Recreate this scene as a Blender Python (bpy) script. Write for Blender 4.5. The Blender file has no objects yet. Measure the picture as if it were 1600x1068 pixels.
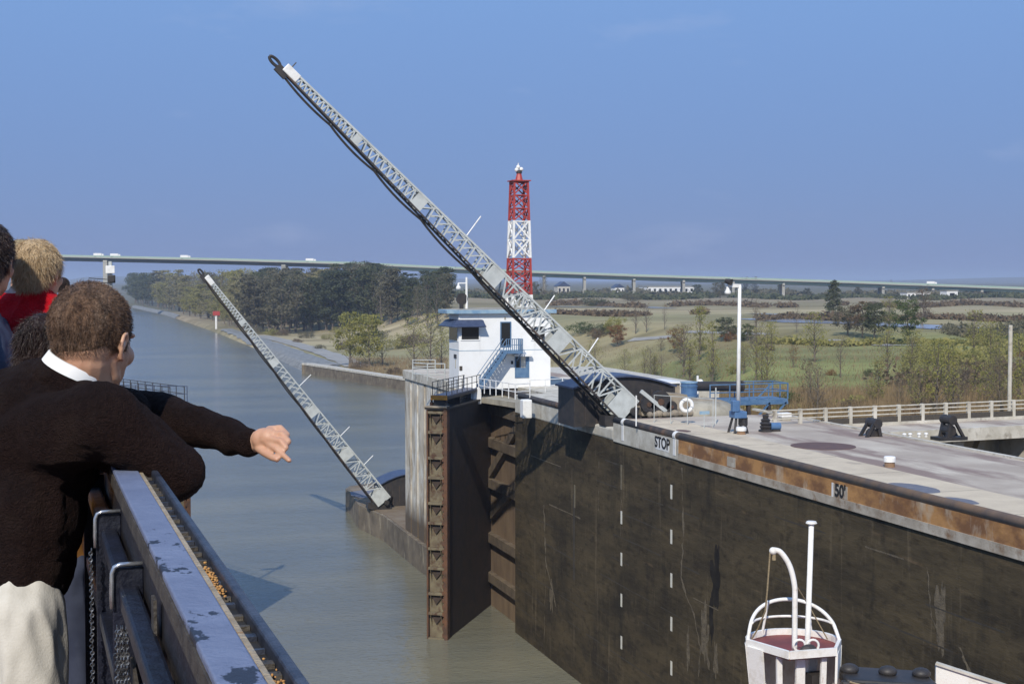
import bpy, bmesh, math, random
from mathutils import Vector, Matrix, noise
R = math.radians
V = Vector
scene = bpy.context.scene
COL = scene.collection
# ------------------------------------------------------------------ camera
F = 2222.0
YAW = math.atan(700 / F); PITCH = math.atan(96 / F)
CAM = V((0, 0, 28))
cd = bpy.data.cameras.new('camera'); cam = bpy.data.objects.new('camera', cd); COL.objects.link(cam)
cam.location = CAM; cam.rotation_euler = (R(90) - PITCH, 0, -YAW)
cd.sensor_width = 36; cd.lens = 36 * F / 1600; cd.clip_start = 0.05; cd.clip_end = 60000
scene.camera = cam
# ------------------------------------------------------------------ light
SUN = V((0.50, 0.92, -0.86)).normalized()          # travel direction of sunlight
elev = math.asin(-SUN.z); az = math.atan2(-SUN.x, -SUN.y)   # azimuth of the sun measured from +Y towards +X
w = bpy.data.worlds.new("World"); scene.world = w; w.use_nodes = True
nt = w.node_tree; N = nt.nodes; L = nt.links
for n in list(N): N.remove(n)
out = N.new('ShaderNodeOutputWorld'); bg = N.new('ShaderNodeBackground'); sky = N.new('ShaderNodeTexSky')
sky.sky_type = 'NISHITA'; sky.sun_disc = False; sky.sun_elevation = elev; sky.sun_rotation = az
sky.air_density = 1.0; sky.dust_density = 0.3; sky.ozone_density = 3.0; sky.altitude = 0
mixs = N.new('ShaderNodeMix'); mixs.data_type = 'RGBA'; mixs.inputs[0].default_value = 0.80
L.new(sky.outputs[0], mixs.inputs[6]); mixs.inputs[0].default_value = 0.88
tc0_ = N.new('ShaderNodeTexCoord'); sxyz = N.new('ShaderNodeSeparateXYZ'); L.new(tc0_.outputs['Generated'], sxyz.inputs[0])
skr = N.new('ShaderNodeMapRange'); skr.inputs[1].default_value = 0.0; skr.inputs[2].default_value = 0.24; L.new(sxyz.outputs['Z'], skr.inputs[0])
skm = N.new('ShaderNodeMix'); skm.data_type = 'RGBA'; skm.inputs[6].default_value = (1.55, 2.40, 5.4, 1); skm.inputs[7].default_value = (2.35, 4.35, 8.5, 1)
L.new(skr.outputs[0], skm.inputs[0]); L.new(skm.outputs[2], mixs.inputs[7])
tc = N.new('ShaderNodeTexCoord'); mp = N.new('ShaderNodeMapping'); mp.inputs['Scale'].default_value = (2.0, 2.0, 7.0)
nz = N.new('ShaderNodeTexNoise'); nz.inputs['Scale'].default_value = 2.6; nz.inputs['Detail'].default_value = 7; nz.inputs['Roughness'].default_value = 0.55
cr = N.new('ShaderNodeValToRGB'); cr.color_ramp.elements[0].position = 0.60; cr.color_ramp.elements[1].position = 0.86
cr.color_ramp.elements[1].color = (0.4, 0.4, 0.4, 1)
mixc = N.new('ShaderNodeMix'); mixc.data_type = 'RGBA'; mixc.inputs[7].default_value = (6.0, 6.6, 8.6, 1)
L.new(tc.outputs['Generated'], mp.inputs[0]); L.new(mp.outputs[0], nz.inputs[0]); L.new(nz.outputs[0], cr.inputs[0])
L.new(cr.outputs[0], mixc.inputs[0]); L.new(mixs.outputs[2], mixc.inputs[6])
L.new(mixc.outputs[2], bg.inputs[0]); bg.inputs[1].default_value = 0.09; L.new(bg.outputs[0], out.inputs[0])
sl = bpy.data.lights.new('sun', 'SUN'); sl.energy = 4.2; sl.angle = R(0.5); sl.color = (1, 0.93, 0.82)
so = bpy.data.objects.new('sun', sl); COL.objects.link(so); so.location = (0, -50, 120)
so.rotation_euler = SUN.to_track_quat('-Z', 'Y').to_euler()
scene.view_settings.view_transform = 'Standard'; scene.view_settings.look = 'None'
scene.view_settings.exposure = 0.0; scene.view_settings.gamma = 1.0
# ------------------------------------------------------------------ picture geometry
st, ct, sp, cp = math.sin(YAW), math.cos(YAW), math.sin(PITCH), math.cos(PITCH)
FW = V((st * cp, ct * cp, -sp)); RT = V((ct, -st, 0)); UP = RT.cross(FW)
def ray(px, py): return FW + RT * ((px - 800) / F) + UP * ((534 - py) / F)
def P(px, py, d): return CAM + ray(px, py) * d
def G(px, py, z=0.0): r = ray(px, py); return CAM + r * ((z - CAM.z) / r.z)
def PY(px, py, Y): r = ray(px, py); return CAM + r * (Y / r.y)
def PX(px, py, X): r = ray(px, py); return CAM + r * (X / r.x)
def YX(px, X, z):                                    # Y of the point of the line (X, z) seen in column px
    k = (px - 800) / F
    return (X * ct - k * (X * st * cp + (28 - z) * sp)) / (st + k * ct * cp)
# ------------------------------------------------------------------ materials
def mat(name, c1, c2=None, rough=0.8, scale=3.0, detail=6, metal=0.0, bump=0.0, bscale=None, lo=0.35, hi=0.65,
        stretch=(1, 1, 1), c3=None, s3=1.0, stretch3=(1, 1, 1), lo3=0.5, hi3=0.6, world=False, spec=0.5):
    m = bpy.data.materials.new(name); m.use_nodes = True
    t = m.node_tree; b = t.nodes['Principled BSDF']; n = t.nodes; l = t.links
    b.inputs['Roughness'].default_value = rough; b.inputs['Metallic'].default_value = metal
    b.inputs['Specular IOR Level'].default_value = spec
    tcn = n.new('ShaderNodeTexCoord')
    if world:
        ge = n.new('ShaderNodeNewGeometry'); src = ge.outputs['Position']
    else: src = tcn.outputs['Object']
    def noi(sc, stx, det):
        mpn = n.new('ShaderNodeMapping'); mpn.inputs['Scale'].default_value = stx; l.new(src, mpn.inputs[0])
        q = n.new('ShaderNodeTexNoise'); q.inputs['Scale'].default_value = sc; q.inputs['Detail'].default_value = det
        q.inputs['Roughness'].default_value = 0.6; l.new(mpn.outputs[0], q.inputs[0]); return q
    def ramp(q, a, bb):
        mr = n.new('ShaderNodeMapRange'); mr.inputs[1].default_value = a; mr.inputs[2].default_value = bb
        l.new(q.outputs[0], mr.inputs[0]); return mr
    cur = None
    if c2 is not None:
        q = noi(scale, stretch, detail); mr = ramp(q, lo, hi)
        mx = n.new('ShaderNodeMix'); mx.data_type = 'RGBA'; l.new(mr.outputs[0], mx.inputs[0])
        mx.inputs[6].default_value = (*c1, 1); mx.inputs[7].default_value = (*c2, 1); cur = mx.outputs[2]
        if c3 is not None:
            q3 = noi(s3, stretch3, detail); mr3 = ramp(q3, lo3, hi3)
            m3 = n.new('ShaderNodeMix'); m3.data_type = 'RGBA'; l.new(mr3.outputs[0], m3.inputs[0])
            l.new(cur, m3.inputs[6]); m3.inputs[7].default_value = (*c3, 1); cur = m3.outputs[2]
        l.new(cur, b.inputs['Base Color'])
    else: b.inputs['Base Color'].default_value = (*c1, 1)
    if bump:
        q = noi(bscale or scale * 3, stretch, 6); bn = n.new('ShaderNodeBump'); bn.inputs['Strength'].default_value = bump
        bn.inputs['Distance'].default_value = 0.05; l.new(q.outputs[0], bn.inputs['Height']); l.new(bn.outputs[0], b.inputs['Normal'])
    return m
def leafmat(name, c1, c2, scale=0.5):
    m = mat(name, c1, c2, rough=0.75, scale=scale, lo=0.35, hi=0.65, detail=3, spec=0.2)
    t = m.node_tree; b = t.nodes['Principled BSDF']; o = t.nodes['Material Output']
    tr = t.nodes.new('ShaderNodeBsdfTranslucent'); ms = t.nodes.new('ShaderNodeMixShader'); ms.inputs[0].default_value = 0.38
    tr.inputs[0].default_value = (*[min(1, (a + q) * 0.6) for a, q in zip(c1, c2)], 1)
    t.links.new(b.outputs[0], ms.inputs[1]); t.links.new(tr.outputs[0], ms.inputs[2]); t.links.new(ms.outputs[0], o.inputs[0])
    return m
M = {}
M['concrete'] = mat('concrete', (0.40, 0.37, 0.30), (0.27, 0.25, 0.20), scale=0.5, bump=0.3, bscale=4, c3=(0.20, 0.18, 0.14), s3=1.3, stretch3=(1, 1, 0.15), lo3=0.52, hi3=0.72)
M['deck_concrete'] = mat('deck_concrete', (0.55, 0.49, 0.40), (0.38, 0.32, 0.26), scale=0.16, detail=8, lo=0.40, hi=0.60, bump=0.2, bscale=6, c3=(0.25, 0.185, 0.155), s3=0.13, stretch3=(2.4, 0.55, 1), lo3=0.50, hi3=0.60, rough=0.85)
M['deck_edge'] = mat('deck_edge', (0.62, 0.53, 0.39), (0.50, 0.42, 0.31), scale=0.5, detail=8, rough=0.85, bump=0.2, bscale=6, c3=(0.33, 0.27, 0.21), s3=0.6, lo3=0.58, hi3=0.75)
M['pale_concrete'] = mat('pale_concrete', (0.60, 0.57, 0.50), (0.42, 0.39, 0.32), scale=0.9, bump=0.3, bscale=5, c3=(0.22, 0.19, 0.15), s3=1.7, lo3=0.55, hi3=0.75)
M['white_paint'] = mat('white_paint', (0.80, 0.80, 0.78), (0.62, 0.61, 0.57), scale=2.5, lo=0.45, hi=0.8, rough=0.5)
M['house_white'] = mat('house_white', (0.82, 0.83, 0.82), (0.74, 0.74, 0.72), scale=0.8, lo=0.45, hi=0.8, rough=0.6, c3=(0.60, 0.60, 0.58), s3=1.2, stretch3=(1, 1, 0.12), lo3=0.62, hi3=0.85)
M['ship_white'] = mat('ship_white', (0.80, 0.785, 0.74), (0.58, 0.53, 0.44), scale=4, lo=0.5, hi=0.8, rough=0.45, bump=0.15, bscale=25, c3=(0.36, 0.20, 0.10), s3=7, stretch3=(1, 1, 0.3), lo3=0.64, hi3=0.74)
M['boom_grey'] = mat('boom_grey', (0.50, 0.53, 0.52), (0.36, 0.38, 0.37), scale=1.4, rough=0.45, lo=0.4, hi=0.75, c3=(0.23, 0.17, 0.12), s3=3.0, lo3=0.66, hi3=0.8)
M['black_steel'] = mat('black_steel', (0.020, 0.020, 0.022), (0.045, 0.038, 0.034), scale=2, rough=0.55)
M['fender_black'] = mat('fender_black', (0.028, 0.026, 0.028), (0.07, 0.055, 0.045), scale=1.5, rough=0.6, c3=(0.13, 0.075, 0.045), s3=0.7, lo3=0.55, hi3=0.75)
M['fender_rust'] = mat('fender_rust', (0.26, 0.165, 0.10), (0.16, 0.11, 0.08), scale=1.0, rough=0.8, c3=(0.34, 0.19, 0.085), s3=0.6, lo3=0.48, hi3=0.7)
M['navy_roof'] = mat('navy_roof', (0.035, 0.05, 0.10), (0.06, 0.08, 0.14), scale=2, rough=0.45)
M['blue_paint'] = mat('blue_paint', (0.065, 0.14, 0.26), (0.12, 0.21, 0.33), scale=2, rough=0.45, c3=(0.3, 0.35, 0.38), s3=4, lo3=0.66, hi3=0.8)
M['blue_bright'] = mat('blue_bright', (0.06, 0.13, 0.27), (0.09, 0.18, 0.33), scale=2, rough=0.4)
M['roof_edge'] = mat('roof_edge', (0.30, 0.42, 0.50), (0.16, 0.28, 0.42), scale=1.6, rough=0.6)
M['glass_dark'] = mat('glass_dark', (0.02, 0.022, 0.025), rough=0.08)
M['rust'] = mat('rust', (0.13, 0.060, 0.032), (0.065, 0.038, 0.025), scale=1.6, rough=0.85, bump=0.4, c3=(0.17, 0.075, 0.03), s3=2.5, lo3=0.55, hi3=0.75)
M['gate_panel'] = mat('gate_panel', (0.19, 0.165, 0.105), (0.12, 0.095, 0.062), scale=1.2, rough=0.8, bump=0.2, c3=(0.07, 0.035, 0.02), s3=1.7, lo3=0.5, hi3=0.66)
M['gate_dark'] = mat('gate_dark', (0.035, 0.026, 0.022), (0.055, 0.036, 0.026), scale=1.0, rough=0.85, bump=0.3)
M['orange'] = mat('orange', (0.62, 0.27, 0.03), (0.5, 0.2, 0.03), scale=3, rough=0.5)
M['black_paint'] = mat('black_paint', (0.015, 0.014, 0.013), (0.04, 0.035, 0.03), scale=6, rough=0.7, lo=0.5, hi=0.8)
M['red_paint'] = mat('red_paint', (0.42, 0.045, 0.035), (0.32, 0.05, 0.04), scale=1, rough=0.5)
M['deck_red'] = mat('deck_red', (0.22, 0.045, 0.04), (0.15, 0.035, 0.03), scale=2.5, rough=0.6)
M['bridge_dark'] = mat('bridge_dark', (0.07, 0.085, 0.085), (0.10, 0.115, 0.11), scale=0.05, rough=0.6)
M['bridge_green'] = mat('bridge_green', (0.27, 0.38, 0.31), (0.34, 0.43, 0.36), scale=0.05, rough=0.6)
M['bridge_deck'] = mat('bridge_deck', (0.36, 0.35, 0.31), (0.28, 0.28, 0.25), scale=0.05)
M['bark'] = mat('bark', (0.10, 0.082, 0.062), (0.17, 0.14, 0.11), scale=2, stretch=(1, 1, 0.3))
M['twig'] = mat('twig', (0.13, 0.10, 0.08), (0.19, 0.15, 0.12), scale=1)
M['rope'] = mat('rope', (0.35, 0.28, 0.16), (0.2, 0.15, 0.09), scale=20, stretch=(1, 1, 4))
M['skin'] = mat('skin', (0.58, 0.34, 0.22), (0.48, 0.255, 0.16), scale=9, rough=0.5, bump=0.06, bscale=120, c3=(0.45, 0.17, 0.11), s3=14, lo3=0.62, hi3=0.85)
M['skin'].node_tree.nodes['Principled BSDF'].inputs['Subsurface Weight'].default_value = 0.06
M['hair_brown'] = mat('hair_brown', (0.055, 0.030, 0.018), (0.21, 0.125, 0.075), scale=70, stretch=(1, 1, 0.3), rough=0.45, lo=0.38, hi=0.62, bump=0.5, bscale=260, c3=(0.33, 0.22, 0.145), s3=9, lo3=0.52, hi3=0.8)
M['hair_blond'] = mat('hair_blond', (0.34, 0.23, 0.12), (0.62, 0.47, 0.28), scale=60, rough=0.45, bump=0.3, bscale=120, stretch=(1.2, 1.2, 0.4))
M['hair_dark'] = mat('hair_dark', (0.016, 0.010, 0.008), (0.05, 0.026, 0.02), scale=25, rough=0.35, bump=0.4, bscale=90, stretch=(1, 1, 0.5))
M['sweater'] = mat('sweater', (0.021, 0.010, 0.009), (0.034, 0.018, 0.015), scale=90, rough=0.95, bump=1.0, bscale=220, detail=3, c3=(0.05, 0.031, 0.024), s3=6, lo3=0.55, hi3=0.8, spec=0.15)
M['shirt_white'] = mat('shirt_white', (0.78, 0.78, 0.76), rough=0.8)
M['trousers'] = mat('trousers', (0.60, 0.57, 0.50), (0.50, 0.47, 0.40), scale=12, rough=0.9, bump=0.15, bscale=200)
M['red_knit'] = mat('red_knit', (0.50, 0.005, 0.012), (0.38, 0.003, 0.010), scale=40, rough=0.9, bump=0.5, bscale=150, spec=0.2)
M['coat_blue'] = mat('coat_blue', (0.022, 0.030, 0.060), (0.04, 0.05, 0.085), scale=10, rough=0.8)
M['cloth_orange'] = mat('cloth_orange', (0.52, 0.28, 0.07), (0.40, 0.16, 0.04), scale=4, rough=0.9)
M['shoe'] = mat('shoe', (0.03, 0.02, 0.015), rough=0.4)
# rail paint: weathered pale blue with chips down to dark primer
M['cap_blue'] = mat('cap_blue', (0.185, 0.215, 0.31), (0.145, 0.17, 0.255), scale=9, rough=0.5, bump=0.25, bscale=60, c3=(0.022, 0.026, 0.04), s3=13, stretch3=(1, 0.5, 1), lo3=0.585, hi3=0.605, detail=9)
M['navy_gloss'] = mat('navy_gloss', (0.004, 0.005, 0.010), (0.008, 0.010, 0.022), scale=12, rough=0.45, bump=0.2, bscale=30)
M['bar_dark'] = mat('bar_dark', (0.016, 0.019, 0.03), (0.05, 0.056, 0.075), scale=20, rough=0.35, bump=0.2, bscale=60)
M['strip_wood'] = mat('strip_wood', (0.44, 0.36, 0.25), (0.30, 0.23, 0.14), scale=25, rough=0.6, bump=0.4, c3=(0.25, 0.13, 0.04), s3=9, lo3=0.6, hi3=0.66, bscale=90)
M['side_brown'] = mat('side_brown', (0.09, 0.076, 0.058), (0.04, 0.034, 0.028), scale=18, rough=0.6, bump=0.3, bscale=60)
M['chrome'] = mat('chrome', (0.62, 0.64, 0.66), (0.35, 0.36, 0.38), scale=30, rough=0.22, metal=0.8)
M['chain_metal'] = mat('chain_metal', (0.34, 0.35, 0.36), (0.08, 0.08, 0.08), scale=60, rough=0.3, metal=0.8)
M['red_wood'] = mat('red_wood', (0.13, 0.042, 0.024), (0.075, 0.028, 0.018), scale=10, stretch=(1, 1, 0.12), rough=0.6, bump=0.3)
M['stone_tan'] = mat('stone_tan', (0.32, 0.27, 0.20), (0.20, 0.17, 0.13), scale=2, bump=0.5)
M['asphalt'] = mat('asphalt', (0.045, 0.045, 0.045), (0.06, 0.06, 0.06), scale=1)
M['brown_plate'] = mat('brown_plate', (0.14, 0.075, 0.055), (0.10, 0.06, 0.05), scale=2, rough=0.7)
# ------------------------------------------------------------------ mesh helpers
def base_of(o):
    v = V((0, 0, 0))
    while o is not None: v += o.location; o = o.parent
    return v
def tag(o, label=None, cat=None, group=None, kind=None):
    if label: o['label'] = label
    if cat: o['category'] = cat
    if group: o['group'] = group
    if kind: o['kind'] = kind
    return o
def thing(name, label, cat, loc=(0, 0, 0), group=None):
    o = bpy.data.objects.new(name, None); COL.objects.link(o); o.location = loc; o.empty_display_size = 0.3
    return tag(o, label, cat, group, 'thing')
class MB:
    def __init__(s): s.v = []; s.f = []
    def add(s, vs, fs):
        n = len(s.v); s.v += [V(a) for a in vs]; s.f += [tuple(i + n for i in f) for f in fs]
    def frame(s, c, ax, ay, az_):
        c = V(c); vs = [c + ax * i + ay * j + az_ * k for i in (-1, 1) for j in (-1, 1) for k in (-1, 1)]
        s.add(vs, [(0, 1, 3, 2), (4, 6, 7, 5), (0, 4, 5, 1), (2, 3, 7, 6), (0, 2, 6, 4), (1, 5, 7, 3)]); return s
    def box(s, x0, x1, y0, y1, z0, z1):
        return s.frame(((x0 + x1) / 2, (y0 + y1) / 2, (z0 + z1) / 2), V((abs(x1 - x0) / 2, 0, 0)), V((0, abs(y1 - y0) / 2, 0)), V((0, 0, abs(z1 - z0) / 2)))
    def beam(s, p, q, wd, ht=None, up=(0, 0, 1)):
        p = V(p); q = V(q); ht = ht or wd; a = (q - p); ln = a.length
        if ln < 1e-6: return s
        a /= ln; u = V(up)
        if abs(a.dot(u)) > 0.98: u = V((0, 1, 0))
        sd = a.cross(u).normalized(); u = sd.cross(a).normalized()
        return s.frame((p + q) / 2, a * ln / 2, sd * wd / 2, u * ht / 2)
    def tube(s, pts, r, seg=8, caps=True):
        pts = [V(p) for p in pts]; n = len(pts); rr = r if isinstance(r, (list, tuple)) else [r] * n
        prev = None; rings = []
        for i in range(n):
            t = (pts[min(i + 1, n - 1)] - pts[max(i - 1, 0)]).normalized()
            if prev is None: u = t.orthogonal().normalized()
            else:
                u = (prev - t * prev.dot(t)); u = u.normalized() if u.length > 1e-5 else t.orthogonal().normalized()
            prev = u; vv = t.cross(u)
            rings.append([pts[i] + (u * math.cos(2 * math.pi * k / seg) + vv * math.sin(2 * math.pi * k / seg)) * rr[i] for k in range(seg)])
        fs = []
        for i in range(n - 1):
            for k in range(seg):
                k2 = (k + 1) % seg; fs.append((i * seg + k, i * seg + k2, (i + 1) * seg + k2, (i + 1) * seg + k))
        if caps: fs += [tuple(range(seg - 1, -1, -1)), tuple((n - 1) * seg + k for k in range(seg))]
        s.add([p for r_ in rings for p in r_], fs); return s
    def prism(s, poly, z0, z1):                       # poly in xy
        n = len(poly); vs = [(x, y, z0) for x, y in poly] + [(x, y, z1) for x, y in poly]
        s.add(vs, [tuple(range(n - 1, -1, -1)), tuple(range(n, 2 * n))] + [(i, (i + 1) % n, n + (i + 1) % n, n + i) for i in range(n)]); return s
    def extr(s, pts, d):                               # planar polygon (3D) extruded by vector d
        n = len(pts); d = V(d); pts = [V(p) for p in pts]
        s.add(pts + [p + d for p in pts], [tuple(range(n - 1, -1, -1)), tuple(range(n, 2 * n))] + [(i, (i + 1) % n, n + (i + 1) % n, n + i) for i in range(n)]); return s
    def lathe(s, c, prof, seg=20, axis=None):
        c = V(c); a = V(axis).normalized() if axis else V((0, 0, 1)); u = a.orthogonal().normalized(); vv = a.cross(u)
        vs = []; fs = []; n = len(prof)
        for r, z in prof:
            for k in range(seg):
                t = 2 * math.pi * k / seg; vs.append(c + a * z + (u * math.cos(t) + vv * math.sin(t)) * r)
        for i in range(n - 1):
            for k in range(seg):
                k2 = (k + 1) % seg; fs.append((i * seg + k, i * seg + k2, (i + 1) * seg + k2, (i + 1) * seg + k))
        fs += [tuple(range(seg - 1, -1, -1)), tuple((n - 1) * seg + k for k in range(seg))]
        s.add(vs, fs); return s
    def ell(s, c, r, rot=None, seg=14, rings=9):
        c = V(c); r = (r, r, r) if not isinstance(r, (tuple, list)) else r; vs = []; fs = []
        rot = rot or Matrix.Identity(3)
        for i in range(1, rings):
            ph = math.pi * i / rings
            for k in range(seg):
                t = 2 * math.pi * k / seg
                vs.append(c + rot @ V((r[0] * math.sin(ph) * math.cos(t), r[1] * math.sin(ph) * math.sin(t), r[2] * math.cos(ph))))
        vs += [c + rot @ V((0, 0, r[2])), c + rot @ V((0, 0, -r[2]))]; top = len(vs) - 2
        for i in range(rings - 2):
            for k in range(seg):
                k2 = (k + 1) % seg; fs.append((i * seg + k, (i + 1) * seg + k, (i + 1) * seg + k2, i * seg + k2))
        for k in range(seg):
            k2 = (k + 1) % seg; fs.append((top, k, k2)); fs.append((top + 1, (rings - 2) * seg + k2, (rings - 2) * seg + k))
        s.add(vs, fs); return s
    def cap(s, p, q, r1, r2, seg=14):
        p = V(p); q = V(q); a = q - p; ln = a.length; a.normalize(); prof = []
        for i in range(6): t = math.pi / 2 * (1 - i / 6); prof.append((max(r1 * math.cos(t), 1e-4), -r1 * math.sin(t)))
        prof += [(r1, 0), (r2, ln)]
        for i in range(1, 7): t = math.pi / 2 * i / 6; prof.append((max(r2 * math.cos(t), 1e-4), ln + r2 * math.sin(t)))
        s.lathe(p, prof, seg, a); return s
    def torus(s, c, Rr, r, axis=(0, 0, 1), seg=28, ss=10):
        c = V(c); a = V(axis).normalized(); u = a.orthogonal().normalized(); v2 = a.cross(u); vs = []; fs = []
        for i in range(seg):
            t = 2 * math.pi * i / seg; d = u * math.cos(t) + v2 * math.sin(t)
            for k in range(ss):
                q = 2 * math.pi * k / ss; vs.append(c + d * (Rr + r * math.cos(q)) + a * r * math.sin(q))
        for i in range(seg):
            for k in range(ss):
                i2 = (i + 1) % seg; k2 = (k + 1) % ss; fs.append((i * ss + k, i2 * ss + k, i2 * ss + k2, i * ss + k2))
        s.add(vs, fs); return s
    def build(s, name, m, parent=None, origin=None, smooth=False, bevel=0.0, label=None):
        if parent is not None: o0 = base_of(parent)
        elif origin is not None: o0 = V(origin)
        else:
            xs = [p.x for p in s.v]; ys = [p.y for p in s.v]; zs = [p.z for p in s.v]
            o0 = V(((min(xs) + max(xs)) / 2, (min(ys) + max(ys)) / 2, min(zs)))
        me = bpy.data.meshes.new(name); me.from_pydata([tuple(p - o0) for p in s.v], [], s.f); me.update()
        if m is not None: me.materials.append(m)
        if bevel or True:
            bm = bmesh.new(); bm.from_mesh(me); bmesh.ops.recalc_face_normals(bm, faces=bm.faces); bm.to_mesh(me); bm.free()
        if smooth:
            me.polygons.foreach_set('use_smooth', [True] * len(me.polygons))
        o = bpy.data.objects.new(name, me); COL.objects.link(o)
        if parent is not None: o.parent = parent
        else: o.location = o0
        if bevel:
            b = o.modifiers.new('bevel', 'BEVEL'); b.width = bevel; b.segments = 2; b.limit_method = 'ANGLE'
        if label: o['label'] = label
        return o
def kids(o): return [c for c in COL.objects if c.parent == o]
def copy_tree(o, parent=None, tbl=None):
    if tbl is None:
        tbl = {}
        for c in COL.objects:
            if c.parent is not None: tbl.setdefault(c.parent, []).append(c)
    c = o.copy(); COL.objects.link(c); c.parent = parent
    for ch in tbl.get(o, []): copy_tree(ch, c, tbl)
    return c
def bake(o):
    dg = bpy.context.evaluated_depsgraph_get(); me = bpy.data.meshes.new_from_object(o.evaluated_get(dg))
    me.name = o.name; o.modifiers.clear(); o.data = me; return o
def organic(mb, name, m, parent, voxel=0.008, it=6, disp=None, label=None, origin=None):
    o = mb.build(name, m, parent, origin=origin)
    r = o.modifiers.new('r', 'REMESH'); r.mode = 'VOXEL'; r.voxel_size = voxel; r.use_smooth_shade = True
    s_ = o.modifiers.new('s', 'SMOOTH'); s_.iterations = it; s_.factor = 0.6
    bpy.context.view_layer.update(); bake(o)
    if disp:
        me = o.data; me.update(); nor = [v.normal.copy() for v in me.vertices]
        for v, nn in zip(me.vertices, nor): v.co += nn * disp(v.co + base_of(o), nn)
        me.update()
    me = o.data; me.polygons.foreach_set('use_smooth', [True] * len(me.polygons))
    if label: o['label'] = label
    return o
def text(s, size, ext, origin, xdir, zdir, name, m, parent, bold=0.0):
    cu = bpy.data.curves.new('t', 'FONT'); cu.body = s; cu.size = size; cu.extrude = ext; cu.offset = bold; cu.align_x = 'CENTER'; cu.align_y = 'CENTER'
    tmp = bpy.data.objects.new('t', cu); COL.objects.link(tmp); bpy.context.view_layer.update()
    me = bpy.data.meshes.new_from_object(tmp.evaluated_get(bpy.context.evaluated_depsgraph_get()))
    bpy.data.objects.remove(tmp); x = V(xdir).normalized(); z = V(zdir).normalized(); y = z.cross(x) * -1
    nrm = x.cross(z); o0 = base_of(parent)
    for v in me.vertices: c = v.co.copy(); v.co = V(origin) - o0 + x * c.x + z * c.y + nrm * c.z
    me.materials.clear(); me.materials.append(m); me.name = name
    o = bpy.data.objects.new(name, me); COL.objects.link(o); o.parent = parent; return o
def railing(pts, h, m, nrails=2, sp=1.8, r=0.03, name='railing', label='', cat='railing', group=None, parent=None, mids=None):
    pts = [V(p) for p in pts]
    t = parent or thing(name, label, cat, pts[0], group)
    rails = MB(); up = V((0, 0, 1))
    for k in range(nrails):
        hh = h * (k + 1) / nrails; rails.tube([p + up * hh for p in pts], r, 6)
    rails.build('rail', m, t)
    for a, b in zip(pts[:-1], pts[1:]):
        n = max(1, round((b - a).length / sp))
        for i in range(n + (1 if b is pts[-1] else 0)):
            p = a.lerp(b, i / n); MB().tube([p, p + up * (h + r)], r * 1.15, 6).build('post', m, t)
    return t
# ================================================================== THE SETTING
import numpy as np
EB = [(46, 20), (46.3, 150), (62, 166), (100, 268), (83, 357), (70, 428), (75, 585), (78, 771), (79, 1183), (67, 1531), (55, 4000), (40, 30000)]
def side_dist(x, y):
    """signed distance to the east bank, positive inland"""
    best = np.full(x.shape, 1e9); sg = np.ones(x.shape)
    for (ax, ay), (bx, by) in zip(EB[:-1], EB[1:]):
        dx, dy = bx - ax, by - ay; t = np.clip(((x - ax) * dx + (y - ay) * dy) / (dx * dx + dy * dy), 0, 1)
        qx, qy = x - ax - t * dx, y - ay - t * dy; d = np.hypot(qx, qy); s = np.sign(dy * qx - dx * qy)
        upd = d < best - 1e-6; best = np.where(upd, d, best); sg = np.where(upd, s, sg)
    return best * sg
def sstep(a, b, x):
    t = np.clip((x - a) / (b - a), 0, 1); return t * t * (3 - 2 * t)
def land(x, y):
    x = np.asarray(x, float); y = np.asarray(y, float)
    s = side_dist(x, y); r = np.hypot(x, y)
    z = -5 + 7.0 * sstep(-6, 3, s)
    nearf = 1 - sstep(240, 340, y)
    hi = 15.0 + 0.5 * np.sin(x * 0.013 + 1) * np.sin(y * 0.011) * sstep(150, 300, r)
    rise = sstep(38, 100, s) * (1 - nearf) + sstep(2, 26, s) * nearf
    z = z + (hi - 2.0) * rise
    low = (1 - sstep(112, 134, y * ct + x * st)) * (s > 0)
    z = np.where(s > 0, z - low * 5.5, z)
    # west bank
    wz = -5 + 7 * sstep(-72, -82, x) + 10 * sstep(-110, -170, x)
    z = np.maximum(z, np.where(x < -60, wz, -5.0))
    # blue ridge on the horizon
    rg = sstep(6500, 11000, r) * (24 + 14 * np.sin(np.arctan2(x, y) * 9.0 + 1.0) + 7 * np.sin(np.arctan2(x, y) * 31.0))
    z = np.where(r > 6000, np.maximum(z, -5) * 1.0, z)
    z = z + rg * (r > 6000)
    return z
def landz(x, y): return float(land(np.array([x]), np.array([y]))[0])
def T(px, py):
    r = ray(px, py); d = 100.0; prev = None
    ds = np.concatenate([np.arange(110, 700, 1.5), np.geomspace(700, 9000, 500)])
    xs = r.x * ds; ys = r.y * ds; zs = 28 + r.z * ds; h = land(xs, ys); k = np.argmax(h >= zs)
    if not (h >= zs).any(): return G(px, py, 15)
    return V((xs[k], ys[k], h[k]))
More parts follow.
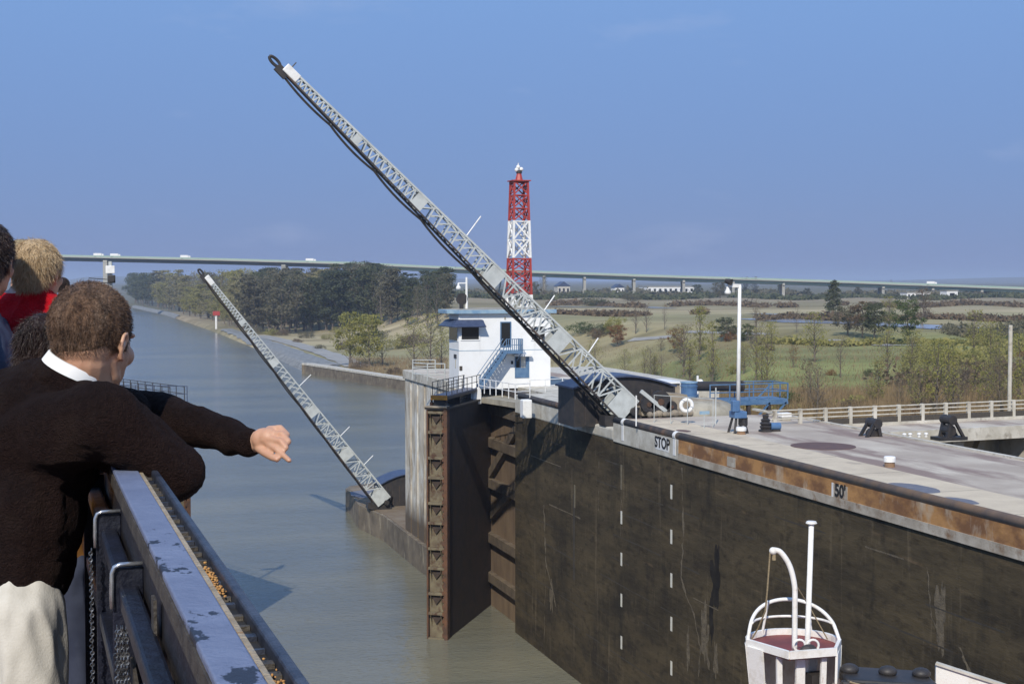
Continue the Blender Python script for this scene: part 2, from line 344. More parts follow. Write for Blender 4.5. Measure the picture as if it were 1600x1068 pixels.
# ground: polar sheet to the horizon
angs = np.concatenate([np.arange(-180, -30, 5), np.arange(-30, 60, 0.16), np.arange(60, 180, 5)])
rads = np.concatenate([[0.0], np.arange(8, 130, 6), np.geomspace(130, 1600, 230), np.geomspace(1650, 40000, 60)])
A_, R_ = np.meshgrid(np.radians(angs), rads); gx = R_ * np.sin(A_); gy = R_ * np.cos(A_); gz = land(gx, gy)
na = len(angs); nr = len(rads)
me = bpy.data.meshes.new('ground')
idx = np.arange(nr * na).reshape(nr, na); a0 = idx[:-1, :]; b0 = np.roll(idx, -1, 1)[:-1, :]; c0 = np.roll(idx, -1, 1)[1:, :]; d0 = idx[1:, :]
fc = np.stack([a0, b0, c0, d0], -1).reshape(-1, 4)
me.from_pydata(np.stack([gx, gy, gz], -1).reshape(-1, 3).tolist(), [], fc.tolist()); me.update()
gm = bpy.data.materials.new('ground_cover'); gm.use_nodes = True
t = gm.node_tree; n = t.nodes; l = t.links; b = n['Principled BSDF']; b.inputs['Roughness'].default_value = 0.95; b.inputs['Specular IOR Level'].default_value = 0.1
ge = n.new('ShaderNodeNewGeometry')
def nnoise(scale, det=6, sx=(1, 1, 1)):
    mp_ = n.new('ShaderNodeMapping'); mp_.inputs['Scale'].default_value = sx; mp_.inputs['Rotation'].default_value = (0, 0, YAW); l.new(ge.outputs['Position'], mp_.inputs[0])
    q = n.new('ShaderNodeTexNoise'); q.inputs['Scale'].default_value = scale; q.inputs['Detail'].default_value = det; l.new(mp_.outputs[0], q.inputs[0]); return q.outputs[0]
dt = n.new('ShaderNodeVectorMath'); dt.operation = 'DOT_PRODUCT'; dt.inputs[1].default_value = (st, ct, 0); l.new(ge.outputs['Position'], dt.inputs[0])
wob = n.new('ShaderNodeMath'); wob.operation = 'MULTIPLY_ADD'; l.new(nnoise(0.02, 5, (0.5, 1.5, 1)), wob.inputs[0]); wob.inputs[1].default_value = 120.0
l.new(dt.outputs['Value'], wob.inputs[2])
mr = n.new('ShaderNodeMapRange'); mr.inputs[1].default_value = 160; mr.inputs[2].default_value = 1360; l.new(wob.outputs[0], mr.inputs[0])
cr_ = n.new('ShaderNodeValToRGB'); e = cr_.color_ramp; e.interpolation = 'LINEAR'
stops = [(0.0, (0.22, 0.165, 0.085)), (0.035, (0.215, 0.18, 0.08)), (0.055, (0.215, 0.225, 0.082)), (0.17, (0.235, 0.24, 0.095)), (0.225, (0.26, 0.24, 0.115)), (0.26, (0.33, 0.28, 0.16)),
         (0.33, (0.28, 0.26, 0.14)), (0.42, (0.43, 0.36, 0.22)), (0.55, (0.25, 0.22, 0.13)), (0.75, (0.33, 0.27, 0.18)), (1.0, (0.15, 0.145, 0.10))]
e.elements[0].position = stops[0][0]; e.elements[0].color = (*stops[0][1], 1); e.elements[1].position = 1.0; e.elements[1].color = (*stops[-1][1], 1)
for p_, c_ in stops[1:-1]: q = e.elements.new(p_); q.color = (*c_, 1)
l.new(mr.outputs[0], cr_.inputs[0])
m1 = n.new('ShaderNodeMix'); m1.data_type = 'RGBA'; m1.blend_type = 'MULTIPLY'; m1.inputs[0].default_value = 1.0; l.new(cr_.outputs[0], m1.inputs[6])
r1 = n.new('ShaderNodeMapRange'); r1.inputs[1].default_value = 0.3; r1.inputs[2].default_value = 0.7; r1.inputs[3].default_value = 0.66; r1.inputs[4].default_value = 1.22; l.new(nnoise(0.05, 9, (0.4, 1.6, 1)), r1.inputs[0])
l.new(r1.outputs[0], m1.inputs[7])
m2 = n.new('ShaderNodeMix'); m2.data_type = 'RGBA'; r2 = n.new('ShaderNodeMapRange'); r2.inputs[1].default_value = 0.50; r2.inputs[2].default_value = 0.62
l.new(nnoise(0.021, 8, (0.5, 1.4, 1)), r2.inputs[0]); l.new(r2.outputs[0], m2.inputs[0]); l.new(m1.outputs[2], m2.inputs[6]); m2.inputs[7].default_value = (0.17, 0.14, 0.075, 1)
r2.inputs[4].default_value = 0.35
l.new(m2.outputs[2], b.inputs['Base Color'])
me.materials.append(gm); me.polygons.foreach_set('use_smooth', [True] * len(me.polygons))
go = bpy.data.objects.new('ground', me); COL.objects.link(go); tag(go, kind='structure')
# water
wm = bpy.data.materials.new('canal_water'); wm.use_nodes = True
t = wm.node_tree; n = t.nodes; l = t.links; b = n['Principled BSDF']
b.inputs['Roughness'].default_value = 0.14; b.inputs['IOR'].default_value = 1.33
ge = n.new('ShaderNodeNewGeometry')
q = nnoise(0.03, 6, (0.4, 1.6, 1)); mxw = n.new('ShaderNodeMix'); mxw.data_type = 'RGBA'
rw = n.new('ShaderNodeMapRange'); rw.inputs[1].default_value = 0.35; rw.inputs[2].default_value = 0.65; l.new(q, rw.inputs[0]); l.new(rw.outputs[0], mxw.inputs[0])
mxw.inputs[6].default_value = (0.195, 0.185, 0.130, 1); mxw.inputs[7].default_value = (0.125, 0.130, 0.110, 1); l.new(mxw.outputs[2], b.inputs['Base Color'])
bp = n.new('ShaderNodeBump'); bp.inputs['Strength'].default_value = 1.0; bp.inputs['Distance'].default_value = 0.06
ad = n.new('ShaderNodeMath'); ad.operation = 'ADD'
l.new(nnoise(0.55, 4, (0.6, 1.4, 1)), ad.inputs[0]); l.new(nnoise(2.6, 3, (0.6, 1.4, 1)), ad.inputs[1])
ad2 = n.new('ShaderNodeMath'); ad2.operation = 'MULTIPLY_ADD'; l.new(nnoise(0.12, 3), ad2.inputs[0]); ad2.inputs[1].default_value = 2.5; l.new(ad.outputs[0], ad2.inputs[2])
l.new(ad2.outputs[0], bp.inputs['Height']); l.new(bp.outputs[0], b.inputs['Normal'])
wb = MB(); wb.lathe((0, 0, -0.3), [(30000, 0), (30000, 0.3)], 64)
wo = wb.build('water', wm, origin=(0, 0, 0)); tag(wo, kind='structure')
# bank details -------------------------------------------------------
M['riprap'] = mat('riprap', (0.27, 0.275, 0.27), (0.14, 0.145, 0.14), scale=0.5, detail=9, bump=0.8, bscale=1.2, world=True)
M['path_grey'] = mat('path_grey', (0.33, 0.32, 0.29), (0.25, 0.24, 0.22), scale=0.2, world=True)
M['pond'] = mat('pond', (0.25, 0.28, 0.33), (0.33, 0.35, 0.38), scale=0.05, rough=0.15, world=True)
def ribbon(name, pts, hw, m, dz=0.12, step=3.0, kind='structure', water=False):
    pts = [V((p[0], p[1], 0)) for p in pts]; res = []
    for a, b_ in zip(pts[:-1], pts[1:]):
        n_ = max(1, int((b_ - a).length / step)); res += [a.lerp(b_, i / n_) for i in range(n_)]
    res.append(pts[-1]); hws = hw if callable(hw) else (lambda u: hw)
    vs = []; fs = []; k = 5
    for i, p in enumerate(res):
        tn = (res[min(i + 1, len(res) - 1)] - res[max(i - 1, 0)]).normalized(); sd = V((tn.y, -tn.x, 0)); hh = hws(i / max(1, len(res) - 1)) * (1 + 0.22 * noise.noise(p * 0.07))
        for j in range(k):
            c = p + sd * hh * (2 * j / (k - 1) - 1); vs.append((c.x, c.y, landz(c.x, c.y) + dz))
    for i in range(len(res) - 1):
        for j in range(k - 1): a = i * k + j; fs.append((a, a + 1, a + k + 1, a + k))
    mb = MB(); mb.add(vs, fs); o = mb.build(name, m); tag(o, kind=kind); return o
def offs(pts, s):
    out_ = []
    for i, p in enumerate(pts):
        a = V((*pts[max(i - 1, 0)], 0)); c = V((*pts[min(i + 1, len(pts) - 1)], 0)); tn = (c - a).normalized(); out_.append((p[0] + tn.y * s, p[1] - tn.x * s))
    return out_
bankline = [(70, 428), (71.5, 480), (75, 585), (77, 680), (78, 771)]
ribbon('riprap_bank', offs(bankline, 4.5), lambda u: 6.0 - 3.0 * u, M['riprap'], 0.25)
ribbon('riprap_bank', offs([(78.6, 1080), (79, 1183), (67, 1531)], 1.5), 2.2, M['riprap'], 0.3, 10)
pth = [T(x, y) for x, y in ((405, 524), (440, 532), (480, 543), (520, 556), (562, 574))]
ribbon('path', pth, 4.0, M['path_grey'], 0.2)
pth = [T(x, y) for x, y in ((455, 553), (490, 566), (515, 577))]
ribbon('path', pth, lambda u: 5 - u, M['riprap'], 0.2)
for nm, pp, hw, mm in (('pond', ((1190, 498), (1260, 503), (1340, 505), (1400, 508), (1500, 514)), 9, 'pond'), ('path', ((985, 532), (1020, 530), (1060, 526)), 1.7, 'path_grey'),
                       ('path', ((860, 479), (920, 480), (1000, 479), (1040, 482)), 6, 'riprap'), ('path', ((1070, 520), (1130, 521), (1200, 523)), 1.3, 'path_grey'), ('path', ((1290, 533), (1360, 535), (1440, 541)), 1.6, 'path_grey'),
                       ('path', ((1180, 490), (1230, 492), (1300, 494)), 5, 'riprap')):
    ribbon(nm, [T(x, y) for x, y in pp], hw, M[mm], 0.16, 6)
M['guide_conc'] = mat('guide_conc', (0.19, 0.155, 0.11), (0.10, 0.082, 0.06), scale=0.6, rough=0.9, world=True, bump=0.8, bscale=2, c3=(0.30, 0.26, 0.19), s3=0.9, stretch3=(1, 1, 0.4), lo3=0.56, hi3=0.72)
# old quay wall on the far bank
qb = thing('quay_wall', 'low pale concrete quay wall edging the grassy canal bank beyond the lock', 'quay wall', (70, 428, 0))
qp = [(68.6, 428.5), (70, 428), (83, 357), (92, 310)]
for a, b_ in zip(qp[:-1], qp[1:]):
    va = V((*a, 1.0)); vb = V((*b_, 1.0)); MB().beam(va, vb, 2.6, 3.2).build('wall_body', M['guide_conc'], qb)
    MB().beam(va + V((0, 0, 1.85)), vb + V((0, 0, 1.85)), 2.9, 0.5).build('cap', M['pale_concrete'], qb)
rc = [T(482, 580), T(498, 574), T(520, 571)]
ribbon('path', rc, 2.2, M['path_grey'], 0.45, 4)
# ================================================================== LOCK WALL
ZC = 19.0; XW = 34.0; XB = 45.9
Y1 = YX(805, XW, 8); Y2 = YX(738, XW, 8)
wallm = mat('lock_wall_face', (0.098, 0.076, 0.045), (0.052, 0.042, 0.028), rough=0.95, scale=0.45, detail=10, stretch=(1, 0.35, 1.4), bump=0.9, bscale=2.2, spec=0.12,
            c3=(0.20, 0.135, 0.078), s3=1.2, stretch3=(1, 0.28, 2.4), lo3=0.62, hi3=0.84, world=True, lo=0.38, hi=0.62)
t = wallm.node_tree; n = t.nodes; l = t.links; b = n['Principled BSDF']
ge = n.new('ShaderNodeNewGeometry')
def addlayer(col, scale, sx, lo, hi, amt=1.0):
    mp_ = n.new('ShaderNodeMapping'); mp_.inputs['Scale'].default_value = sx; l.new(ge.outputs['Position'], mp_.inputs[0])
    q = n.new('ShaderNodeTexNoise'); q.inputs['Scale'].default_value = scale; q.inputs['Detail'].default_value = 9; q.inputs['Roughness'].default_value = 0.62; l.new(mp_.outputs[0], q.inputs[0])
    r_ = n.new('ShaderNodeMapRange'); r_.inputs[1].default_value = lo; r_.inputs[2].default_value = hi; r_.inputs[4].default_value = amt; l.new(q.outputs[0], r_.inputs[0])
    mx = n.new('ShaderNodeMix'); mx.data_type = 'RGBA'; src = b.inputs['Base Color'].links[0].from_socket
    l.new(src, mx.inputs[6]); mx.inputs[7].default_value = (*col, 1); l.new(r_.outputs[0], mx.inputs[0]); l.new(mx.outputs[2], b.inputs['Base Color'])
addlayer((0.23, 0.18, 0.115), 0.9, (1, 1.3, 0.10), 0.60, 0.78, 0.75)
addlayer((0.022, 0.020, 0.018), 0.16, (1, 1.0, 0.7), 0.58, 0.74, 0.8)
addlayer((0.15, 0.12, 0.075), 3.2, (1, 1.0, 0.35), 0.58, 0.72, 0.4)
addlayer((0.030, 0.024, 0.018), 2.2, (1, 0.5, 0.9), 0.52, 0.66, 0.6)     # vertical lime streaks
addlayer((0.020, 0.020, 0.018), 0.6, (1, 0.9, 0.22), 0.55, 0.75, 0.7)     # wet dark streaks
addlayer((0.17, 0.12, 0.075), 1.0, (1, 0.10, 3.2), 0.66, 0.78, 0.6)       # construction joints
lw = thing('lock_wall', 'tall dark brown algae-stained lock wall with a rusty coping and painted marks', 'lock wall', (XW, 0, 0))
MB().box(XW, XB, -40, Y1, -6, ZC - 1.30).build('wall_face', wallm, lw)
def cpx(px): return YX(px, XW, ZC)
YA, YB_, YC_ = cpx(965), cpx(1062), cpx(893)         # coping pieces
M['coping_rust'] = mat('coping_rust', (0.46, 0.24, 0.085), (0.20, 0.095, 0.04), scale=1.3, rough=0.85, detail=10, bump=0.5, lo=0.40, hi=0.60, world=True, stretch=(1, 0.45, 0.7),
                       c3=(0.50, 0.42, 0.31), s3=0.8, stretch3=(1, 0.9, 0.45), lo3=0.57, hi3=0.72)
M['coping_lime'] = mat('coping_lime', (0.50, 0.45, 0.37), (0.30, 0.25, 0.19), scale=1.0, rough=0.85, world=True, bump=0.4, bscale=5, c3=(0.20, 0.11, 0.05), s3=1.6, lo3=0.55, hi3=0.75)
M['coping_white'] = mat('coping_white', (0.60, 0.58, 0.51), (0.42, 0.39, 0.32), scale=1.0, rough=0.8, world=True, bump=0.4, bscale=4, c3=(0.24, 0.17, 0.11), s3=0.8, lo3=0.58, hi3=0.78, stretch3=(1, 1, 0.4))
xc = XW - 0.08
MB().box(xc, XB, -40, YB_ - 0.003, ZC - 1.0, ZC - 0.02).build('coping', M['coping_rust'], lw)
MB().box(xc - 0.03, XB, -40, YB_ - 0.003, ZC - 1.42, ZC - 1.0).build('coping_base', M['coping_lime'], lw)
MB().box(xc, XB, YB_, YA + 0.6, ZC - 1.45, ZC - 0.02).build('coping', M['coping_white'], lw, bevel=0.05)
MB().box(xc + 0.02, XB, YA + 0.603, YC_ - 1.2, ZC - 1.40, ZC - 0.62).build('coping', M['coping_white'], lw, bevel=0.12)
MB().box(xc + 0.05, XB, YC_ - 1.197, Y1, ZC - 1.45, ZC - 0.02).build('coping', M['coping_white'], lw, bevel=0.08)
# nosing fenders (rounded black timber on the edge)
def fend(y0, y1, m): MB().tube([(XW + 0.10, y0, ZC - 0.06), (XW + 0.10, y1, ZC - 0.06)], 0.24, 14).build('nosing', m, lw, smooth=True)
fend(-40, YB_ - 0.1, M['fender_rust']); fend(YB_, YA + 0.55, M['fender_black']); fend(YC_ - 0.8, Y1 - 1.0, M['fender_black'])
for px, wd, m in ((975, 0.38, 'white_paint'), (1056, 0.36, 'white_paint')):
    y = cpx(px)
    mb = MB(); mb.tube([(XW + 0.10, y - wd / 2, ZC - 0.058), (XW + 0.10, y + wd / 2, ZC - 0.058)], 0.262, 14); mb.box(xc - 0.02, xc + 0.1, y - wd / 2, y + wd / 2, ZC - 1.2, ZC)
    mb.build('painted_band', M[m], lw)
y = cpx(1037); MB().box(xc - 0.012, xc + 0.1, y - 1.0, y + 1.0, ZC - 1.12, ZC - 0.32).build('sign_panel', M['white_paint'], lw)
text('STOP', 0.92, 0.012, (xc - 0.022, y, ZC - 0.70), (0, -1, 0), (0, 0, 1), 'lettering', M['black_paint'], lw, 0.02)
y = cpx(1316); MB().box(xc - 0.012, xc + 0.1, y - 0.62, y + 0.62, ZC - 0.98, ZC - 0.38).build('sign_panel', M['coping_lime'], lw)
MB().box(xc - 0.016, xc + 0.1, y + 0.63, y + 0.78, ZC - 1.0, ZC - 0.36).build('painted_band', M['white_paint'], lw)
text("50'", 0.82, 0.012, (xc - 0.022, y, ZC - 0.68), (0, -1, 0), (0, 0, 1), 'lettering', M['black_paint'], lw, 0.02)
# faded number further along the rusty coping
y = cpx(1145); MB().box(xc - 0.012, xc + 0.1, y - 0.5, y + 0.5, ZC - 0.95, ZC - 0.42).build('sign_panel', M['coping_lime'], lw)
# painted white distance dashes on the wall
M['dash_white'] = mat('dash_white', (0.70, 0.68, 0.60), (0.45, 0.42, 0.33), scale=5, world=True, lo=0.5, hi=0.75)
M['dash_old'] = mat('dash_old', (0.20, 0.17, 0.11), (0.12, 0.10, 0.07), scale=4, world=True)
for px, ys, m in ((971, (808, 873, 937, 1003), 'dash_white'), (1049, (768, 838, 906, 974, 1043, 1110), 'dash_white'), (971, (745,), 'dash_old'), (898, (775,), 'dash_old')):
    for py in ys:
        c = PX(px, py, XW); hh = 0.42 if m == 'dash_white' else 0.8
        MB().box(XW - 0.012, XW + 0.05, c.y - 0.13, c.y + 0.13, c.z - hh, c.z + hh).build('depth_mark', M[m], lw)
# grooves and crack scars
M['scar'] = mat('scar', (0.19, 0.15, 0.095), (0.085, 0.068, 0.045), scale=3.5, world=True, bump=0.8, detail=8)
M['groove'] = mat('groove', (0.035, 0.030, 0.024), (0.06, 0.05, 0.036), scale=2, rough=0.9)
for pts, r in (([(849, 768), (852, 850), (853, 880), (858, 900), (866, 930), (868, 950)], 0.13), ([(853, 890), (851, 960), (850, 1030)], 0.07), ([(971, 720), (970, 840)], 0.04), ([(1066, 730), (1068, 840), (1064, 900), (1072, 930), (1085, 960), (1094, 1010), (1092, 1060)], 0.10),
               ([(936, 720), (935, 800)], 0.05), ([(1448, 880), (1455, 960), (1470, 1000), (1500, 1010), (1520, 1060)], 0.08), ([(1100, 940), (1108, 975), (1103, 1010), (1110, 1060)], 0.13)):
    q = [PX(x, y, XW) for x, y in pts]; res = []
    for a, b_ in zip(q[:-1], q[1:]):
        k = max(2, int((b_ - a).length / 0.12)); res += [a.lerp(b_, i / k) for i in range(k)]
    mb = MB(); run = []
    def flush():
        if len(run) > 2:
            vs = []
            for p, w0, w1 in run: vs += [(XW - 0.006, p.y - w0, p.z), (XW - 0.006, p.y + w1, p.z)]
            mb.add(vs, [(i * 2, i * 2 + 1, i * 2 + 3, i * 2 + 2) for i in range(len(run) - 1)])
        run.clear()
    for p in res:
        g_ = noise.noise(p * 0.9 + V((r * 50, 0, 0))); j_ = noise.noise(p * 3.1) * 0.10
        if g_ < -0.28: flush(); continue
        w0 = max(0.012, r * (0.55 + 1.6 * noise.noise(p * 2.3 + V((3, 0, 0))) + 1.1 * g_)); w1 = max(0.012, r * (0.55 + 1.6 * noise.noise(p * 2.7 + V((9, 4, 0))) + 1.1 * g_)); run.append((V((p.x, p.y + j_, p.z)), w0, w1))
    flush()
    mb.build('crack_repair', M['scar'], lw)
random.seed(21)
for zz in np.arange(2.2, 17.4, 1.55):                # uneven pour joints along the wall
    y = -30.0
    while y < Y1 - 1:
        ln = random.uniform(2, 9)
        if random.random() < 0.55:
            n_ = int(ln / 0.35) + 2; vs = []
            for i in range(n_):
                yy = min(y + ln * i / (n_ - 1), Y1 - 0.02); h0_ = 0.022 + 0.05 * abs(noise.noise(V((yy * 0.8, zz, 1)))); z_ = zz + 0.05 * noise.noise(V((yy * 0.3, zz, 3))); vs += [(XW - 0.004, yy, z_ - h0_), (XW - 0.004, yy, z_ + h0_)]
            mb = MB(); mb.add(vs, [(i * 2, i * 2 + 1, i * 2 + 3, i * 2 + 2) for i in range(n_ - 1)]); mb.build('pour_joint', M['scar'] if random.random() < 0.12 else M['groove'], lw)
        y += ln + random.uniform(0.5, 5)
def wallpatch(px, py, hw_, hh_, m, seed, off=0.003):
    c_ = PX(px, py, XW); n_ = 40; vs = [(XW - off, c_.y, c_.z)]
    for i in range(n_):
        a = 2 * math.pi * i / n_; k_ = 1 + 0.75 * noise.noise(V((math.cos(a) * 1.6, math.sin(a) * 1.6, seed))) + 0.35 * noise.noise(V((math.cos(a) * 5, math.sin(a) * 5, seed))); vs.append((XW - off, c_.y + hw_ * k_ * math.cos(a), c_.z + hh_ * k_ * math.sin(a)))
    mb = MB(); mb.add(vs, [(0, i + 1, (i + 1) % n_ + 1) for i in range(n_)]); mb.build('stain', m, lw)
M['soot'] = mat('soot', (0.018, 0.016, 0.015), (0.035, 0.03, 0.025), scale=1.5, world=True, spec=0.1)
wallpatch(1118, 905, 0.55, 1.5, M['soot'], 2); wallpatch(1112, 965, 0.3, 1.3, M['soot'], 5, 0.0035); wallpatch(1100, 985, 0.42, 1.4, M['scar'], 8); wallpatch(862, 930, 0.35, 1.3, M['scar'], 4); wallpatch(1075, 1010, 0.2, 1.2, M['scar'], 14); wallpatch(1470, 960, 0.35, 1.6, M['scar'], 11); wallpatch(1118, 1030, 0.25, 0.9, M['scar'], 17)
c = PX(897, 830, XW); MB().box(XW - 0.006, XW + 0.1, c.y - 0.16, c.y + 0.2, c.z - 3.4, c.z + 2.6).build('groove', M['groove'], lw)
# deck paving on the strip, its stains and lids
MB().box(XW + 0.36, XB, -40, YB_ - 0.003, ZC - 0.02, ZC + 0.004).build('deck_surface', M['deck_concrete'], lw)
MB().box(XW + 0.36, XB, YB_, YA + 0.6, ZC - 0.018, ZC + 0.006).build('deck_surface', M['deck_concrete'], lw)
MB().box(XW + 0.36, XB, YC_ - 1.19, Y1, ZC - 0.018, ZC + 0.004).build('deck_surface', M['pale_concrete'], lw)
MB().box(XB - 0.25, XB + 0.05, -40, YA + 4, ZC - 0.03, ZC + 0.10).build('kerb', M['pale_concrete'], lw)
M['tar'] = mat('tar_patch', (0.12, 0.13, 0.17), (0.17, 0.17, 0.19), scale=3)
def blobpoly(c, rx, ry, seed, n_=22):
    return [(c.x + rx * math.cos(a) * (1 + 0.25 * noise.noise(V((math.cos(a) * 1.5, math.sin(a) * 1.5, seed)))), c.y + ry * math.sin(a) * (1 + 0.25 * noise.noise(V((math.cos(a), math.sin(a), seed + 9))))) for a in [2 * math.pi * i / n_ for i in range(n_)]]
for (x, y), rx, ry, m in (((1428, 762), 0.75, 1.6, 'tar'), ((1500, 782), 0.5, 1.0, 'tar'), ((1355, 750), 0.18, 0.5, 'tar'), ((1141, 696), 0.3, 1.0, 'tar'), ((1068, 673), 0.4, 0.7, 'brown_plate')):
    c = G(x, y, ZC); MB().prism(blobpoly(c, rx, ry, x), ZC + 0.004, ZC + 0.014).build('tar_patch' if m == 'tar' else 'rust_stain', M[m], lw)
MB().box(XW + 0.37, XW + 3.6, -40, YA, ZC + 0.0065, ZC + 0.010).build('edge_slab', M['deck_edge'], lw)
for k in range(-38, 100, 6): MB().box(XW + 0.38, XW + 3.55, k, k + 0.035, ZC + 0.0105, ZC + 0.012).build('slab_joint', M['groove'], lw)
c = G(1286, 697, ZC); MB().lathe((c.x, c.y, ZC), [(1.75, 0), (1.75, 0.03)], 32).build('round_cover', M['brown_plate'], lw)
# ---- gate recess and the pier beyond
YP = Y2 + 1.2; YE = YX(632, 32.8, 10)
M['recess_timber'] = mat('recess_timber', (0.15, 0.115, 0.075), (0.08, 0.06, 0.042), scale=1.2, rough=0.9, world=True, bump=0.4)
rp = thing('gate_recess', 'brown recessed wall behind the open lock gate, banded by heavy horizontal timbers', 'recess wall', (XW, Y1, 0))
recm = mat('recess_face', (0.20, 0.14, 0.085), (0.12, 0.082, 0.052), rough=0.9, scale=0.7, world=True, stretch=(1, 1, 0.35), bump=0.4, c3=(0.20, 0.15, 0.09), s3=0.9, stretch3=(1, 1.4, 0.12), lo3=0.60, hi3=0.76)
MB().box(XW + 0.9, XB, Y1 + 0.003, YP, -6, ZC - 1.2).build('wall_face', recm, rp)
for py in (640, 693, 757, 843, 905):
    z = PX(772, py, XW + 0.6).z; MB().box(XW + 0.45, XW + 0.95, Y1 + 0.01, YP - 0.02, z - 0.42, z + 0.42).build('fender_timber', M['recess_timber'], rp, bevel=0.05)
for ya, yb, za, zb in ((Y1 + 1, YP - 3, 16.5, 10.5), (Y1 + 1.5, YP - 5, 11.5, 8.0)):
    MB().beam((XW + 0.7, ya, za), (XW + 0.7, yb, zb), 0.45, 0.7).build('brace', M['recess_timber'], rp)
# curved catwalk slab and deck behind
mb = MB(); A0 = V((XW + 0.15, Y1, 0)); arc = []
for i in range(13):
    u = i / 12; arc.append((XW - 2.4 * math.sin(u * math.pi * 0.5) * (0.55 + 0.45 * u), Y1 + 0.2 + u * (YP - Y1 - 0.6)))
mb.prism([(XB, Y1 + 0.003)] + [(XW + 1.2, Y1 + 0.003)] + [(x + 0.5, y_) for x, y_ in arc] + [(XB, YP - 0.003)], ZC - 1.2, ZC - 0.75); mb.build('ledge', M['concrete'], rp)
MB().box(XW + 2.6, XB, Y1 + 0.003, YP - 0.003, ZC - 0.745, ZC - 0.01).build('deck_surface', M['pale_concrete'], rp)
mb = MB(); mb.box(XW + 1.55, XW + 2.3, Y1 + 0.3, YP - 3.2, ZC - 0.742, ZC - 0.2); mb.build('fender_timber', M['fender_black'], rp, bevel=0.06)
for px, py in ((744, 612), (822, 632)):
    c = G(px, py, ZC - 0.3); MB().box(c.x - 0.36, c.x + 0.36, c.y - 0.4, c.y + 0.4, ZC - 1.3, ZC + 0.1).build('corner_block', M['white_paint'], rp, bevel=0.08)
pr = thing('gate_pier', 'pale ribbed concrete pier streaked with lime behind the open gate', 'pier', (32.8, YP, 0))
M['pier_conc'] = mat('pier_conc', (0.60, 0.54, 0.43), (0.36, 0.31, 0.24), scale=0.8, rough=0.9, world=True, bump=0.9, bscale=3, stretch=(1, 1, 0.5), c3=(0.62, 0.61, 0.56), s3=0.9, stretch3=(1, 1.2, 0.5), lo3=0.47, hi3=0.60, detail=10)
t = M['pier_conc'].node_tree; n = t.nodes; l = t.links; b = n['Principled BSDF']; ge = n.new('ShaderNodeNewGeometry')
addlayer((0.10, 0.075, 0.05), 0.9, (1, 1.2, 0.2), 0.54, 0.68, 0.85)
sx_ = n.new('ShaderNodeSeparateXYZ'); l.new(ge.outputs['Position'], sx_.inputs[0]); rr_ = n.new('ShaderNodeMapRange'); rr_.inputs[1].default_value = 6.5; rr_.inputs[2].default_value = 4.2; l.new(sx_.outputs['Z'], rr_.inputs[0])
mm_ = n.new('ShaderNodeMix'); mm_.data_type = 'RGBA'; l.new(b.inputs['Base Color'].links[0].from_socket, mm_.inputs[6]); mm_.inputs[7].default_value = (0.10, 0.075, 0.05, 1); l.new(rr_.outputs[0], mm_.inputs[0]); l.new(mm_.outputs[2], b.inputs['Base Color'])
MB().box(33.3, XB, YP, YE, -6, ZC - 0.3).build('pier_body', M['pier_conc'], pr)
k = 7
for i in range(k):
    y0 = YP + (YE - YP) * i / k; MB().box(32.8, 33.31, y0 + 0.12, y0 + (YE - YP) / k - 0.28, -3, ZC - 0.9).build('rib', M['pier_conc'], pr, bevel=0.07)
MB().box(32.65, XB, YP - 0.0, YE + 0.1, ZC - 0.9, ZC - 0.02).build('pier_cap', M['pale_concrete'], pr, bevel=0.06)
MB().box(33.0, XB - 0.2, YP + 0.3, YE - 0.2, ZC - 0.02, ZC + 0.005).build('deck_surface', M['deck_concrete'], pr)
# house platform (behind)
MB().box(XB + 0.003, 54, YP - 9, YE - 0.003, -6, ZC - 0.06).build('platform', M['pale_concrete'], pr)
# ---- low guide wall with rounded tip
gw = thing('guide_wall', 'low weathered concrete guide wall with rounded tip standing in the canal beyond the gate', 'guide wall', (32, YE, 0))
a_ = G(660, 890, 0); b_ = G(600, 845, 0); tip = G(543, 800, 0)
prof = [(a_.x - 0.2, a_.y - 6), (a_.x - 0.4, a_.y), (b_.x, b_.y), (G(560, 825, 0).x, G(560, 825, 0).y)]
tc_ = G(575, 812, 0)
prof += [(tip.x, tip.y - 1.6), (tip.x, tip.y + 1.2), (tip.x + 1.0, tip.y + 3.4), (tip.x + 3.5, tip.y + 5.0), (tip.x + 8, tip.y + 5.2), (44, tip.y + 3), (44, YP + 4)]
MB().prism(prof, -5, 2.7).build('wall_body', M['guide_conc'], gw)
cx_ = sum(p[0] for p in prof) / len(prof); cy_ = sum(p[1] for p in prof) / len(prof)
M['guide_top'] = mat('guide_top', (0.15, 0.105, 0.062), (0.21, 0.17, 0.12), scale=0.5, rough=0.95, world=True, bump=0.4)
MB().prism([(cx_ + (x - cx_) * 0.9, cy_ + (y_ - cy_) * 0.93) for x, y_ in prof], 2.6, 2.76).build('surface', M['guide_top'], gw)
pl = G(580, 770, 2.8); MB().prism([(pl.x - 2.6, pl.y - 1), (pl.x - 1.8, pl.y - 3.2), (pl.x + 4, pl.y - 3), (pl.x + 4, pl.y + 3.4), (pl.x, pl.y + 3.2), (pl.x - 2.2, pl.y + 1.8)], 2.765, 2.80).build('puddle', M['tar'], gw)
# ---- left wall and left gate, mostly hidden behind the people
lf = thing('west_lock_wall', 'opposite lock wall hidden behind the onlookers', 'lock wall', (3.0, 0, 0))
MB().box(-10, 3.4, -40, 128, -6, ZC - 1.2).build('wall_face', wallm, lf); MB().box(-10, 3.3, -40, 128, ZC - 1.2, ZC).build('coping', M['coping_lime'], lf)
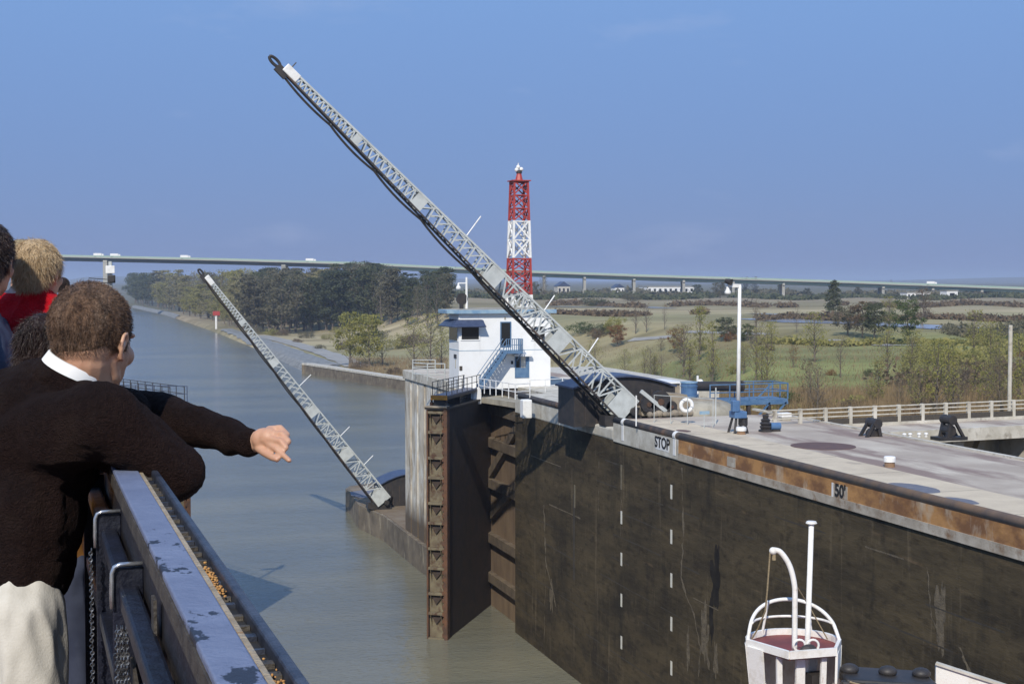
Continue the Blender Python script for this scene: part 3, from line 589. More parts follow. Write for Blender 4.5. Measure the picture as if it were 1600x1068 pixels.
# ================================================================== GATE LEAVES
def gate_leaf(hinge, tipc, label, name='lock_gate', zt=18.0, z0=-5.0, thick=1.75, orange=True):
    h = V(hinge); tp = V(tipc); a = (tp - h); ln = a.length; a.normalize(); s = a.cross(V((0, 0, 1)))   # s: towards camera-right
    g = thing(name, label, 'lock gate', (h.x, h.y, 0))
    Z = V((0, 0, 1))
    def bx(u0, u1, v0, v1, z0_, z1_, nm, m, bev=0.0):
        c = h + a * (u0 + u1) / 2 + s * (v0 + v1) / 2; c = V((c.x, c.y, (z0_ + z1_) / 2))
        return MB().frame(c, a * (u1 - u0) / 2, s * (v1 - v0) / 2, Z * (z1_ - z0_) / 2).build(nm, m, g, bevel=bev)
    bx(0, ln - 0.55, -thick * 0.46, thick * 0.5, z0, zt, 'leaf_body', M['gate_dark'])
    # mitre end: two flanges, panels and horizontal girders
    bx(ln - 0.56, ln + 0.08, -thick * 0.5, -thick * 0.5 + 0.30, z0, zt + 0.25, 'end_flange', M['rust'], 0.03)
    bx(ln - 0.552, ln - 0.05, thick * 0.5 - 0.14, thick * 0.5 + 0.003, z0, zt, 'end_flange', M['rust'], 0.03)
    bx(ln - 0.553, ln - 0.42, -thick * 0.5 + 0.302, thick * 0.5 - 0.142, z0, zt, 'end_panel', M['gate_panel'])
    nz_ = 10; pitch = 2.0; zz = zt - 0.25; k = 0
    while zz > -2:
        bx(ln - 0.55, ln + 0.02, -thick * 0.5 + 0.302, thick * 0.5 - 0.142, zz - 0.10, zz + 0.10, 'girder', M['gate_panel'], 0.02)
        # gusset plates below the girder: triangular
        for v in (-thick * 0.5 + 0.55, thick * 0.5 - 0.35):
            c = h + a * (ln - 0.42) + s * v; p0 = V((c.x, c.y, zz - 0.10))
            tri = [p0, p0 + a * 0.42, p0 - Z * 1.05]
            MB().extr(tri, s * 0.05).build('gusset_and_shade', M['gate_panel'], g)
        c = h + a * (ln - 0.30) + s * 0.05; p0 = V((c.x, c.y, zz - 0.12))
        MB().extr([p0 - s * 0.5, p0 + s * 0.55, p0 + s * 0.1 - Z * 0.75], a * 0.05).build('gusset_and_shade', M['gate_dark'], g)  # dark triangle stands in for the shadow below each girder
        zz -= pitch if k % 2 else 1.55; k += 1
    # bolt teeth on the outer flange
    mb = MB(); zz = zt - 0.6; c = h + a * (ln - 0.08) + s * (-thick * 0.5 + 0.36); mb.frame((c.x, c.y, zt / 2), a * 0.02, s * 0.03, Z * zt / 2)
    while zz > 0:
        c = h + a * (ln + 0.0) + s * (-thick * 0.5 + 0.36); mb.frame((c.x, c.y, zz), a * 0.09, s * 0.07, Z * 0.14); zz -= 0.55
    mb.build('bolts', M['rust'], g)
    bx(-0.1, ln + 0.05, -thick * 0.5 - 0.1, thick * 0.5 + 0.1, zt, zt + 0.12, 'top_plate', M['black_steel'])
    bx(ln - 0.6, ln + 0.15, -thick * 0.5, thick * 0.5 + 0.15, zt + 0.122, zt + 0.26, 'buffer', M['stone_tan'], 0.04)
    # narrow walkway above
    zk = zt + 1.05; wk = 0.62
    bx(-1.0, ln - 0.3, -wk - 0.1, wk - 0.1, zk - 0.10, zk, 'walkway', M['navy_roof'])
    for v in (-wk - 0.08, wk - 0.12):
        bx(-1.0, ln - 0.3, v - 0.04, v + 0.04, zk - 0.30, zk - 0.101, 'walkway_beam', M['black_steel'])
    for u in (0.5, ln * 0.35, ln * 0.7, ln - 0.8): bx(u, u + 0.25, -wk, wk - 0.2, zt + 0.122, zk - 0.30, 'walkway_support', M['black_steel'])
    if orange: bx(ln - 0.3, ln - 0.22, -wk - 0.15, wk - 0.05, zk - 0.32, zk + 0.03, 'end_board', M['orange'])
    def pt(u, v, z): c = h + a * u + s * v; return V((c.x, c.y, z))
    for v in (-wk - 0.06, wk - 0.14): railing([pt(-1.0, v, zk), pt(ln - 0.4, v, zk)], 1.05, M['black_steel'], 2, 1.35, 0.028, parent=g)
    # bits of machinery on top
    MB().tube([pt(ln - 1.5, thick * 0.42, zt + 0.2), pt(ln * 0.2, thick * 0.45, zt + 0.3)], 0.09, 8).build('rod', M['black_steel'], g)
    for u in (ln - 0.9, ln - 2.2, ln - 3.6, ln - 5.4): MB().lathe(pt(u, thick * 0.40, zt + 0.12), [(0.16, 0), (0.16, 0.35), (0.08, 0.4), (0.08, 0.6)], 10).build('fitting', M['rust'], g)
    return g
tipr = P(686, 900, 1); tr = G(686, 998, 0)
gate_leaf((35.3, Y2 - 0.6, 0), (tr.x - 0.15, tr.y, 0), 'rusty steel lock gate standing ajar, its dark walkway ending in an orange board')
gate_leaf((2.2, 121.5, 0), (8.0, 107.5, 0), 'opposite lock gate with a pipe railing on top, glimpsed beyond the pointing man', zt=18.0, orange=False)
railing([(8.6, 107.2, 19.05), (2.6, 110.5, 19.05), (-2, 112.5, 19.05)], 1.15, M['navy_roof'], 2, 1.5, 0.025, 'railing', 'slim blue pipe railing beyond the shoulder of the pointing man', 'railing')
# ================================================================== FENDER BOOMS
def boom(sg=1.0):
    """arm at the origin pointing to -X and up; returns root; tip position solved below"""
    root = thing('fender_boom', 'x', 'boom', (0, 0, 0))
    Ln = BL; u = V((-BC, 0, BS)); nn = V((BS, 0, BC)); yy = V((0, 1, 0))            # nn: upper side
    def Hh(t): return (1.75 + (0.46 - 1.75) * t)
    def Ww(t): return (1.45 + (0.40 - 1.45) * t)
    def pt(t, i, j): return u * (Ln * t) + nn * (Hh(t) / 2 * j) + yy * (Ww(t) / 2 * i)
    for i in (-1, 1):
        for j in (-1, 1):
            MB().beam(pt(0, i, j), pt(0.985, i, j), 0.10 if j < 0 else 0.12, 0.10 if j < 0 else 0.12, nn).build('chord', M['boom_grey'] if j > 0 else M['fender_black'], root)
    plates = [(0.0, 0.045), (0.20, 0.235), (0.395, 0.43), (0.615, 0.642), (0.795, 0.812)]
    ends = [(0.045, 0.20, 5, 'box'), (0.235, 0.395, 6, 'box'), (0.43, 0.615, 8, 'batten'), (0.642, 0.795, 9, 'vee'), (0.812, 0.965, 13, 'vee')]
    for a, b_ in plates:
        for i in (-1, 1):
            MB().extr([pt(a, i, -1.03), pt(b_, i, -1.03), pt(b_, i, 1.03), pt(a, i, 1.03)], yy * (0.03 * i)).build('gusset_plate', M['boom_grey'], root)
        MB().extr([pt(a, -1, 1.02), pt(b_, -1, 1.02), pt(b_, 1, 1.02), pt(a, 1, 1.02)], nn * 0.03).build('gusset_plate', M['boom_grey'], root)
    for i in (-1, 1):
        mb = MB()
        for a, b_, k, kind in ends:
            for q in range(k):
                t0 = a + (b_ - a) * q / k; t1 = a + (b_ - a) * (q + 1) / k; wd = 0.085 if t0 > 0.6 else 0.10
                if kind == 'box':
                    mb.beam(pt(t0, i, -1), pt(t0, i, 1), wd, 0.05, yy); mb.beam(pt(t0, i, -1 if q % 2 else 1), pt(t1, i, 1 if q % 2 else -1), wd, 0.05, yy)
                elif kind == 'batten':
                    mb.beam(pt(t0, i, -1), pt(t0 + 0.006, i, 1), wd, 0.05, yy); mb.beam(pt(t0, i, 1), pt(t1, i, -0.2), wd * 0.8, 0.05, yy)
                else:
                    tm = (t0 + t1) / 2; mb.beam(pt(t0, i, -1), pt(tm, i, 1), wd, 0.05, yy); mb.beam(pt(tm, i, 1), pt(t1, i, -1), wd, 0.05, yy)
        mb.build('side_lacing', M['boom_grey'], root)
    for j in (-1, 1):
        for a, b_, k, kind in ends:
            mb = MB()
            for q in range(k):
                t0 = a + (b_ - a) * q / k; t1 = a + (b_ - a) * (q + 1) / k
                mb.beam(pt(t0, -1, j), pt(t0, 1, j), 0.07, 0.05, nn); mb.beam(pt(t0, -1 if q % 2 else 1, j), pt(t1, 1 if q % 2 else -1, j), 0.07, 0.05, nn)
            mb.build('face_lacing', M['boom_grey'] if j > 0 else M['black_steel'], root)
    # walkway plank along the underside
    MB().beam(pt(0, 0, -1.12), pt(0.97, 0, -1.16), 0.3, 0.05, nn).build('underside_rail', M['black_steel'], root)
    # white head and dark shackle
    MB().beam(pt(0.965, 0, 0.25), pt(1.0, 0, 0.25), 0.62, 0.55, nn).build('head', M['white_paint'], root, bevel=0.05)
    c = pt(1.0, 0, -0.6) + u * 0.55
    mb = MB(); a1 = u * 0.38; b1 = nn * 0.22; ring = []
    for k in range(17): q = 2 * math.pi * k / 16; ring.append(c + u * 0.10 + a1 * 1.12 * math.cos(q) + b1 * 0.75 * math.sin(q))
    mb.tube(ring, 0.10, 8, False); mb.build('shackle', M['black_steel'], root)
    MB().beam(pt(0.985, 0, -1.2), pt(1.012, 0, -1.2), 0.34, 0.5, nn).build('shackle_block', M['black_steel'], root)
    # slack wire rope beneath
    pts = []; sup = [0.985, 0.86, 0.735, 0.60, 0.45, 0.30, 0.12, 0.0]; sag = [0.16, 0.2, 0.2, 0.22, 0.12, 0.1, 0.08]
    for k in range(len(sup) - 1):
        for q in range(7):
            v = q / 7; t_ = sup[k] + (sup[k + 1] - sup[k]) * v; pts.append(u * (Ln * t_) - nn * (Hh(t_) / 2 + (0.24 + 4 * sag[k] * v * (1 - v)) * sg) )
    pts.append(-nn * 0.95)
    MB().tube(pts, 0.075, 6).build('fender_rope', M['black_steel'], root)
    for t_ in sup[1:-1]:
        MB().beam(pt(t_, 0, -1), u * (Ln * t_) - nn * (Hh(t_) / 2 + 0.28 * sg), 0.10, 0.10, u).build('rope_hanger', M['boom_grey'], root)
    for t_, ln in ((0.505, 2.3), (0.275, 1.9), (0.14, 1.9)):
        q = pt(t_, 1, 1); MB().tube([q, q + V((0.62, 0.2, 0.75)) * ln * 0.85], 0.045, 6).build('stay_post', M['white_paint'], root)
    MB().tube([pt(0.99, 0, 1), pt(0.99, 0, 1) + V((0.35, 0, 0.4))], 0.04, 6).build('stay_post', M['black_steel'], root)
    MB().tube([V((0.25, -1.0, 0)), V((0.25, 1.0, 0))], 0.28, 14).build('pivot', M['black_steel'], root)
    MB().box(-1.7, 0.9, -0.55, 0.55, -0.95, -0.28).build('foot_box', M['black_steel'], root); MB().box(-0.5, 1.1, 0.75, 1.2, -0.9, 0.75).build('foot_bracket', M['black_steel'], root)
    return root
b1 = G(978, 655, ZC); b1 = V((XW + 1.6, b1.y, ZC + 0.35))
b1.y = YX(978, XW + 1.6, ZC + 0.35)
tp1 = PY(444, 106, b1.y); dv = tp1 - b1; BL = dv.length; BC = -dv.x / BL; BS = dv.z / BL
print('BOOM', BL, BC, BS, b1)
bm1 = boom(0.75); bm1.location = b1
bm1['label'] = 'large nearer pale grey lattice boom reared over the lock, with slack black rope beneath'
tb = PY(600, 783, 153); b2 = V((33.4, YX(598, 33.4, 3.6), 3.6))
bm2 = boom(0.45); bm2.location = b2; bm2['label'] = 'farther smaller-looking grey lattice boom rising from the low guide wall above the water'
tp2 = PY(335, 449, b2.y); dv2 = tp2 - b2
print('B2', dv2.length, math.degrees(math.atan2(dv2.z, -dv2.x)), math.degrees(math.atan2(BS, BC)))
bm2.rotation_euler = (0, math.atan2(dv2.z, -dv2.x) - math.atan2(BS, BC), 0)
for o in (bm1, bm2): o['group'] = 'fender booms of the lock'
# winch houses with barrel roofs
def winch_house(x0, x1, y0, y1, z, hs, hc, label):
    g = thing('winch_house', label, 'winch house', ((x0 + x1) / 2, y0, z), 'black winch houses')
    def prof(y, e, zz=0):
        return [V((x0 - e, y, z + zz))] + [V((x0 - e + (x1 - x0 + 2 * e) * i / 14, y, z + hs + (hc - hs) * math.sin(math.pi * i / 14) + zz)) for i in range(15)] + [V((x1 + e, y, z + zz))]
    MB().extr(prof(y0, 0), (0, y1 - y0, 0)).build('body', M['black_steel'], g)
    top = [p + V((0, -0.25, 0.0)) for p in prof(y0, 0.15)[1:-1]]
    poly = top + [p + V((0, 0, 0.12)) for p in reversed(top)]
    MB().extr(poly, (0, y1 - y0 + 0.5, 0)).build('roof', M['navy_roof'], g)
    for i in range(1, 9):
        x = x0 + (x1 - x0) * i / 9; MB().box(x - 0.05, x + 0.05, y0 - 0.05, y0 + 0.003, z + 0.1, z + hs * 0.95).build('wall_rib', M['fender_black'], g)
    return g
x0 = PY(897, 640, b1.y + 1.4).x; x1 = PY(1052, 640, b1.y + 1.4).x
winch_house(x0, x1, b1.y + 1.4, b1.y + 4.6, ZC - 0.8, 2.55, 3.3, 'black barrel-roofed winch house behind the foot of the nearer boom')
xx0 = PY(594, 790, b2.y + 1.3).x
winch_house(xx0, xx0 + 6.6, b2.y + 1.3, b2.y + 4.6, 2.77, 2.4, 3.5, 'black barrel-roofed winch house on the low guide wall by the farther boom')
# winch machinery beside the nearer boom foot
wn = thing('boom_winch', 'tangle of rusty winch gear and tan concrete base right of the nearer boom foot', 'winch', (b1.x + 2.2, b1.y, ZC))
bx0 = b1.x + 0.9
MB().box(bx0, bx0 + 3.4, b1.y - 0.6, b1.y + 1.1, ZC - 0.0, ZC + 0.55).build('base', M['stone_tan'], wn, bevel=0.08)
MB().extr([(bx0 + 1.3, b1.y - 0.5, ZC + 0.55), (bx0 + 3.6, b1.y - 0.5, ZC + 0.55), (bx0 + 3.3, b1.y - 0.5, ZC + 1.35), (bx0 + 1.9, b1.y - 0.5, ZC + 1.5)], (0, 1.4, 0)).build('base', M['stone_tan'], wn)
for dx, rr, dz in ((0.35, 0.55, 0.8), (1.2, 0.75, 0.95), (2.0, 0.4, 0.6)):
    MB().tube([(bx0 + dx, b1.y - 0.95, ZC + dz), (bx0 + dx, b1.y - 0.72, ZC + dz)], rr, 20).build('gear', M['black_steel'], wn)
    MB().tube([(bx0 + dx, b1.y - 1.05, ZC + dz), (bx0 + dx, b1.y + 0.3, ZC + dz)], rr * 0.3, 12).build('axle', M['rust'], wn)
MB().beam((bx0 - 0.2, b1.y - 0.9, ZC + 1.7), (bx0 + 1.6, b1.y - 0.9, ZC + 0.3), 0.2, 0.25).build('arm', M['boom_grey'], wn)
random.seed(4)
for i in range(9):
    MB().ell((bx0 + 0.3 + 0.38 * i, b1.y - 1.15 + random.uniform(-0.2, 0.2), ZC + 0.15), (random.uniform(0.2, 0.38), 0.28, random.uniform(0.15, 0.3)), seg=7, rings=5).build('rubble', M['stone_tan'], wn)
MB().ell((bx0 + 5.2, b1.y + 1.5, ZC + 0.05), (2.6, 1.2, 0.9), seg=20, rings=10).build('mound', M['stone_tan'], wn, smooth=True)
# post in front of the boom foot
c = G(970, 664, ZC); MB().tube([(c.x + 0.7, c.y - 0.8, ZC), (c.x + 0.7, c.y - 0.8, ZC + 1.9)], 0.045, 8).build('marker_post', M['white_paint'])
tag([o for o in COL.objects if o.name.startswith('marker_post')][0], 'thin pale upright post in front of the nearer boom foot', 'post')
# ================================================================== CONTROL HOUSE
c = G(860, 603, ZC); YH = c.y; XR = c.x; XL = PY(717, 606, YH).x
hs = thing('control_house', 'white two-storey lock control house with a blue outside stair and flat roof', 'house', ((XL + XR) / 2, YH, ZC))
ZR = PY(800, 489.5, YH).z; CH = 3.1
fp = [(XL, YH), (XR, YH), (XR, YH + 7), (XL + 3, YH + 7), (XL, YH + CH)]
print('house', XL, XR, YH, ZR)
MB().prism(fp, ZC - 0.1, ZR).build('walls', M['house_white'], hs)
def Hh_(px, py): return PY(px, py, YH)
def opening(px0, py0, px1, py1, nm, frame_m, pane_m, y=YH, fw=0.09, bars=0):
    a = PY(px0, py0, y); b_ = PY(px1, py1, y); x0, x1, z1, z0 = a.x, b_.x, a.z, b_.z
    mb = MB()
    for q in ((x0 - fw, x0, z0 - fw, z1 + fw), (x1, x1 + fw, z0 - fw, z1 + fw), (x0, x1, z1, z1 + fw), (x0, x1, z0 - fw, z0)): mb.box(q[0], q[1], y - 0.06, y + 0.05, q[2], q[3])
    for k in range(bars): xx = x0 + (x1 - x0) * (k + 1) / (bars + 1); mb.box(xx - 0.03, xx + 0.03, y - 0.05, y + 0.05, z0, z1)
    f = mb.build(nm, frame_m, hs); MB().box(x0, x1, y - 0.015, y + 0.03, z0, z1).build('pane', pane_m, f); return f
opening(721, 510, 748, 530, 'window', M['house_white'], M['glass_dark'], bars=0)
opening(831, 510, 851, 530, 'window', M['house_white'], M['glass_dark'], bars=1)
opening(783, 504, 797, 540, 'door', M['blue_paint'], M['glass_dark'])
opening(806, 557, 825, 588, 'door', M['blue_paint'], M['blue_paint'])
a = Hh_(806, 557); b_ = Hh_(812, 574); MB().box(a.x, b_.x, YH - 0.03, YH + 0.01, b_.z, a.z).build('door_window', M['glass_dark'], hs)
a = Hh_(814, 557); b_ = Hh_(821, 574); MB().box(a.x, b_.x, YH - 0.03, YH + 0.01, b_.z, a.z).build('notice', M['pale_concrete'], hs)
a = Hh_(802, 553); b_ = Hh_(829, 556); MB().box(a.x, b_.x, YH - 0.5, YH + 0.01, b_.z, a.z).build('door_canopy', M['white_paint'], hs)
a = Hh_(735, 547.6); MB().box(XL + 0.003, XR + 0.01, YH - 0.012, YH + 0.02, a.z - 0.025, a.z + 0.025).build('joint_line', M['roof_edge'], hs)
for px, py, w_, h_, m in ((720, 575, 0.12, 0.18, 'side_brown'), (800, 566, 0.09, 0.14, 'glass_dark'), (789, 497, 0.06, 0.1, 'concrete')):
    a = Hh_(px, py); MB().box(a.x - w_, a.x + w_, YH - 0.05, YH + 0.02, a.z - h_, a.z + h_).build('wall_box', M[m], hs)
# chamfered bay face: window, sign, mark
d1 = V((0, 1, 0)); nb = V((-1, 0, 0)); bl = CH
def bay(u0, u1, z0, z1, t_, nm, m, par=hs):
    p = V((XL, YH, 0)) + d1 * u0; q = V((XL, YH, 0)) + d1 * u1
    c_ = (p + q) / 2 + nb * (t_ / 2 - 0.01); c_.z = (z0 + z1) / 2
    return MB().frame(c_, d1 * abs(u1 - u0) / 2, nb * t_ / 2, V((0, 0, (z1 - z0) / 2))).build(nm, m, par)
zt_ = Hh_(735, 509).z; zb_ = Hh_(735, 532).z
wf = bay(0.2, bl - 0.1, zb_ - 0.08, zt_ + 0.08, 0.05, 'window', M['house_white']); bay(0.32, bl - 0.22, zb_, zt_, 0.065, 'pane', M['glass_dark'], wf)
zz = Hh_(735, 557).z; bay(0.7, 1.45, zz - 0.16, zz + 0.16, 0.06, 'wall_sign', M['black_steel']); zz = Hh_(735, 568).z; bay(0.95, 1.03, zz - 0.4, zz + 0.35, 0.05, 'wall_mark', M['concrete'])
zz = Hh_(735, 547).z; bay(0, bl, zz - 0.03, zz + 0.03, 0.03, 'joint_line', M['roof_edge'])
# roof slab
ov = 0.42
rf = MB().prism([(XL - 0.1, YH - ov), (XR + ov, YH - ov), (XR + ov, YH + 7.4), (XL + 2.8, YH + 7.4), (XL - 0.9, YH + CH + 0.3), (XL - 0.9, YH + 0.5)], ZR, ZR + 0.32).build('roof', M['roof_edge'], hs, bevel=0.03)
MB().prism([(XL, YH - ov + 0.15), (XR + ov - 0.15, YH - ov + 0.15), (XR + ov - 0.15, YH + 7.2), (XL + 3, YH + 7.2), (XL - 0.7, YH + CH)], ZR + 0.32, ZR + 0.36).build('roof_gravel', M['concrete'], rf)
# awning round the corner windows
az0 = Hh_(735, 509.5).z; az1 = Hh_(735, 499).z; xa = Hh_(753, 505).x
outl = [V((xa, YH, 0)), V((XL, YH, 0)), V((XL, YH, 0)) + d1 * bl]
lows = [V((xa + 0.12, YH - 0.95, 0)), V((XL - 0.75, YH - 0.85, 0)), V((XL, YH, 0)) + d1 * bl + V((-0.95, 0.2, 0))]
vs = []
for a, b_ in zip(outl, lows):
    for k, (f, z_) in enumerate(((0, az1), (0.35, az1 - 0.08), (0.7, az0 + 0.18), (1.0, az0), )): c_ = a.lerp(b_, f); vs.append(V((c_.x, c_.y, z_)))
mb = MB(); mb.add(vs, [(i * 4 + j, i * 4 + j + 1, (i + 1) * 4 + j + 1, (i + 1) * 4 + j) for i in range(2) for j in range(3)])
aw = mb.build('awning', M['navy_roof'], hs); sm = aw.modifiers.new('s', 'SOLIDIFY'); sm.thickness = 0.07
# outside stair
p0 = Hh_(741, 590); p1 = Hh_(786, 546); ys0, ys1 = YH - 1.35, YH - 0.35
zs0 = ZC + 0.02; zs1 = Hh_(790, 547).z; xs0 = Hh_(744, 590).x; xs1 = Hh_(784, 545).x
nst = 12
for y_ in (ys0, ys1):
    MB().beam((xs0, y_, zs0 + 0.1), (xs1, y_, zs1), 0.06, 0.28).build('stair_stringer', M['blue_paint'], hs)
for i in range(nst):
    u_ = (i + 0.7) / nst; x = xs0 + (xs1 - xs0) * u_; z = zs0 + (zs1 - zs0) * u_; MB().box(x - 0.14, x + 0.14, ys0 + 0.03, ys1 - 0.03, z - 0.02, z + 0.02).build('stair_tread', M['blue_paint'], hs)
xpl = Hh_(809, 545).x
MB().box(xs1, xpl, ys0, YH - 0.003, zs1 - 0.22, zs1 - 0.0).build('landing', M['blue_paint'], hs)
for x in (xs1 + 0.1, xpl - 0.08): MB().beam((x, ys0 + 0.1, zs1 - 0.2), (x, YH, zs1 - 0.9), 0.06).build('landing_bracket', M['blue_paint'], hs)
up = V((0, 0, 1))
for y_ in (ys0,):
    for k in (0.5, 1.0):
        MB().tube([V((xs0, y_, zs0 + 0.1)) + up * k, V((xs1, y_, zs1)) + up * k, V((xpl, y_, zs1)) + up * k], 0.03, 6).build('handrail', M['blue_paint'], hs)
    for i in range(9):
        u_ = i / 8; q = V((xs0 + (xs1 - xs0) * u_, y_, zs0 + 0.1 + (zs1 - zs0 - 0.1) * u_)); MB().tube([q, q + up], 0.028, 6).build('stair_post', M['blue_paint'], hs)
MB().tube([V((xs0, ys1, zs0 + 1.1)), V((xs1, ys1, zs1 + 1))], 0.03, 6).build('handrail', M['blue_paint'], hs)
for i in range(9):
    x = xs1 + (xpl - xs1) * i / 8; MB().box(x - 0.03, x + 0.03, ys0 - 0.01, ys0 + 0.02, zs1, zs1 + 1.0).build('baluster', M['blue_paint'], hs)
for i in range(6):
    y_ = ys0 + (YH - ys0) * i / 6; MB().box(xpl - 0.03, xpl + 0.0, y_, y_ + 0.09, zs1, zs1 + 1.0).build('baluster', M['blue_paint'], hs)
# roof lamp mast and its round loudspeaker
c = PY(729, 480, YH + 3.2); lt = thing('lamp_mast', 'white lamp mast with bracket lamp and dark disc standing on the control house roof', 'lamp mast', (c.x, c.y, ZR + 0.36))
zt_ = PY(729, 433, c.y).z
MB().tube([(c.x, c.y, ZR + 0.36), (c.x, c.y, zt_)], [0.12, 0.09], 8).build('mast', M['white_paint'], lt)
MB().beam((c.x, c.y, zt_ - 0.5), (c.x - 0.75, c.y, zt_ - 0.5), 0.09, 0.09).build('bracket', M['white_paint'], lt)
MB().lathe((c.x - 0.72, c.y, zt_ - 1.0), [(0.2, 0), (0.22, 0.12), (0.1, 0.3), (0.07, 0.5)], 12).build('lamp', M['white_paint'], lt)
MB().tube([(c.x - 0.42, c.y - 0.1, zt_ - 1.85), (c.x - 0.42, c.y + 0.1, zt_ - 1.85)], [0.5, 0.5], 16).build('signal_disc', M['black_steel'], lt)
MB().beam((c.x - 0.45, c.y, zt_ - 2.1), (c.x - 0.45, c.y, ZR + 0.36), 0.3, 0.3).build('signal_box', M['black_steel'], lt)
# ================================================================== RED AND WHITE TOWER
tc0 = P(811, 440, 172); tb_z = 15.0
tw = thing('lattice_tower', 'red and white banded steel lattice tower with white lamps on top behind the house', 'tower', (tc0.x, tc0.y, tb_z))
def tz(py): return P(810, py, 172).z
bands = [(tb_z, tz(460), 'white_paint'), (tz(460), tz(403), 'red_paint'), (tz(403), tz(345), 'white_paint'), (tz(345), tz(284), 'red_paint')]
ztt = tz(284)
def thw(z): return 0.84 * (1.0 + (1.42 - 1.0) * (ztt - z) / (ztt - tz(460))) if z > tz(470) else 0.84 * (1.42 + 0.25 * (tz(470) - z) / 8)
for z0, z1, m in bands:
    kk = 3 if m == 'red_paint' or z0 > 20 else 3
    for sx1, sy1 in ((-1, -1), (1, -1), (1, 1), (-1, 1)):
        MB().beam((tc0.x + sx1 * thw(z0), tc0.y + sy1 * thw(z0), z0 + 0.002), (tc0.x + sx1 * thw(z1), tc0.y + sy1 * thw(z1), z1 - 0.002), 0.26 if m == 'white_paint' else 0.22).build('leg', M[m], tw)
    for (ax, ay), (bx_, by_) in (((-1, -1), (1, -1)), ((1, -1), (1, 1)), ((1, 1), (-1, 1)), ((-1, 1), (-1, -1))):
        mb = MB(); n_ = 2 if m == 'white_paint' else 3
        for q in range(n_):
            za = z0 + (z1 - z0) * q / n_; zb = z0 + (z1 - z0) * (q + 1) / n_; ha, hb = thw(za), thw(zb); th = 0.17 if m == 'white_paint' else 0.13
            mb.beam((tc0.x + ax * ha, tc0.y + ay * ha, za), (tc0.x + bx_ * hb, tc0.y + by_ * hb, zb), th); mb.beam((tc0.x + bx_ * ha, tc0.y + by_ * ha, za), (tc0.x + ax * hb, tc0.y + ay * hb, zb), th)
            mb.beam((tc0.x + ax * hb, tc0.y + ay * hb, zb - 0.1), (tc0.x + bx_ * hb, tc0.y + by_ * hb, zb - 0.1), 0.12)
        mb.build('bracing', M[m], tw)
MB().box(tc0.x - 1.15, tc0.x + 1.15, tc0.y - 1.15, tc0.y + 1.15, ztt, ztt + 0.12).build('platform', M['red_paint'], tw)
MB().lathe((tc0.x, tc0.y, ztt + 0.12), [(0.5, 0), (0.32, 0.7), (0.3, 0.85)], 8).build('lantern_base', M['red_paint'], tw)
MB().lathe((tc0.x, tc0.y, ztt + 0.97), [(0.35, 0), (0.35, 0.35)], 12).build('lantern_ring', M['black_steel'], tw)
for dx, dz in ((-0.12, 0.75), (0.28, 0.5), (-0.3, 0.42)): MB().ell((tc0.x + dx, tc0.y, ztt + 0.97 + dz), 0.26, seg=12, rings=8).build('lamp', M['white_paint'], tw, smooth=True)
MB().tube([(tc0.x - 0.1, tc0.y, ztt + 1.3), (tc0.x - 0.1, tc0.y, ztt + 2.2)], 0.06, 6).build('finial', M['white_paint'], tw)
# ================================================================== SKYWAY BRIDGE
br = thing('skyway_bridge', 'long pale green girder bridge on concrete piers crossing the far landscape', 'bridge', (0, 1150, 0))
bpx = [(-420, 391), (100, 403.5), (350, 409), (560, 415), (830, 428), (1000, 434), (1300, 443), (1575, 453), (1800, 462), (2200, 480)]
def bd(px): return 1150.0 + 90 * ((px - 600) / 1000) ** 2 * 0
top = [P(x, y - 3.0, bd(x)) for x, y in bpx]
fine = []
for a, b_ in zip(top[:-1], top[1:]): fine += [a.lerp(b_, i / 6) for i in range(6)]
fine.append(top[-1])
def girder(off, h, wd, m, nm):
    mb = MB()
    for a, b_ in zip(fine[:-1], fine[1:]): mb.beam(a + up * off, b_ + up * off, wd, h)
    return mb.build(nm, m, br)
girder(-0.4, 0.8, 18, M['bridge_deck'], 'road_deck')
girder(0.35, 0.5, 0.0, M['bridge_deck'], 'x') if False else None
for sy in (-8.6, 8.6):
    mb = MB()
    for a, b_ in zip(fine[:-1], fine[1:]): mb.beam(a + FW * sy + up * 0.45, b_ + FW * sy + up * 0.45, 0.25, 0.9)
    mb.build('parapet', M['bridge_green'], br)
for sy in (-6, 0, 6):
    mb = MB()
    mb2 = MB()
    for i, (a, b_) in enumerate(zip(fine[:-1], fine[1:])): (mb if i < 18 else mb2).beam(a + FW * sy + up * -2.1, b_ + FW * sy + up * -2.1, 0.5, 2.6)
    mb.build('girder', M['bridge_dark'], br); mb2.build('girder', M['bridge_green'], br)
def bridge_at(px):
    for (xa, ya), (xb, yb) in zip(bpx[:-1], bpx[1:]):
        if xa <= px <= xb: return P(px, ya + (yb - ya) * (px - xa) / (xb - xa) - 3.0, 1150)
for px in (-300, -60, 168, 445, 700, 772, 850, 913, 990, 1067, 1144, 1222, 1300, 1377, 1454, 1530, 1610, 1700):
    q = bridge_at(px); mb = MB()
    zb = landz(q.x, q.y) - 1; fat = 2.2 if px < 500 else 1.3
    MB().beam(q - RT * 0 + up * (-3.5) - FW * 7.5, q + up * (-3.5) + FW * 7.5, fat * 1.5, 1.6, up).build('pier_cap', M['bridge_deck'], br)
    for sy in (-5.5, 5.5): MB().beam(q + FW * sy - up * 4.0, V(((q + FW * sy).x, (q + FW * sy).y, zb)), fat * 1.6, fat * 1.6, FW).build('pier', M['bridge_deck'], br)
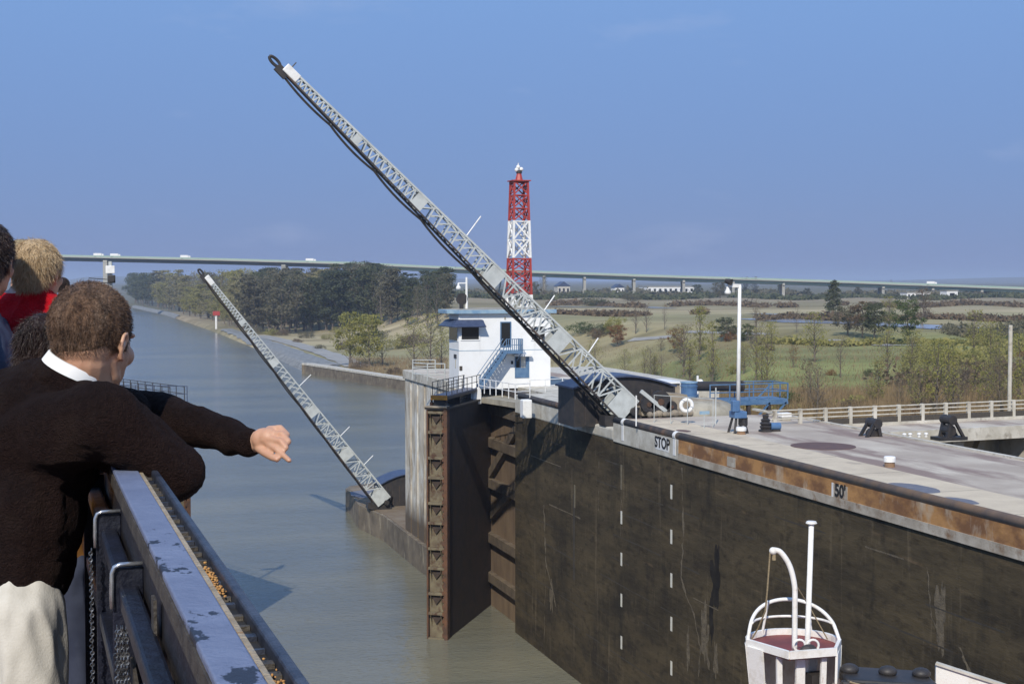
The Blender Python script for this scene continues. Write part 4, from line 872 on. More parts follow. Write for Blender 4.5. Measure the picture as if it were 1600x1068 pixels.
# vehicles on the bridge
def lorry():
    g = thing('lorry', 'x', 'lorry'); 
    MB().box(-5.5, 3.0, -1.25, 1.25, 1.2, 3.9).build('trailer', M['white_paint'], g, bevel=0.1); MB().box(3.3, 5.4, -1.2, 1.2, 0.9, 3.1).build('cab', M['white_paint'], g, bevel=0.2)
    for x in (-4.4, -3.2, 1.8, 4.4):
        for y_ in (-1.1, 1.1): MB().tube([(x, y_ - 0.15, 0.5), (x, y_ + 0.15, 0.5)], 0.5, 12).build('wheel', M['black_steel'], g)
    return g
def car(m):
    g = thing('car', 'x', 'car')
    MB().extr([(-2.3, -0.85, 0.35), (2.3, -0.85, 0.35), (2.35, -0.85, 0.75), (1.2, -0.85, 0.95), (0.5, -0.85, 1.45), (-1.3, -0.85, 1.45), (-2.2, -0.85, 0.95)], (0, 1.7, 0)).build('body', m, g, bevel=0.08)
    MB().extr([(1.0, -0.87, 0.98), (0.45, -0.87, 1.38), (-1.2, -0.87, 1.38), (-1.8, -0.87, 0.98)], (0, 1.74, 0)).build('window', M['glass_dark'], g)
    for x in (-1.4, 1.4):
        for y_ in (-0.8, 0.8): MB().tube([(x, y_ - 0.1, 0.33), (x, y_ + 0.1, 0.33)], 0.33, 12).build('wheel', M['black_steel'], g)
    return g
vp = [('lorry', 157, 'leftmost white lorry on the bridge, over the river'), ('lorry', 183, 'second white lorry from the left on the bridge'), ('car', 225, 'pale car on the bridge between the left lorries and the nose-to-tail pair'), ('lorry', 292, 'white lorry on the bridge above the dark wood, farther right than the first pair'),
      ('car', 310, 'small pale car close behind the middle lorry on the bridge'), ('lorry', 487, 'white lorry on the bridge left of the tall grey boom'), ('lorry', 1453, 'rightmost white lorry on the bridge beyond the fields')]
protos = {'lorry': lorry(), 'car': car(M['white_paint'])}; used = {}
rza = math.atan2(RT.y, RT.x)
for kd, px, lb in vp:
    o = protos[kd] if kd not in used else copy_tree(protos[kd]); used[kd] = 1
    o.location = bridge_at(px) + up * 0.02 - FW * 4.5; o.rotation_euler = (0, 0, rza); o.scale = (0.75, 0.75, 0.75); o['label'] = lb; o['group'] = 'vehicles crossing the far bridge'
# ================================================================== THINGS ON THE DECK
# tall lamp mast
c = G(1153, 676, ZC); zt_ = PY(1155, 446, c.y).z
lm = thing('lamp_mast', 'tall slim white lamp mast with floodlights, bolted to the lock deck', 'lamp mast', (c.x, c.y, ZC))
MB().tube([(c.x, c.y, ZC + 1.3), (c.x + 0.05, c.y, zt_)], [0.125, 0.10], 12).build('pole', M['white_paint'], lm, smooth=True)
for sx_1 in (-1, 1):
    for sy_1 in (-1, 1): MB().beam((c.x + sx_1 * 0.42, c.y + sy_1 * 0.42, ZC), (c.x + sx_1 * 0.16, c.y + sy_1 * 0.16, ZC + 1.3), 0.12).build('leg', M['black_steel'], lm)
MB().box(c.x - 0.4, c.x + 0.4, c.y - 0.4, c.y + 0.4, ZC + 0.9, ZC + 1.3).build('control_box', M['blue_bright'], lm, bevel=0.04)
MB().box(c.x - 0.55, c.x - 0.1, c.y - 0.45, c.y - 0.1, ZC + 1.3, ZC + 1.95).build('control_box', M['blue_bright'], lm, bevel=0.04)
MB().box(c.x + 0.15, c.x + 0.5, c.y - 0.3, c.y + 0.3, ZC + 0.45, ZC + 0.95).build('control_box', M['black_steel'], lm, bevel=0.04)
MB().beam((c.x + 0.1, c.y, zt_ - 0.02), (c.x - 0.75, c.y, zt_ + 0.02), 0.16, 0.2).build('bracket', M['white_paint'], lm)
MB().lathe((c.x - 0.72, c.y, zt_ - 0.5), [(0.17, 0), (0.2, 0.12), (0.1, 0.3), (0.07, 0.5)], 14).build('lamp', M['white_paint'], lm, smooth=True)
MB().tube([(c.x - 0.9, c.y - 0.05, zt_ + 0.28), (c.x - 0.66, c.y - 0.35, zt_ + 0.2)], [0.13, 0.2], 14).build('floodlight', M['black_steel'], lm)
MB().tube([(c.x - 0.5, c.y, zt_ + 0.1), (c.x - 0.5, c.y, zt_ + 0.42)], [0.09, 0.06], 10).build('floodlight', M['white_paint'], lm)
# white capped bollards
def bollard(px, py, lab, r=0.3, h=0.42):
    c = G(px, py, ZC); g = thing('bollard', lab, 'bollard', (c.x, c.y, ZC), 'white-capped bollards on the deck')
    MB().lathe((c.x, c.y, ZC), [(r * 0.92, 0), (r * 0.85, h * 0.5)], 20).build('base', M['fender_rust'], g, smooth=False)
    MB().lathe((c.x, c.y, ZC + h * 0.5), [(r * 1.02, 0), (r * 1.02, h * 0.42), (r * 0.9, h * 0.52)], 20).build('cap', M['white_paint'], g)
bollard(1158, 678, 'white-capped bollard at the foot of the tall lamp mast'); bollard(1390, 729, 'lone white-capped bollard on open deck nearer the camera', 0.28, 0.5)
# black winch drum with a blue motor
c = G(1196, 674, ZC); g = thing('capstan', 'black ribbed capstan with a blue motor on the lock deck', 'capstan', (c.x, c.y, ZC))
MB().lathe((c.x, c.y, ZC), [(0.42, 0), (0.42, 0.1), (0.28, 0.16), (0.36, 0.3), (0.26, 0.38), (0.36, 0.5), (0.24, 0.6), (0.3, 0.72), (0.16, 0.8), (0.2, 1.0), (0.14, 1.02)], 18).build('drum', M['black_steel'], g)
MB().tube([(c.x + 0.3, c.y, ZC + 0.32), (c.x + 0.95, c.y, ZC + 0.3)], 0.22, 14).build('motor', M['blue_bright'], g)
MB().box(c.x + 0.4, c.x + 0.9, c.y - 0.2, c.y + 0.2, ZC, ZC + 0.12).build('motor_foot', M['black_steel'], g)
# lifebuoy on a light fence
c = G(1071, 662, ZC)
g = railing([G(1022, 660, ZC), G(1048, 662, ZC), G(1074, 664, ZC), G(1114, 668, ZC)], 1.75, M['boom_grey'], 1, 2.2, 0.02, 'guard_fence', 'light wire fence of thin pale posts holding the lifebuoy', 'fence')
lb_ = MB().torus((c.x, c.y - 0.15, ZC + 1.18), 0.36, 0.12, (0.15, 1, 0), 32, 12).build('lifebuoy', M['white_paint'], smooth=True)
tag(lb_, 'round white lifebuoy hung on the thin fence beside the blue drum', 'lifebuoy')
c = G(1098, 668, ZC); g = thing('notice_board', 'small pale notice board on a low post beside the lifebuoy fence', 'notice board', (c.x, c.y - 0.2, ZC))
MB().tube([(c.x, c.y - 0.2, ZC), (c.x, c.y - 0.2, ZC + 1.0)], 0.03, 6).build('post', M['boom_grey'], g); MB().box(c.x - 0.33, c.x + 0.33, c.y - 0.26, c.y - 0.23, ZC + 0.85, ZC + 1.05).build('board', M['roof_edge'], g)
c = G(1116, 662, ZC); g = MB().tube([(c.x, c.y - 0.2, ZC), (c.x, c.y - 0.2, ZC + 2.3)], 0.045, 8).build('fence_post', M['boom_grey']); tag(g, 'taller grey fence post at the right end of the lifebuoy fence', 'post')
# blue drum, black cylinder and blue gantry platform
yb = XB + 0.0
c = G(1076, 650, ZC); g = thing('blue_drum', 'upright blue drum standing behind the lifebuoy', 'drum', (c.x + 1.0, c.y + 7, ZC))
a = PY(1065, 598, c.y + 7); b_ = PY(1088, 628, c.y + 7); xm = (a.x + b_.x) / 2
g.location.x = xm
MB().lathe((xm, c.y + 7, ZC), [((b_.x - a.x) / 2, 0), ((b_.x - a.x) / 2, a.z - ZC)], 20).build('shell', M['blue_bright'], g, smooth=False)
for z_ in (0.7, 1.4): MB().lathe((xm, c.y + 7, ZC + z_), [((b_.x - a.x) / 2 + 0.04, 0), ((b_.x - a.x) / 2 + 0.04, 0.07)], 20).build('hoop', M['blue_paint'], g)
MB().lathe((xm, c.y + 7, a.z), [((b_.x - a.x) / 2 + 0.05, 0), ((b_.x - a.x) / 2 + 0.05, 0.08)], 20).build('lid', M['roof_edge'], g)
yg = c.y + 9; a = PY(1088, 604, yg); b_ = PY(1165, 604, yg)
g = thing('steel_pipe', 'long black steel pipe lying on the blue gantry', 'pipe', (a.x, yg, a.z)); MB().tube([(a.x, yg + 0.6, a.z), (b_.x, yg + 0.6, b_.z)], 0.36, 16).build('tube_shell', M['black_steel'], g, smooth=False)
MB().tube([(b_.x - 0.1, yg + 0.6, b_.z), (b_.x + 0.05, yg + 0.6, b_.z)], 0.42, 16).build('flange', M['fender_black'], g)
a = PY(1078, 624, yg); b_ = PY(1208, 622, yg); xk = PY(1222, 622, yg).x
g = thing('gantry', 'blue steel gantry platform with railing projecting beyond the lock deck', 'gantry', (a.x, yg, a.z))
MB().box(a.x, xk, yg - 0.9, yg + 1.6, a.z - 0.25, a.z - 0.05).build('platform', M['blue_paint'], g)
MB().beam((a.x, yg - 0.9, a.z - 0.34), (xk, yg - 0.9, a.z - 0.34), 0.12, 0.18).build('beam', M['blue_paint'], g)
for u_ in (0.6, 0.78): MB().beam((a.x + (xk - a.x) * u_, yg - 0.9, a.z - 1.9), (a.x + (xk - a.x) * (u_ + 0.2), yg - 0.9, a.z - 0.3), 0.12).build('strut', M['blue_paint'], g)
for u_ in (0.25, 0.58, 0.80): MB().box(a.x + (xk - a.x) * u_ - 0.12, a.x + (xk - a.x) * u_ + 0.12, yg - 0.9, yg - 0.6, 14, a.z - 0.25).build('column', M['fender_black'], g)
railing([(a.x + 1.2, yg - 0.88, a.z - 0.05), (xk, yg - 0.88, a.z - 0.05)], 1.15, M['blue_paint'], 2, 1.5, 0.045, parent=g); railing([(xk, yg - 0.85, a.z - 0.05), (xk, yg + 1.5, a.z - 0.05)], 1.15, M['blue_paint'], 2, 1.2, 0.045, parent=g); railing([(xk, yg + 1.55, a.z - 0.05), (a.x + 1.2, yg + 1.55, a.z - 0.05)], 1.15, M['blue_paint'], 2, 1.5, 0.045, parent=g)
MB().beam((a.x + (xk - a.x) * 0.66, yg - 0.88, a.z), (a.x + (xk - a.x) * 0.82, yg - 0.88, a.z + 1.1), 0.1).build('brace', M['blue_paint'], g)
# pale shed roof behind
q = PY(1035, 600, yg + 3); g = thing('low_shed', 'low pale flat-roofed shed between the winch house and the blue drum', 'shed', (q.x, yg + 3, ZC))
a = PY(1012, 597, yg + 3); b_ = PY(1062, 613, yg + 3)
MB().box(a.x, b_.x, yg + 3, yg + 6, ZC - 1, a.z - 0.12).build('walls', M['stone_tan'], g); MB().box(a.x - 0.2, b_.x + 0.2, yg + 2.8, yg + 6.2, a.z - 0.12, a.z).build('roof', M['white_paint'], g)
for u_ in (0.25, 0.7): MB().box(a.x + (b_.x - a.x) * u_, a.x + (b_.x - a.x) * (u_ + 0.15), yg + 2.97, yg + 3.05, ZC - 0.5, a.z - 0.3).build('door', M['black_steel'], g)
q = PY(1092, 597, yg + 2); g = thing('vent_post', 'short white vent pipe with a ball cap behind the black pipe', 'vent', (q.x, yg + 2, ZC)); MB().tube([(q.x - 0.1, yg + 2, ZC), (q.x - 0.1, yg + 2, q.z + 0.5)], 0.09, 8).build('pipe', M['white_paint'], g); MB().ell((q.x + 0.12, yg + 2, q.z), 0.24).build('cap', M['white_paint'], g, smooth=True)
# heap of pale spoil between
c = G(1150, 650, ZC); MB().ell((c.x - 1.0, c.y + 3.5, ZC - 0.2), (3.4, 1.4, 1.0), seg=22, rings=10).build('gravel_heap', M['concrete'], smooth=True)
tag([o for o in COL.objects if o.name == 'gravel_heap'][0], 'low pale gravel heap on the deck in front of the blue gantry', 'heap')
c = G(1229, 657, ZC); g = thing('ventilator', 'small white box ventilator on the far edge of the deck', 'ventilator', (c.x, c.y, ZC)); MB().box(c.x - 0.3, c.x + 0.3, c.y, c.y + 0.5, ZC, ZC + 0.22).build('base', M['concrete'], g); MB().box(c.x - 0.36, c.x + 0.36, c.y - 0.05, c.y + 0.55, ZC + 0.22, ZC + 0.5).build('hood', M['white_paint'], g, bevel=0.04)
# ---- cross bridge with concrete parapet at the right
q0 = G(1390, 684, ZC - 0.5); q1 = G(1590, 673.5, ZC - 0.5); dd = (q1 - q0); dd.z = 0; dd.normalize(); bk = V((-dd.y, dd.x, 0))
s0 = V((XB - 4.5, q0.y - 4.5 * dd.y / dd.x, ZC)); 
cb = thing('service_bridge', 'concrete service bridge with slim pipe parapet crossing beyond the lock deck', 'bridge', s0)
def cbx(u0, u1, v0, v1, z0, z1, nm, m, bev=0):
    c_ = s0 + dd * (u0 + u1) / 2 + bk * (v0 + v1) / 2; c_.z = (z0 + z1) / 2; return MB().frame(c_, dd * (u1 - u0) / 2, bk * (v1 - v0) / 2, V((0, 0, (z1 - z0) / 2))).build(nm, m, cb, bevel=bev)
cbx(4.8, 34, 0, 5.2, ZC - 0.95, ZC - 0.35, 'slab', M['pale_concrete']); cbx(4.8, 34, 0.3, 5.0, ZC - 0.35, ZC - 0.33, 'roadway', M['deck_concrete'])
for v in (0.0, 4.9): cbx(4.8, 34, v, v + 0.3, ZC - 0.349, ZC - 0.15, 'kerb', M['pale_concrete'])
cbx(4.8, 34, 5.0, 5.12, ZC - 0.149, ZC + 0.20, 'parapet_base', M['side_brown'])
for i in range(17):
    u_ = 1.2 + i * 1.9; cbx(u_, u_ + 0.22, 4.95, 5.18, ZC - 0.3, ZC + 0.95, 'parapet_post', M['pale_concrete'], 0.02)
for z_ in (0.35, 0.62, 0.88): MB().tube([s0 + dd * 0.5 + bk * 5.06 + up * z_, s0 + dd * 34 + bk * 5.06 + up * z_], 0.045, 6).build('parapet_rail', M['pale_concrete'], cb)
for u_ in (11.5, 17.5, 25):
    c_ = s0 + dd * u_
    MB().extr([c_ + bk * 0.6 + up * -0.95, c_ + dd * 0.9 + bk * 0.6 + up * -0.95, c_ + dd * 0.7 + bk * 0.6 + up * -3, c_ + dd * 0.6 + bk * 0.6 + up * -9, c_ + dd * -0.2 + bk * 0.6 + up * -9], bk * 4).build('pier', M['pale_concrete'], cb)
for u_ in (12.8, 15.0, 19.5, 22): MB().beam(s0 + dd * u_ + bk * 2 + up * -1.0, s0 + dd * (u_ - 2.2) + bk * 2 + up * -6, 0.5, 0.5).build('strut', M['concrete'], cb)
cbx(4.8, 34, 3.2, 5.0, ZC - 12, ZC - 0.96, 'weir_wall', M['concrete'])
# black A-frames
fr0 = None
for px, py, lb, fl in ((1362, 684, 'black A-frame gate hoist, left of the two on the service bridge', 1), (1484, 678, 'black A-frame gate hoist, right of the two on the service bridge', -1)):
    c = G(px, py, ZC - 0.1); g = thing('gate_hoist', lb, 'hoist', (c.x, c.y, ZC - 0.1), 'A-frame gate hoists')
    z_ = ZC - 0.33; 
    for v in (-0.35, 0.35):
        MB().beam((c.x - 0.75 * fl, c.y + v, z_), (c.x + 0.1 * fl, c.y + v, z_ + 1.35), 0.16).build('leg', M['black_steel'], g); MB().beam((c.x + 0.42 * fl, c.y + v, z_), (c.x + 0.1 * fl, c.y + v, z_ + 1.35), 0.2).build('leg', M['black_steel'], g)
    MB().tube([(c.x + 0.12 * fl, c.y - 0.5, z_ + 1.1), (c.x + 0.12 * fl, c.y + 0.5, z_ + 1.1)], 0.28, 14).build('sheave', M['black_steel'], g)
    MB().tube([(c.x + 0.1 * fl, c.y - 0.3, z_ + 0.45), (c.x + 0.1 * fl, c.y + 0.3, z_ + 0.45)], 0.34, 14).build('drum', M['black_steel'], g)
    MB().box(c.x - 1.0, c.x + 0.9, c.y - 0.5, c.y + 0.5, z_ - 0.1, z_ + 0.1).build('base', M['black_steel'], g)
for i, px in enumerate((1392, 1413, 1422, 1436, 1447)):
    c = G(px, 683.5 - i * 0.3, ZC - 0.33); MB().lathe((c.x, c.y, ZC - 0.33), [(0.09, 0), (0.09, 0.16), (0.13, 0.17), (0.1, 0.26)], 10).build('bollard', M['white_paint'])
    tag(COL.objects[-1] if False else [o for o in COL.objects if o.name.startswith('bollard')][-1], 'tiny white knob in the row of five along the service bridge edge', 'bollard', 'white knobs on the service bridge')
# ---- fences around the gate recess and pier
railing([G(645, 592, ZC), G(668, 594, ZC), G(695, 594, ZC)], 1.5, M['boom_grey'], 3, 1.6, 0.05, 'railing', 'weathered grey pipe railing at the far left end of the gate pier', 'railing')
railing([G(680, 583, ZC), G(645, 583, ZC)], 1.3, M['boom_grey'], 2, 1.8, 0.04, 'railing', 'grey pipe railing along the far back edge of the gate pier', 'railing')
railing([G(748, 613, ZC), G(775, 618, ZC), G(805, 624, ZC), G(828, 622, ZC)], 1.15, M['white_paint'], 2, 1.15, 0.035, 'railing', 'low white pipe railing in front of the control house above the gate recess', 'railing')
railing([G(828, 613, ZC), G(852, 612, ZC), G(905, 608, ZC)], 1.0, M['white_paint'], 2, 2.4, 0.03, 'railing', 'thin white pipe railing right of the control house toward the winch house', 'railing')
c = G(905, 633, ZC); MB().tube([(c.x - 1.0, c.y - 0.5, ZC + 0.1), (c.x + 0.4, c.y - 0.4, ZC + 0.1)], 0.12, 8).build('timber_log', M['orange']); tag([o for o in COL.objects if o.name == 'timber_log'][0], 'short orange-brown log lying on the coping left of the black winch house', 'log')
# ---- sign mast on the opposite wall (head visible above the pointing man)
q = P(172, 421, 104); g = thing('signal_mast', 'white square sign above a dark signal lamp on a mast beyond the pointing man', 'signal', (q.x, q.y, ZC))
MB().beam((q.x, q.y, ZC), (q.x, q.y, q.z + 0.6), 0.22).build('mast', M['boom_grey'], g)
MB().box(q.x - 0.32, q.x + 0.32, q.y - 0.25, q.y - 0.15, q.z - 0.28, q.z + 0.28).build('sign_panel', M['white_paint'], g, bevel=0.03)
MB().box(q.x - 0.18, q.x + 0.36, q.y - 0.35, q.y + 0.1, q.z - 0.98, q.z - 0.4).build('signal_lamp', M['black_steel'], g, bevel=0.06)
MB().tube([(q.x + 0.1, q.y - 0.5, q.z - 0.72), (q.x + 0.1, q.y - 0.3, q.z - 0.72)], 0.2, 12).build('lamp_hood', M['black_steel'], g)
MB().box(q.x - 1.5, q.x - 0.2, q.y - 0.3, q.y + 0.3, q.z - 1.0, q.z - 0.93).build('platform', M['black_steel'], g)
MB().tube([(q.x - 1.5, q.y - 0.3, q.z - 0.95), (q.x - 1.5, q.y - 0.3, q.z - 0.62), (q.x - 0.2, q.y - 0.3, q.z - 0.72)], 0.03, 6).build('handrail', M['black_steel'], g)
# ---- far low buildings
def fbuild(px, d, w_, h_, dep, lab, m='white_paint', roof='navy_roof', gable=False, n_=3):
    q = P(px, 450, d); z_ = landz(q.x, q.y) - 0.3; g = thing('building', lab, 'building', (q.x, q.y, z_))
    MB().box(q.x - w_ / 2, q.x + w_ / 2, q.y, q.y + dep, z_, z_ + h_).build('walls', M[m], g)
    if gable: MB().extr([(q.x - w_ / 2 - 0.5, q.y - 0.5, z_ + h_), (q.x + w_ / 2 + 0.5, q.y - 0.5, z_ + h_), (q.x, q.y - 0.5, z_ + h_ + w_ * 0.35)], (0, dep + 1, 0)).build('roof', M[roof], g)
    else: MB().box(q.x - w_ / 2 - 0.4, q.x + w_ / 2 + 0.4, q.y - 0.4, q.y + dep + 0.4, z_ + h_, z_ + h_ + 0.5).build('roof', M[roof], g)
    for i in range(n_):
        x = q.x - w_ / 2 + w_ * (i + 0.5) / n_; MB().box(x - w_ / n_ * 0.22, x + w_ / n_ * 0.22, q.y - 0.08, q.y + 0.05, z_ + h_ * 0.35, z_ + h_ * 0.75).build('window', M['glass_dark'], g)
fbuild(1048, 1330, 48, 7, 20, 'long low white building beneath the bridge left of the lamp mast', roof='concrete', n_=9)
fbuild(968, 1260, 9, 7, 9, 'small white gabled house just left of the low white building beneath the bridge', gable=True)
fbuild(881, 1300, 12, 8, 10, 'pale gabled house beneath the bridge right of the red tower', 'pale_concrete', gable=True)
fbuild(1436, 1040, 20, 4.5, 9, 'low white building with dark windows beyond the fields at right', roof='concrete', n_=6)
fbuild(1488, 1000, 9, 6, 8, 'small square white building, rightmost of the pair beyond the fields', roof='concrete', n_=1)
# ---- range marker on the canal bank
q = T(338, 514); g = thing('range_marker', 'white post with red board on the canal bank', 'marker', q); MB().tube([q, q + up * 8.5], 0.6, 8).build('post', M['white_paint'], g)
MB().box(q.x - 1.9, q.x + 1.9, q.y - 0.8, q.y - 0.65, q.z + 7.4, q.z + 9.8).build('board', M['red_paint'], g)
q = P(1578, 585, 128); MB().tube([(q.x, q.y, 13), (q.x, q.y, 24)], 0.18, 8).build('utility_pole', M['pale_concrete']); tag([o for o in COL.objects if o.name == 'utility_pole'][0], 'pale upright pole at the right edge behind the service bridge', 'pole')
# ================================================================== SHIP IN THE LOCK
S0 = P(1240, 1007, 30); k = 30 / F
SX = RT.copy(); SY = V((FW.x, FW.y, 0)).normalized(); SZ = V((0, 0, 1))
def sp_(x, y, z): return S0 + SX * x + SY * y + SZ * z
sh = thing('ship', 'white ship superstructure with red deck, railed lookout, mast and davit inside the lock', 'ship', (S0.x, S0.y, 0))
farc = [sp_(0.97 * math.cos(a), 0.92 * math.sin(a), 0) for a in [math.pi * i / 16 for i in range(17)]]
near = [sp_(-0.97, -0.05, 0), sp_(-0.28, -1.0, 0), sp_(0.72, -0.72, 0), sp_(0.97, 0.05, 0)]
outl = farc + near[1:-1]
MB().extr(outl, SZ * -0.06).build('lookout_deck', M['deck_red'], sh)
loop = farc + near[1:-1] + [farc[0]]
mb = MB()
for a, b_ in zip(loop[:-1], loop[1:]): mb.beam(a + SZ * 0.05, b_ + SZ * 0.05, 0.07, 0.16)
mb.build('coaming', M['ship_white'], sh)
hz = 0.80
lean = lambda p, z: p + (p - S0) * 0.0 * z + SZ * z
def rr_arc(z, sc): return [S0 + (p - S0) * sc + SZ * z for p in farc]
top_ = [farc[0] + SZ * 0.08]
for i in range(1, 16):
    a_ = math.pi * i / 16; f_ = min(1, math.sin(a_) ** 0.55); top_.append(S0 + (farc[i] - S0) * (1 - 0.16 * f_) + SZ * (0.08 + (hz - 0.08) * f_))
top_.append(farc[-1] + SZ * 0.08)
def cr3(pts, n_=5):
    res = []; P_ = [pts[0]] + pts + [pts[-1]]
    for i in range(1, len(P_) - 2):
        for j in range(n_):
            t_ = j / n_; a, b, c, d = P_[i - 1:i + 3]; res.append(0.5 * ((2 * b) + (c - a) * t_ + (2 * a - 5 * b + 4 * c - d) * t_ ** 2 + (3 * b - a - 3 * c + d) * t_ ** 3))
    res.append(pts[-1]); return res
MB().tube(cr3(top_), 0.040, 8).build('guard_rail', M['ship_white'], sh, smooth=True)
MB().tube(rr_arc(0.42, 0.90)[1:-1], 0.028, 8).build('guard_rail', M['ship_white'], sh, smooth=True)
for i in (5, 11): MB().tube([farc[i], S0 + (farc[i] - S0) * 0.8 + SZ * hz], 0.028, 8).build('guard_post', M['ship_white'], sh)
# body below the lookout
def panel(p, q, dz, tp_, nm, m='ship_white'):
    p2 = S0 + (p - S0) * tp_ + SZ * dz; q2 = S0 + (q - S0) * tp_ + SZ * dz; nrm = (q - p).cross(SZ).normalized() * 0.05
    MB().extr([p, q, q2, p2], nrm).build(nm, M[m], sh)
for i in range(0, 16): panel(farc[i], farc[i + 1], -2.6, 0.72 if i > 8 else 0.92, 'lookout_side')
panel(near[2], near[3], -2.6, 0.95, 'lookout_side'); 
panel(near[0], near[0].lerp(near[1], 0.38), -2.6, 0.74, 'lookout_side')
for x, y_, w_ in ((0.02, -0.6, 0.20), (0.5, -0.62, 0.12), (-0.42, -0.6, 0.12), (0.25, -0.1, 0.5)): MB().beam(sp_(x, y_, -0.06), sp_(x * 0.9, y_, -2.6), w_, 0.06).build('stanchion', M['ship_white'], sh)
MB().beam(sp_(0.40, -0.35, -0.5), sp_(0.40, -0.35, -1.6), 0.35, 0.3).build('locker', M['black_steel'], sh)
# mast and davit
MB().tube([sp_(0.18, -0.25, -2.4), sp_(0.32, -0.15, 2.60)], [0.065, 0.055], 12).build('mast', M['ship_white'], sh, smooth=True)
MB().lathe(sp_(0.32, -0.15, 2.58), [(0.06, 0), (0.12, 0.03), (0.10, 0.07)], 14).build('mast_cap', M['ship_white'], sh)
dav = cr3([sp_(-0.05, -0.35, -0.05), sp_(-0.05, -0.35, 0.9), sp_(-0.06, -0.33, 1.35), sp_(-0.16, -0.3, 1.75), sp_(-0.34, -0.28, 2.02), sp_(-0.48, -0.27, 2.07)])
MB().tube(dav, 0.058, 12).build('davit', M['ship_white'], sh, smooth=True)
MB().ell(sp_(-0.50, -0.27, 2.05), 0.08).build('davit_head', M['ship_white'], sh)
MB().tube([sp_(-0.48, -0.27, 2.05), sp_(-0.48, -0.27, 1.86)], [0.03, 0.045], 8).build('davit_hook', M['rope'], sh)
MB().tube([sp_(-0.56, -0.27, 2.03), sp_(-0.60, -0.2, 1.2), sp_(-0.62, -0.1, 0.75), sp_(-0.72, 0.2, 0.3), sp_(-0.85, 0.35, 0.0)], 0.018, 6).build('davit_rope', M['rope'], sh)
MB().tube([sp_(-0.03, -0.3, 1.35), sp_(0.35, 0.2, 0.8), sp_(0.78, 0.3, 0.05)], 0.014, 6).build('davit_rope', M['rope'], sh)
for x in (0.02, 0.3): MB().torus(sp_(x, -0.5, 0.12), 0.12, 0.025, SY, 16, 6).build('cleat', M['ship_white'], sh)
MB().ell(sp_(0.2, -0.55, 0.02), (0.2, 0.12, 0.14)).build('winch_drum', M['black_steel'], sh)
# wheelhouse roof, searchlight, covered gear, white screen
MB().frame(sp_(1.5, -2.0, -2.9), SX * 6.5, SY * 4.5, SZ * 0.28).build('wheelhouse_roof', M['deck_red'], sh)
MB().frame(sp_(1.5, -2.0, -6.9), SX * 6.0, SY * 4.0, SZ * 3.7).build('wheelhouse', M['ship_white'], sh)
for i in range(11): MB().frame(sp_(-3.9 + i * 1.08, 2.02, -4.3), SX * 0.42, SY * 0.03, SZ * 0.45).build('window', M['glass_dark'], sh)
hull = [(-9, -60), (9, -60), (9, 22), (6, 32), (0, 40), (-6, 32), (-9, 22)]
HX = V((0.0, 0, 0)); 
MB().prism([(20.2 + x, 3 + y_) for x, y_ in hull], -2.5, 6.2).build('hull', M['rust'], sh); MB().prism([(20.2 + x * 0.98, 3 + y_ * 0.98) for x, y_ in hull], 6.2, 6.3).build('main_deck', M['deck_red'], sh)
MB().box(14, 26, -8, S0.y + 1, 6.3, S0.z - 10).build('deckhouse', M['ship_white'], sh) if S0.z - 10 > 6.3 else None
for x, y_, z_, r in ((-0.62, -1.3, -0.98, 0.17), (-0.45, -1.5, -1.25, 0.2)): MB().tube([sp_(x - 0.15, y_, z_), sp_(x + 0.15, y_ - 0.1, z_ + 0.02)], r, 14).build('searchlight', M['black_steel'], sh)
MB().ell(sp_(-0.5, -1.35, -0.78), (0.17, 0.17, 0.12)).build('searchlight_cap', M['black_steel'], sh); MB().beam(sp_(-0.5, -1.4, -1.3), sp_(-0.5, -1.4, -2.7), 0.12).build('searchlight_post', M['black_steel'], sh)
MB().frame(sp_(1.85, -0.4, -0.62), SX * 0.95 + SZ * -0.06, SY * 0.55, SZ * 0.10).build('raft_cover', M['black_steel'], sh, bevel=0.05)
for x in (-0.9, -0.45, 0.4, 0.88): MB().frame(sp_(1.85 + x, -0.9, -0.72 - 0.06 * x), SX * 0.14, SY * 0.1, SZ * 0.16).build('raft_bracket', M['black_steel'], sh, bevel=0.03)
MB().tube([sp_(0.95, -1.0, -0.5), sp_(1.4, -1.02, -0.62), sp_(2.1, -1.02, -0.6), sp_(2.75, -0.95, -0.72)], 0.02, 6).build('raft_lashing', M['rope'], sh)
for x in (-0.75, 0.05, 0.75): MB().ell(sp_(1.85 + x, -0.35, -0.46 - 0.06 * x), (0.2, 0.18, 0.12)).build('raft_knob', M['black_steel'], sh, smooth=True)
for x in (1.0, 1.5, 1.9, 2.5): MB().beam(sp_(x, -0.9, -0.75), sp_(x, -0.9, -2.6), 0.10 if x != 1.5 else 0.3, 0.08).build('raft_stand', M['ship_white'], sh)
scr = [sp_(2.95, -0.2, -0.35), sp_(4.6, -1.0, -0.75), sp_(4.6, -1.0, -2.7), sp_(2.95, -0.2, -2.7)]
MB().extr(scr, SY * 0.06).build('screen', M['ship_white'], sh); MB().beam(scr[0] + SZ * 0.02, scr[1] + SZ * 0.02, 0.12, 0.05).build('screen_cap', M['pale_concrete'], sh)
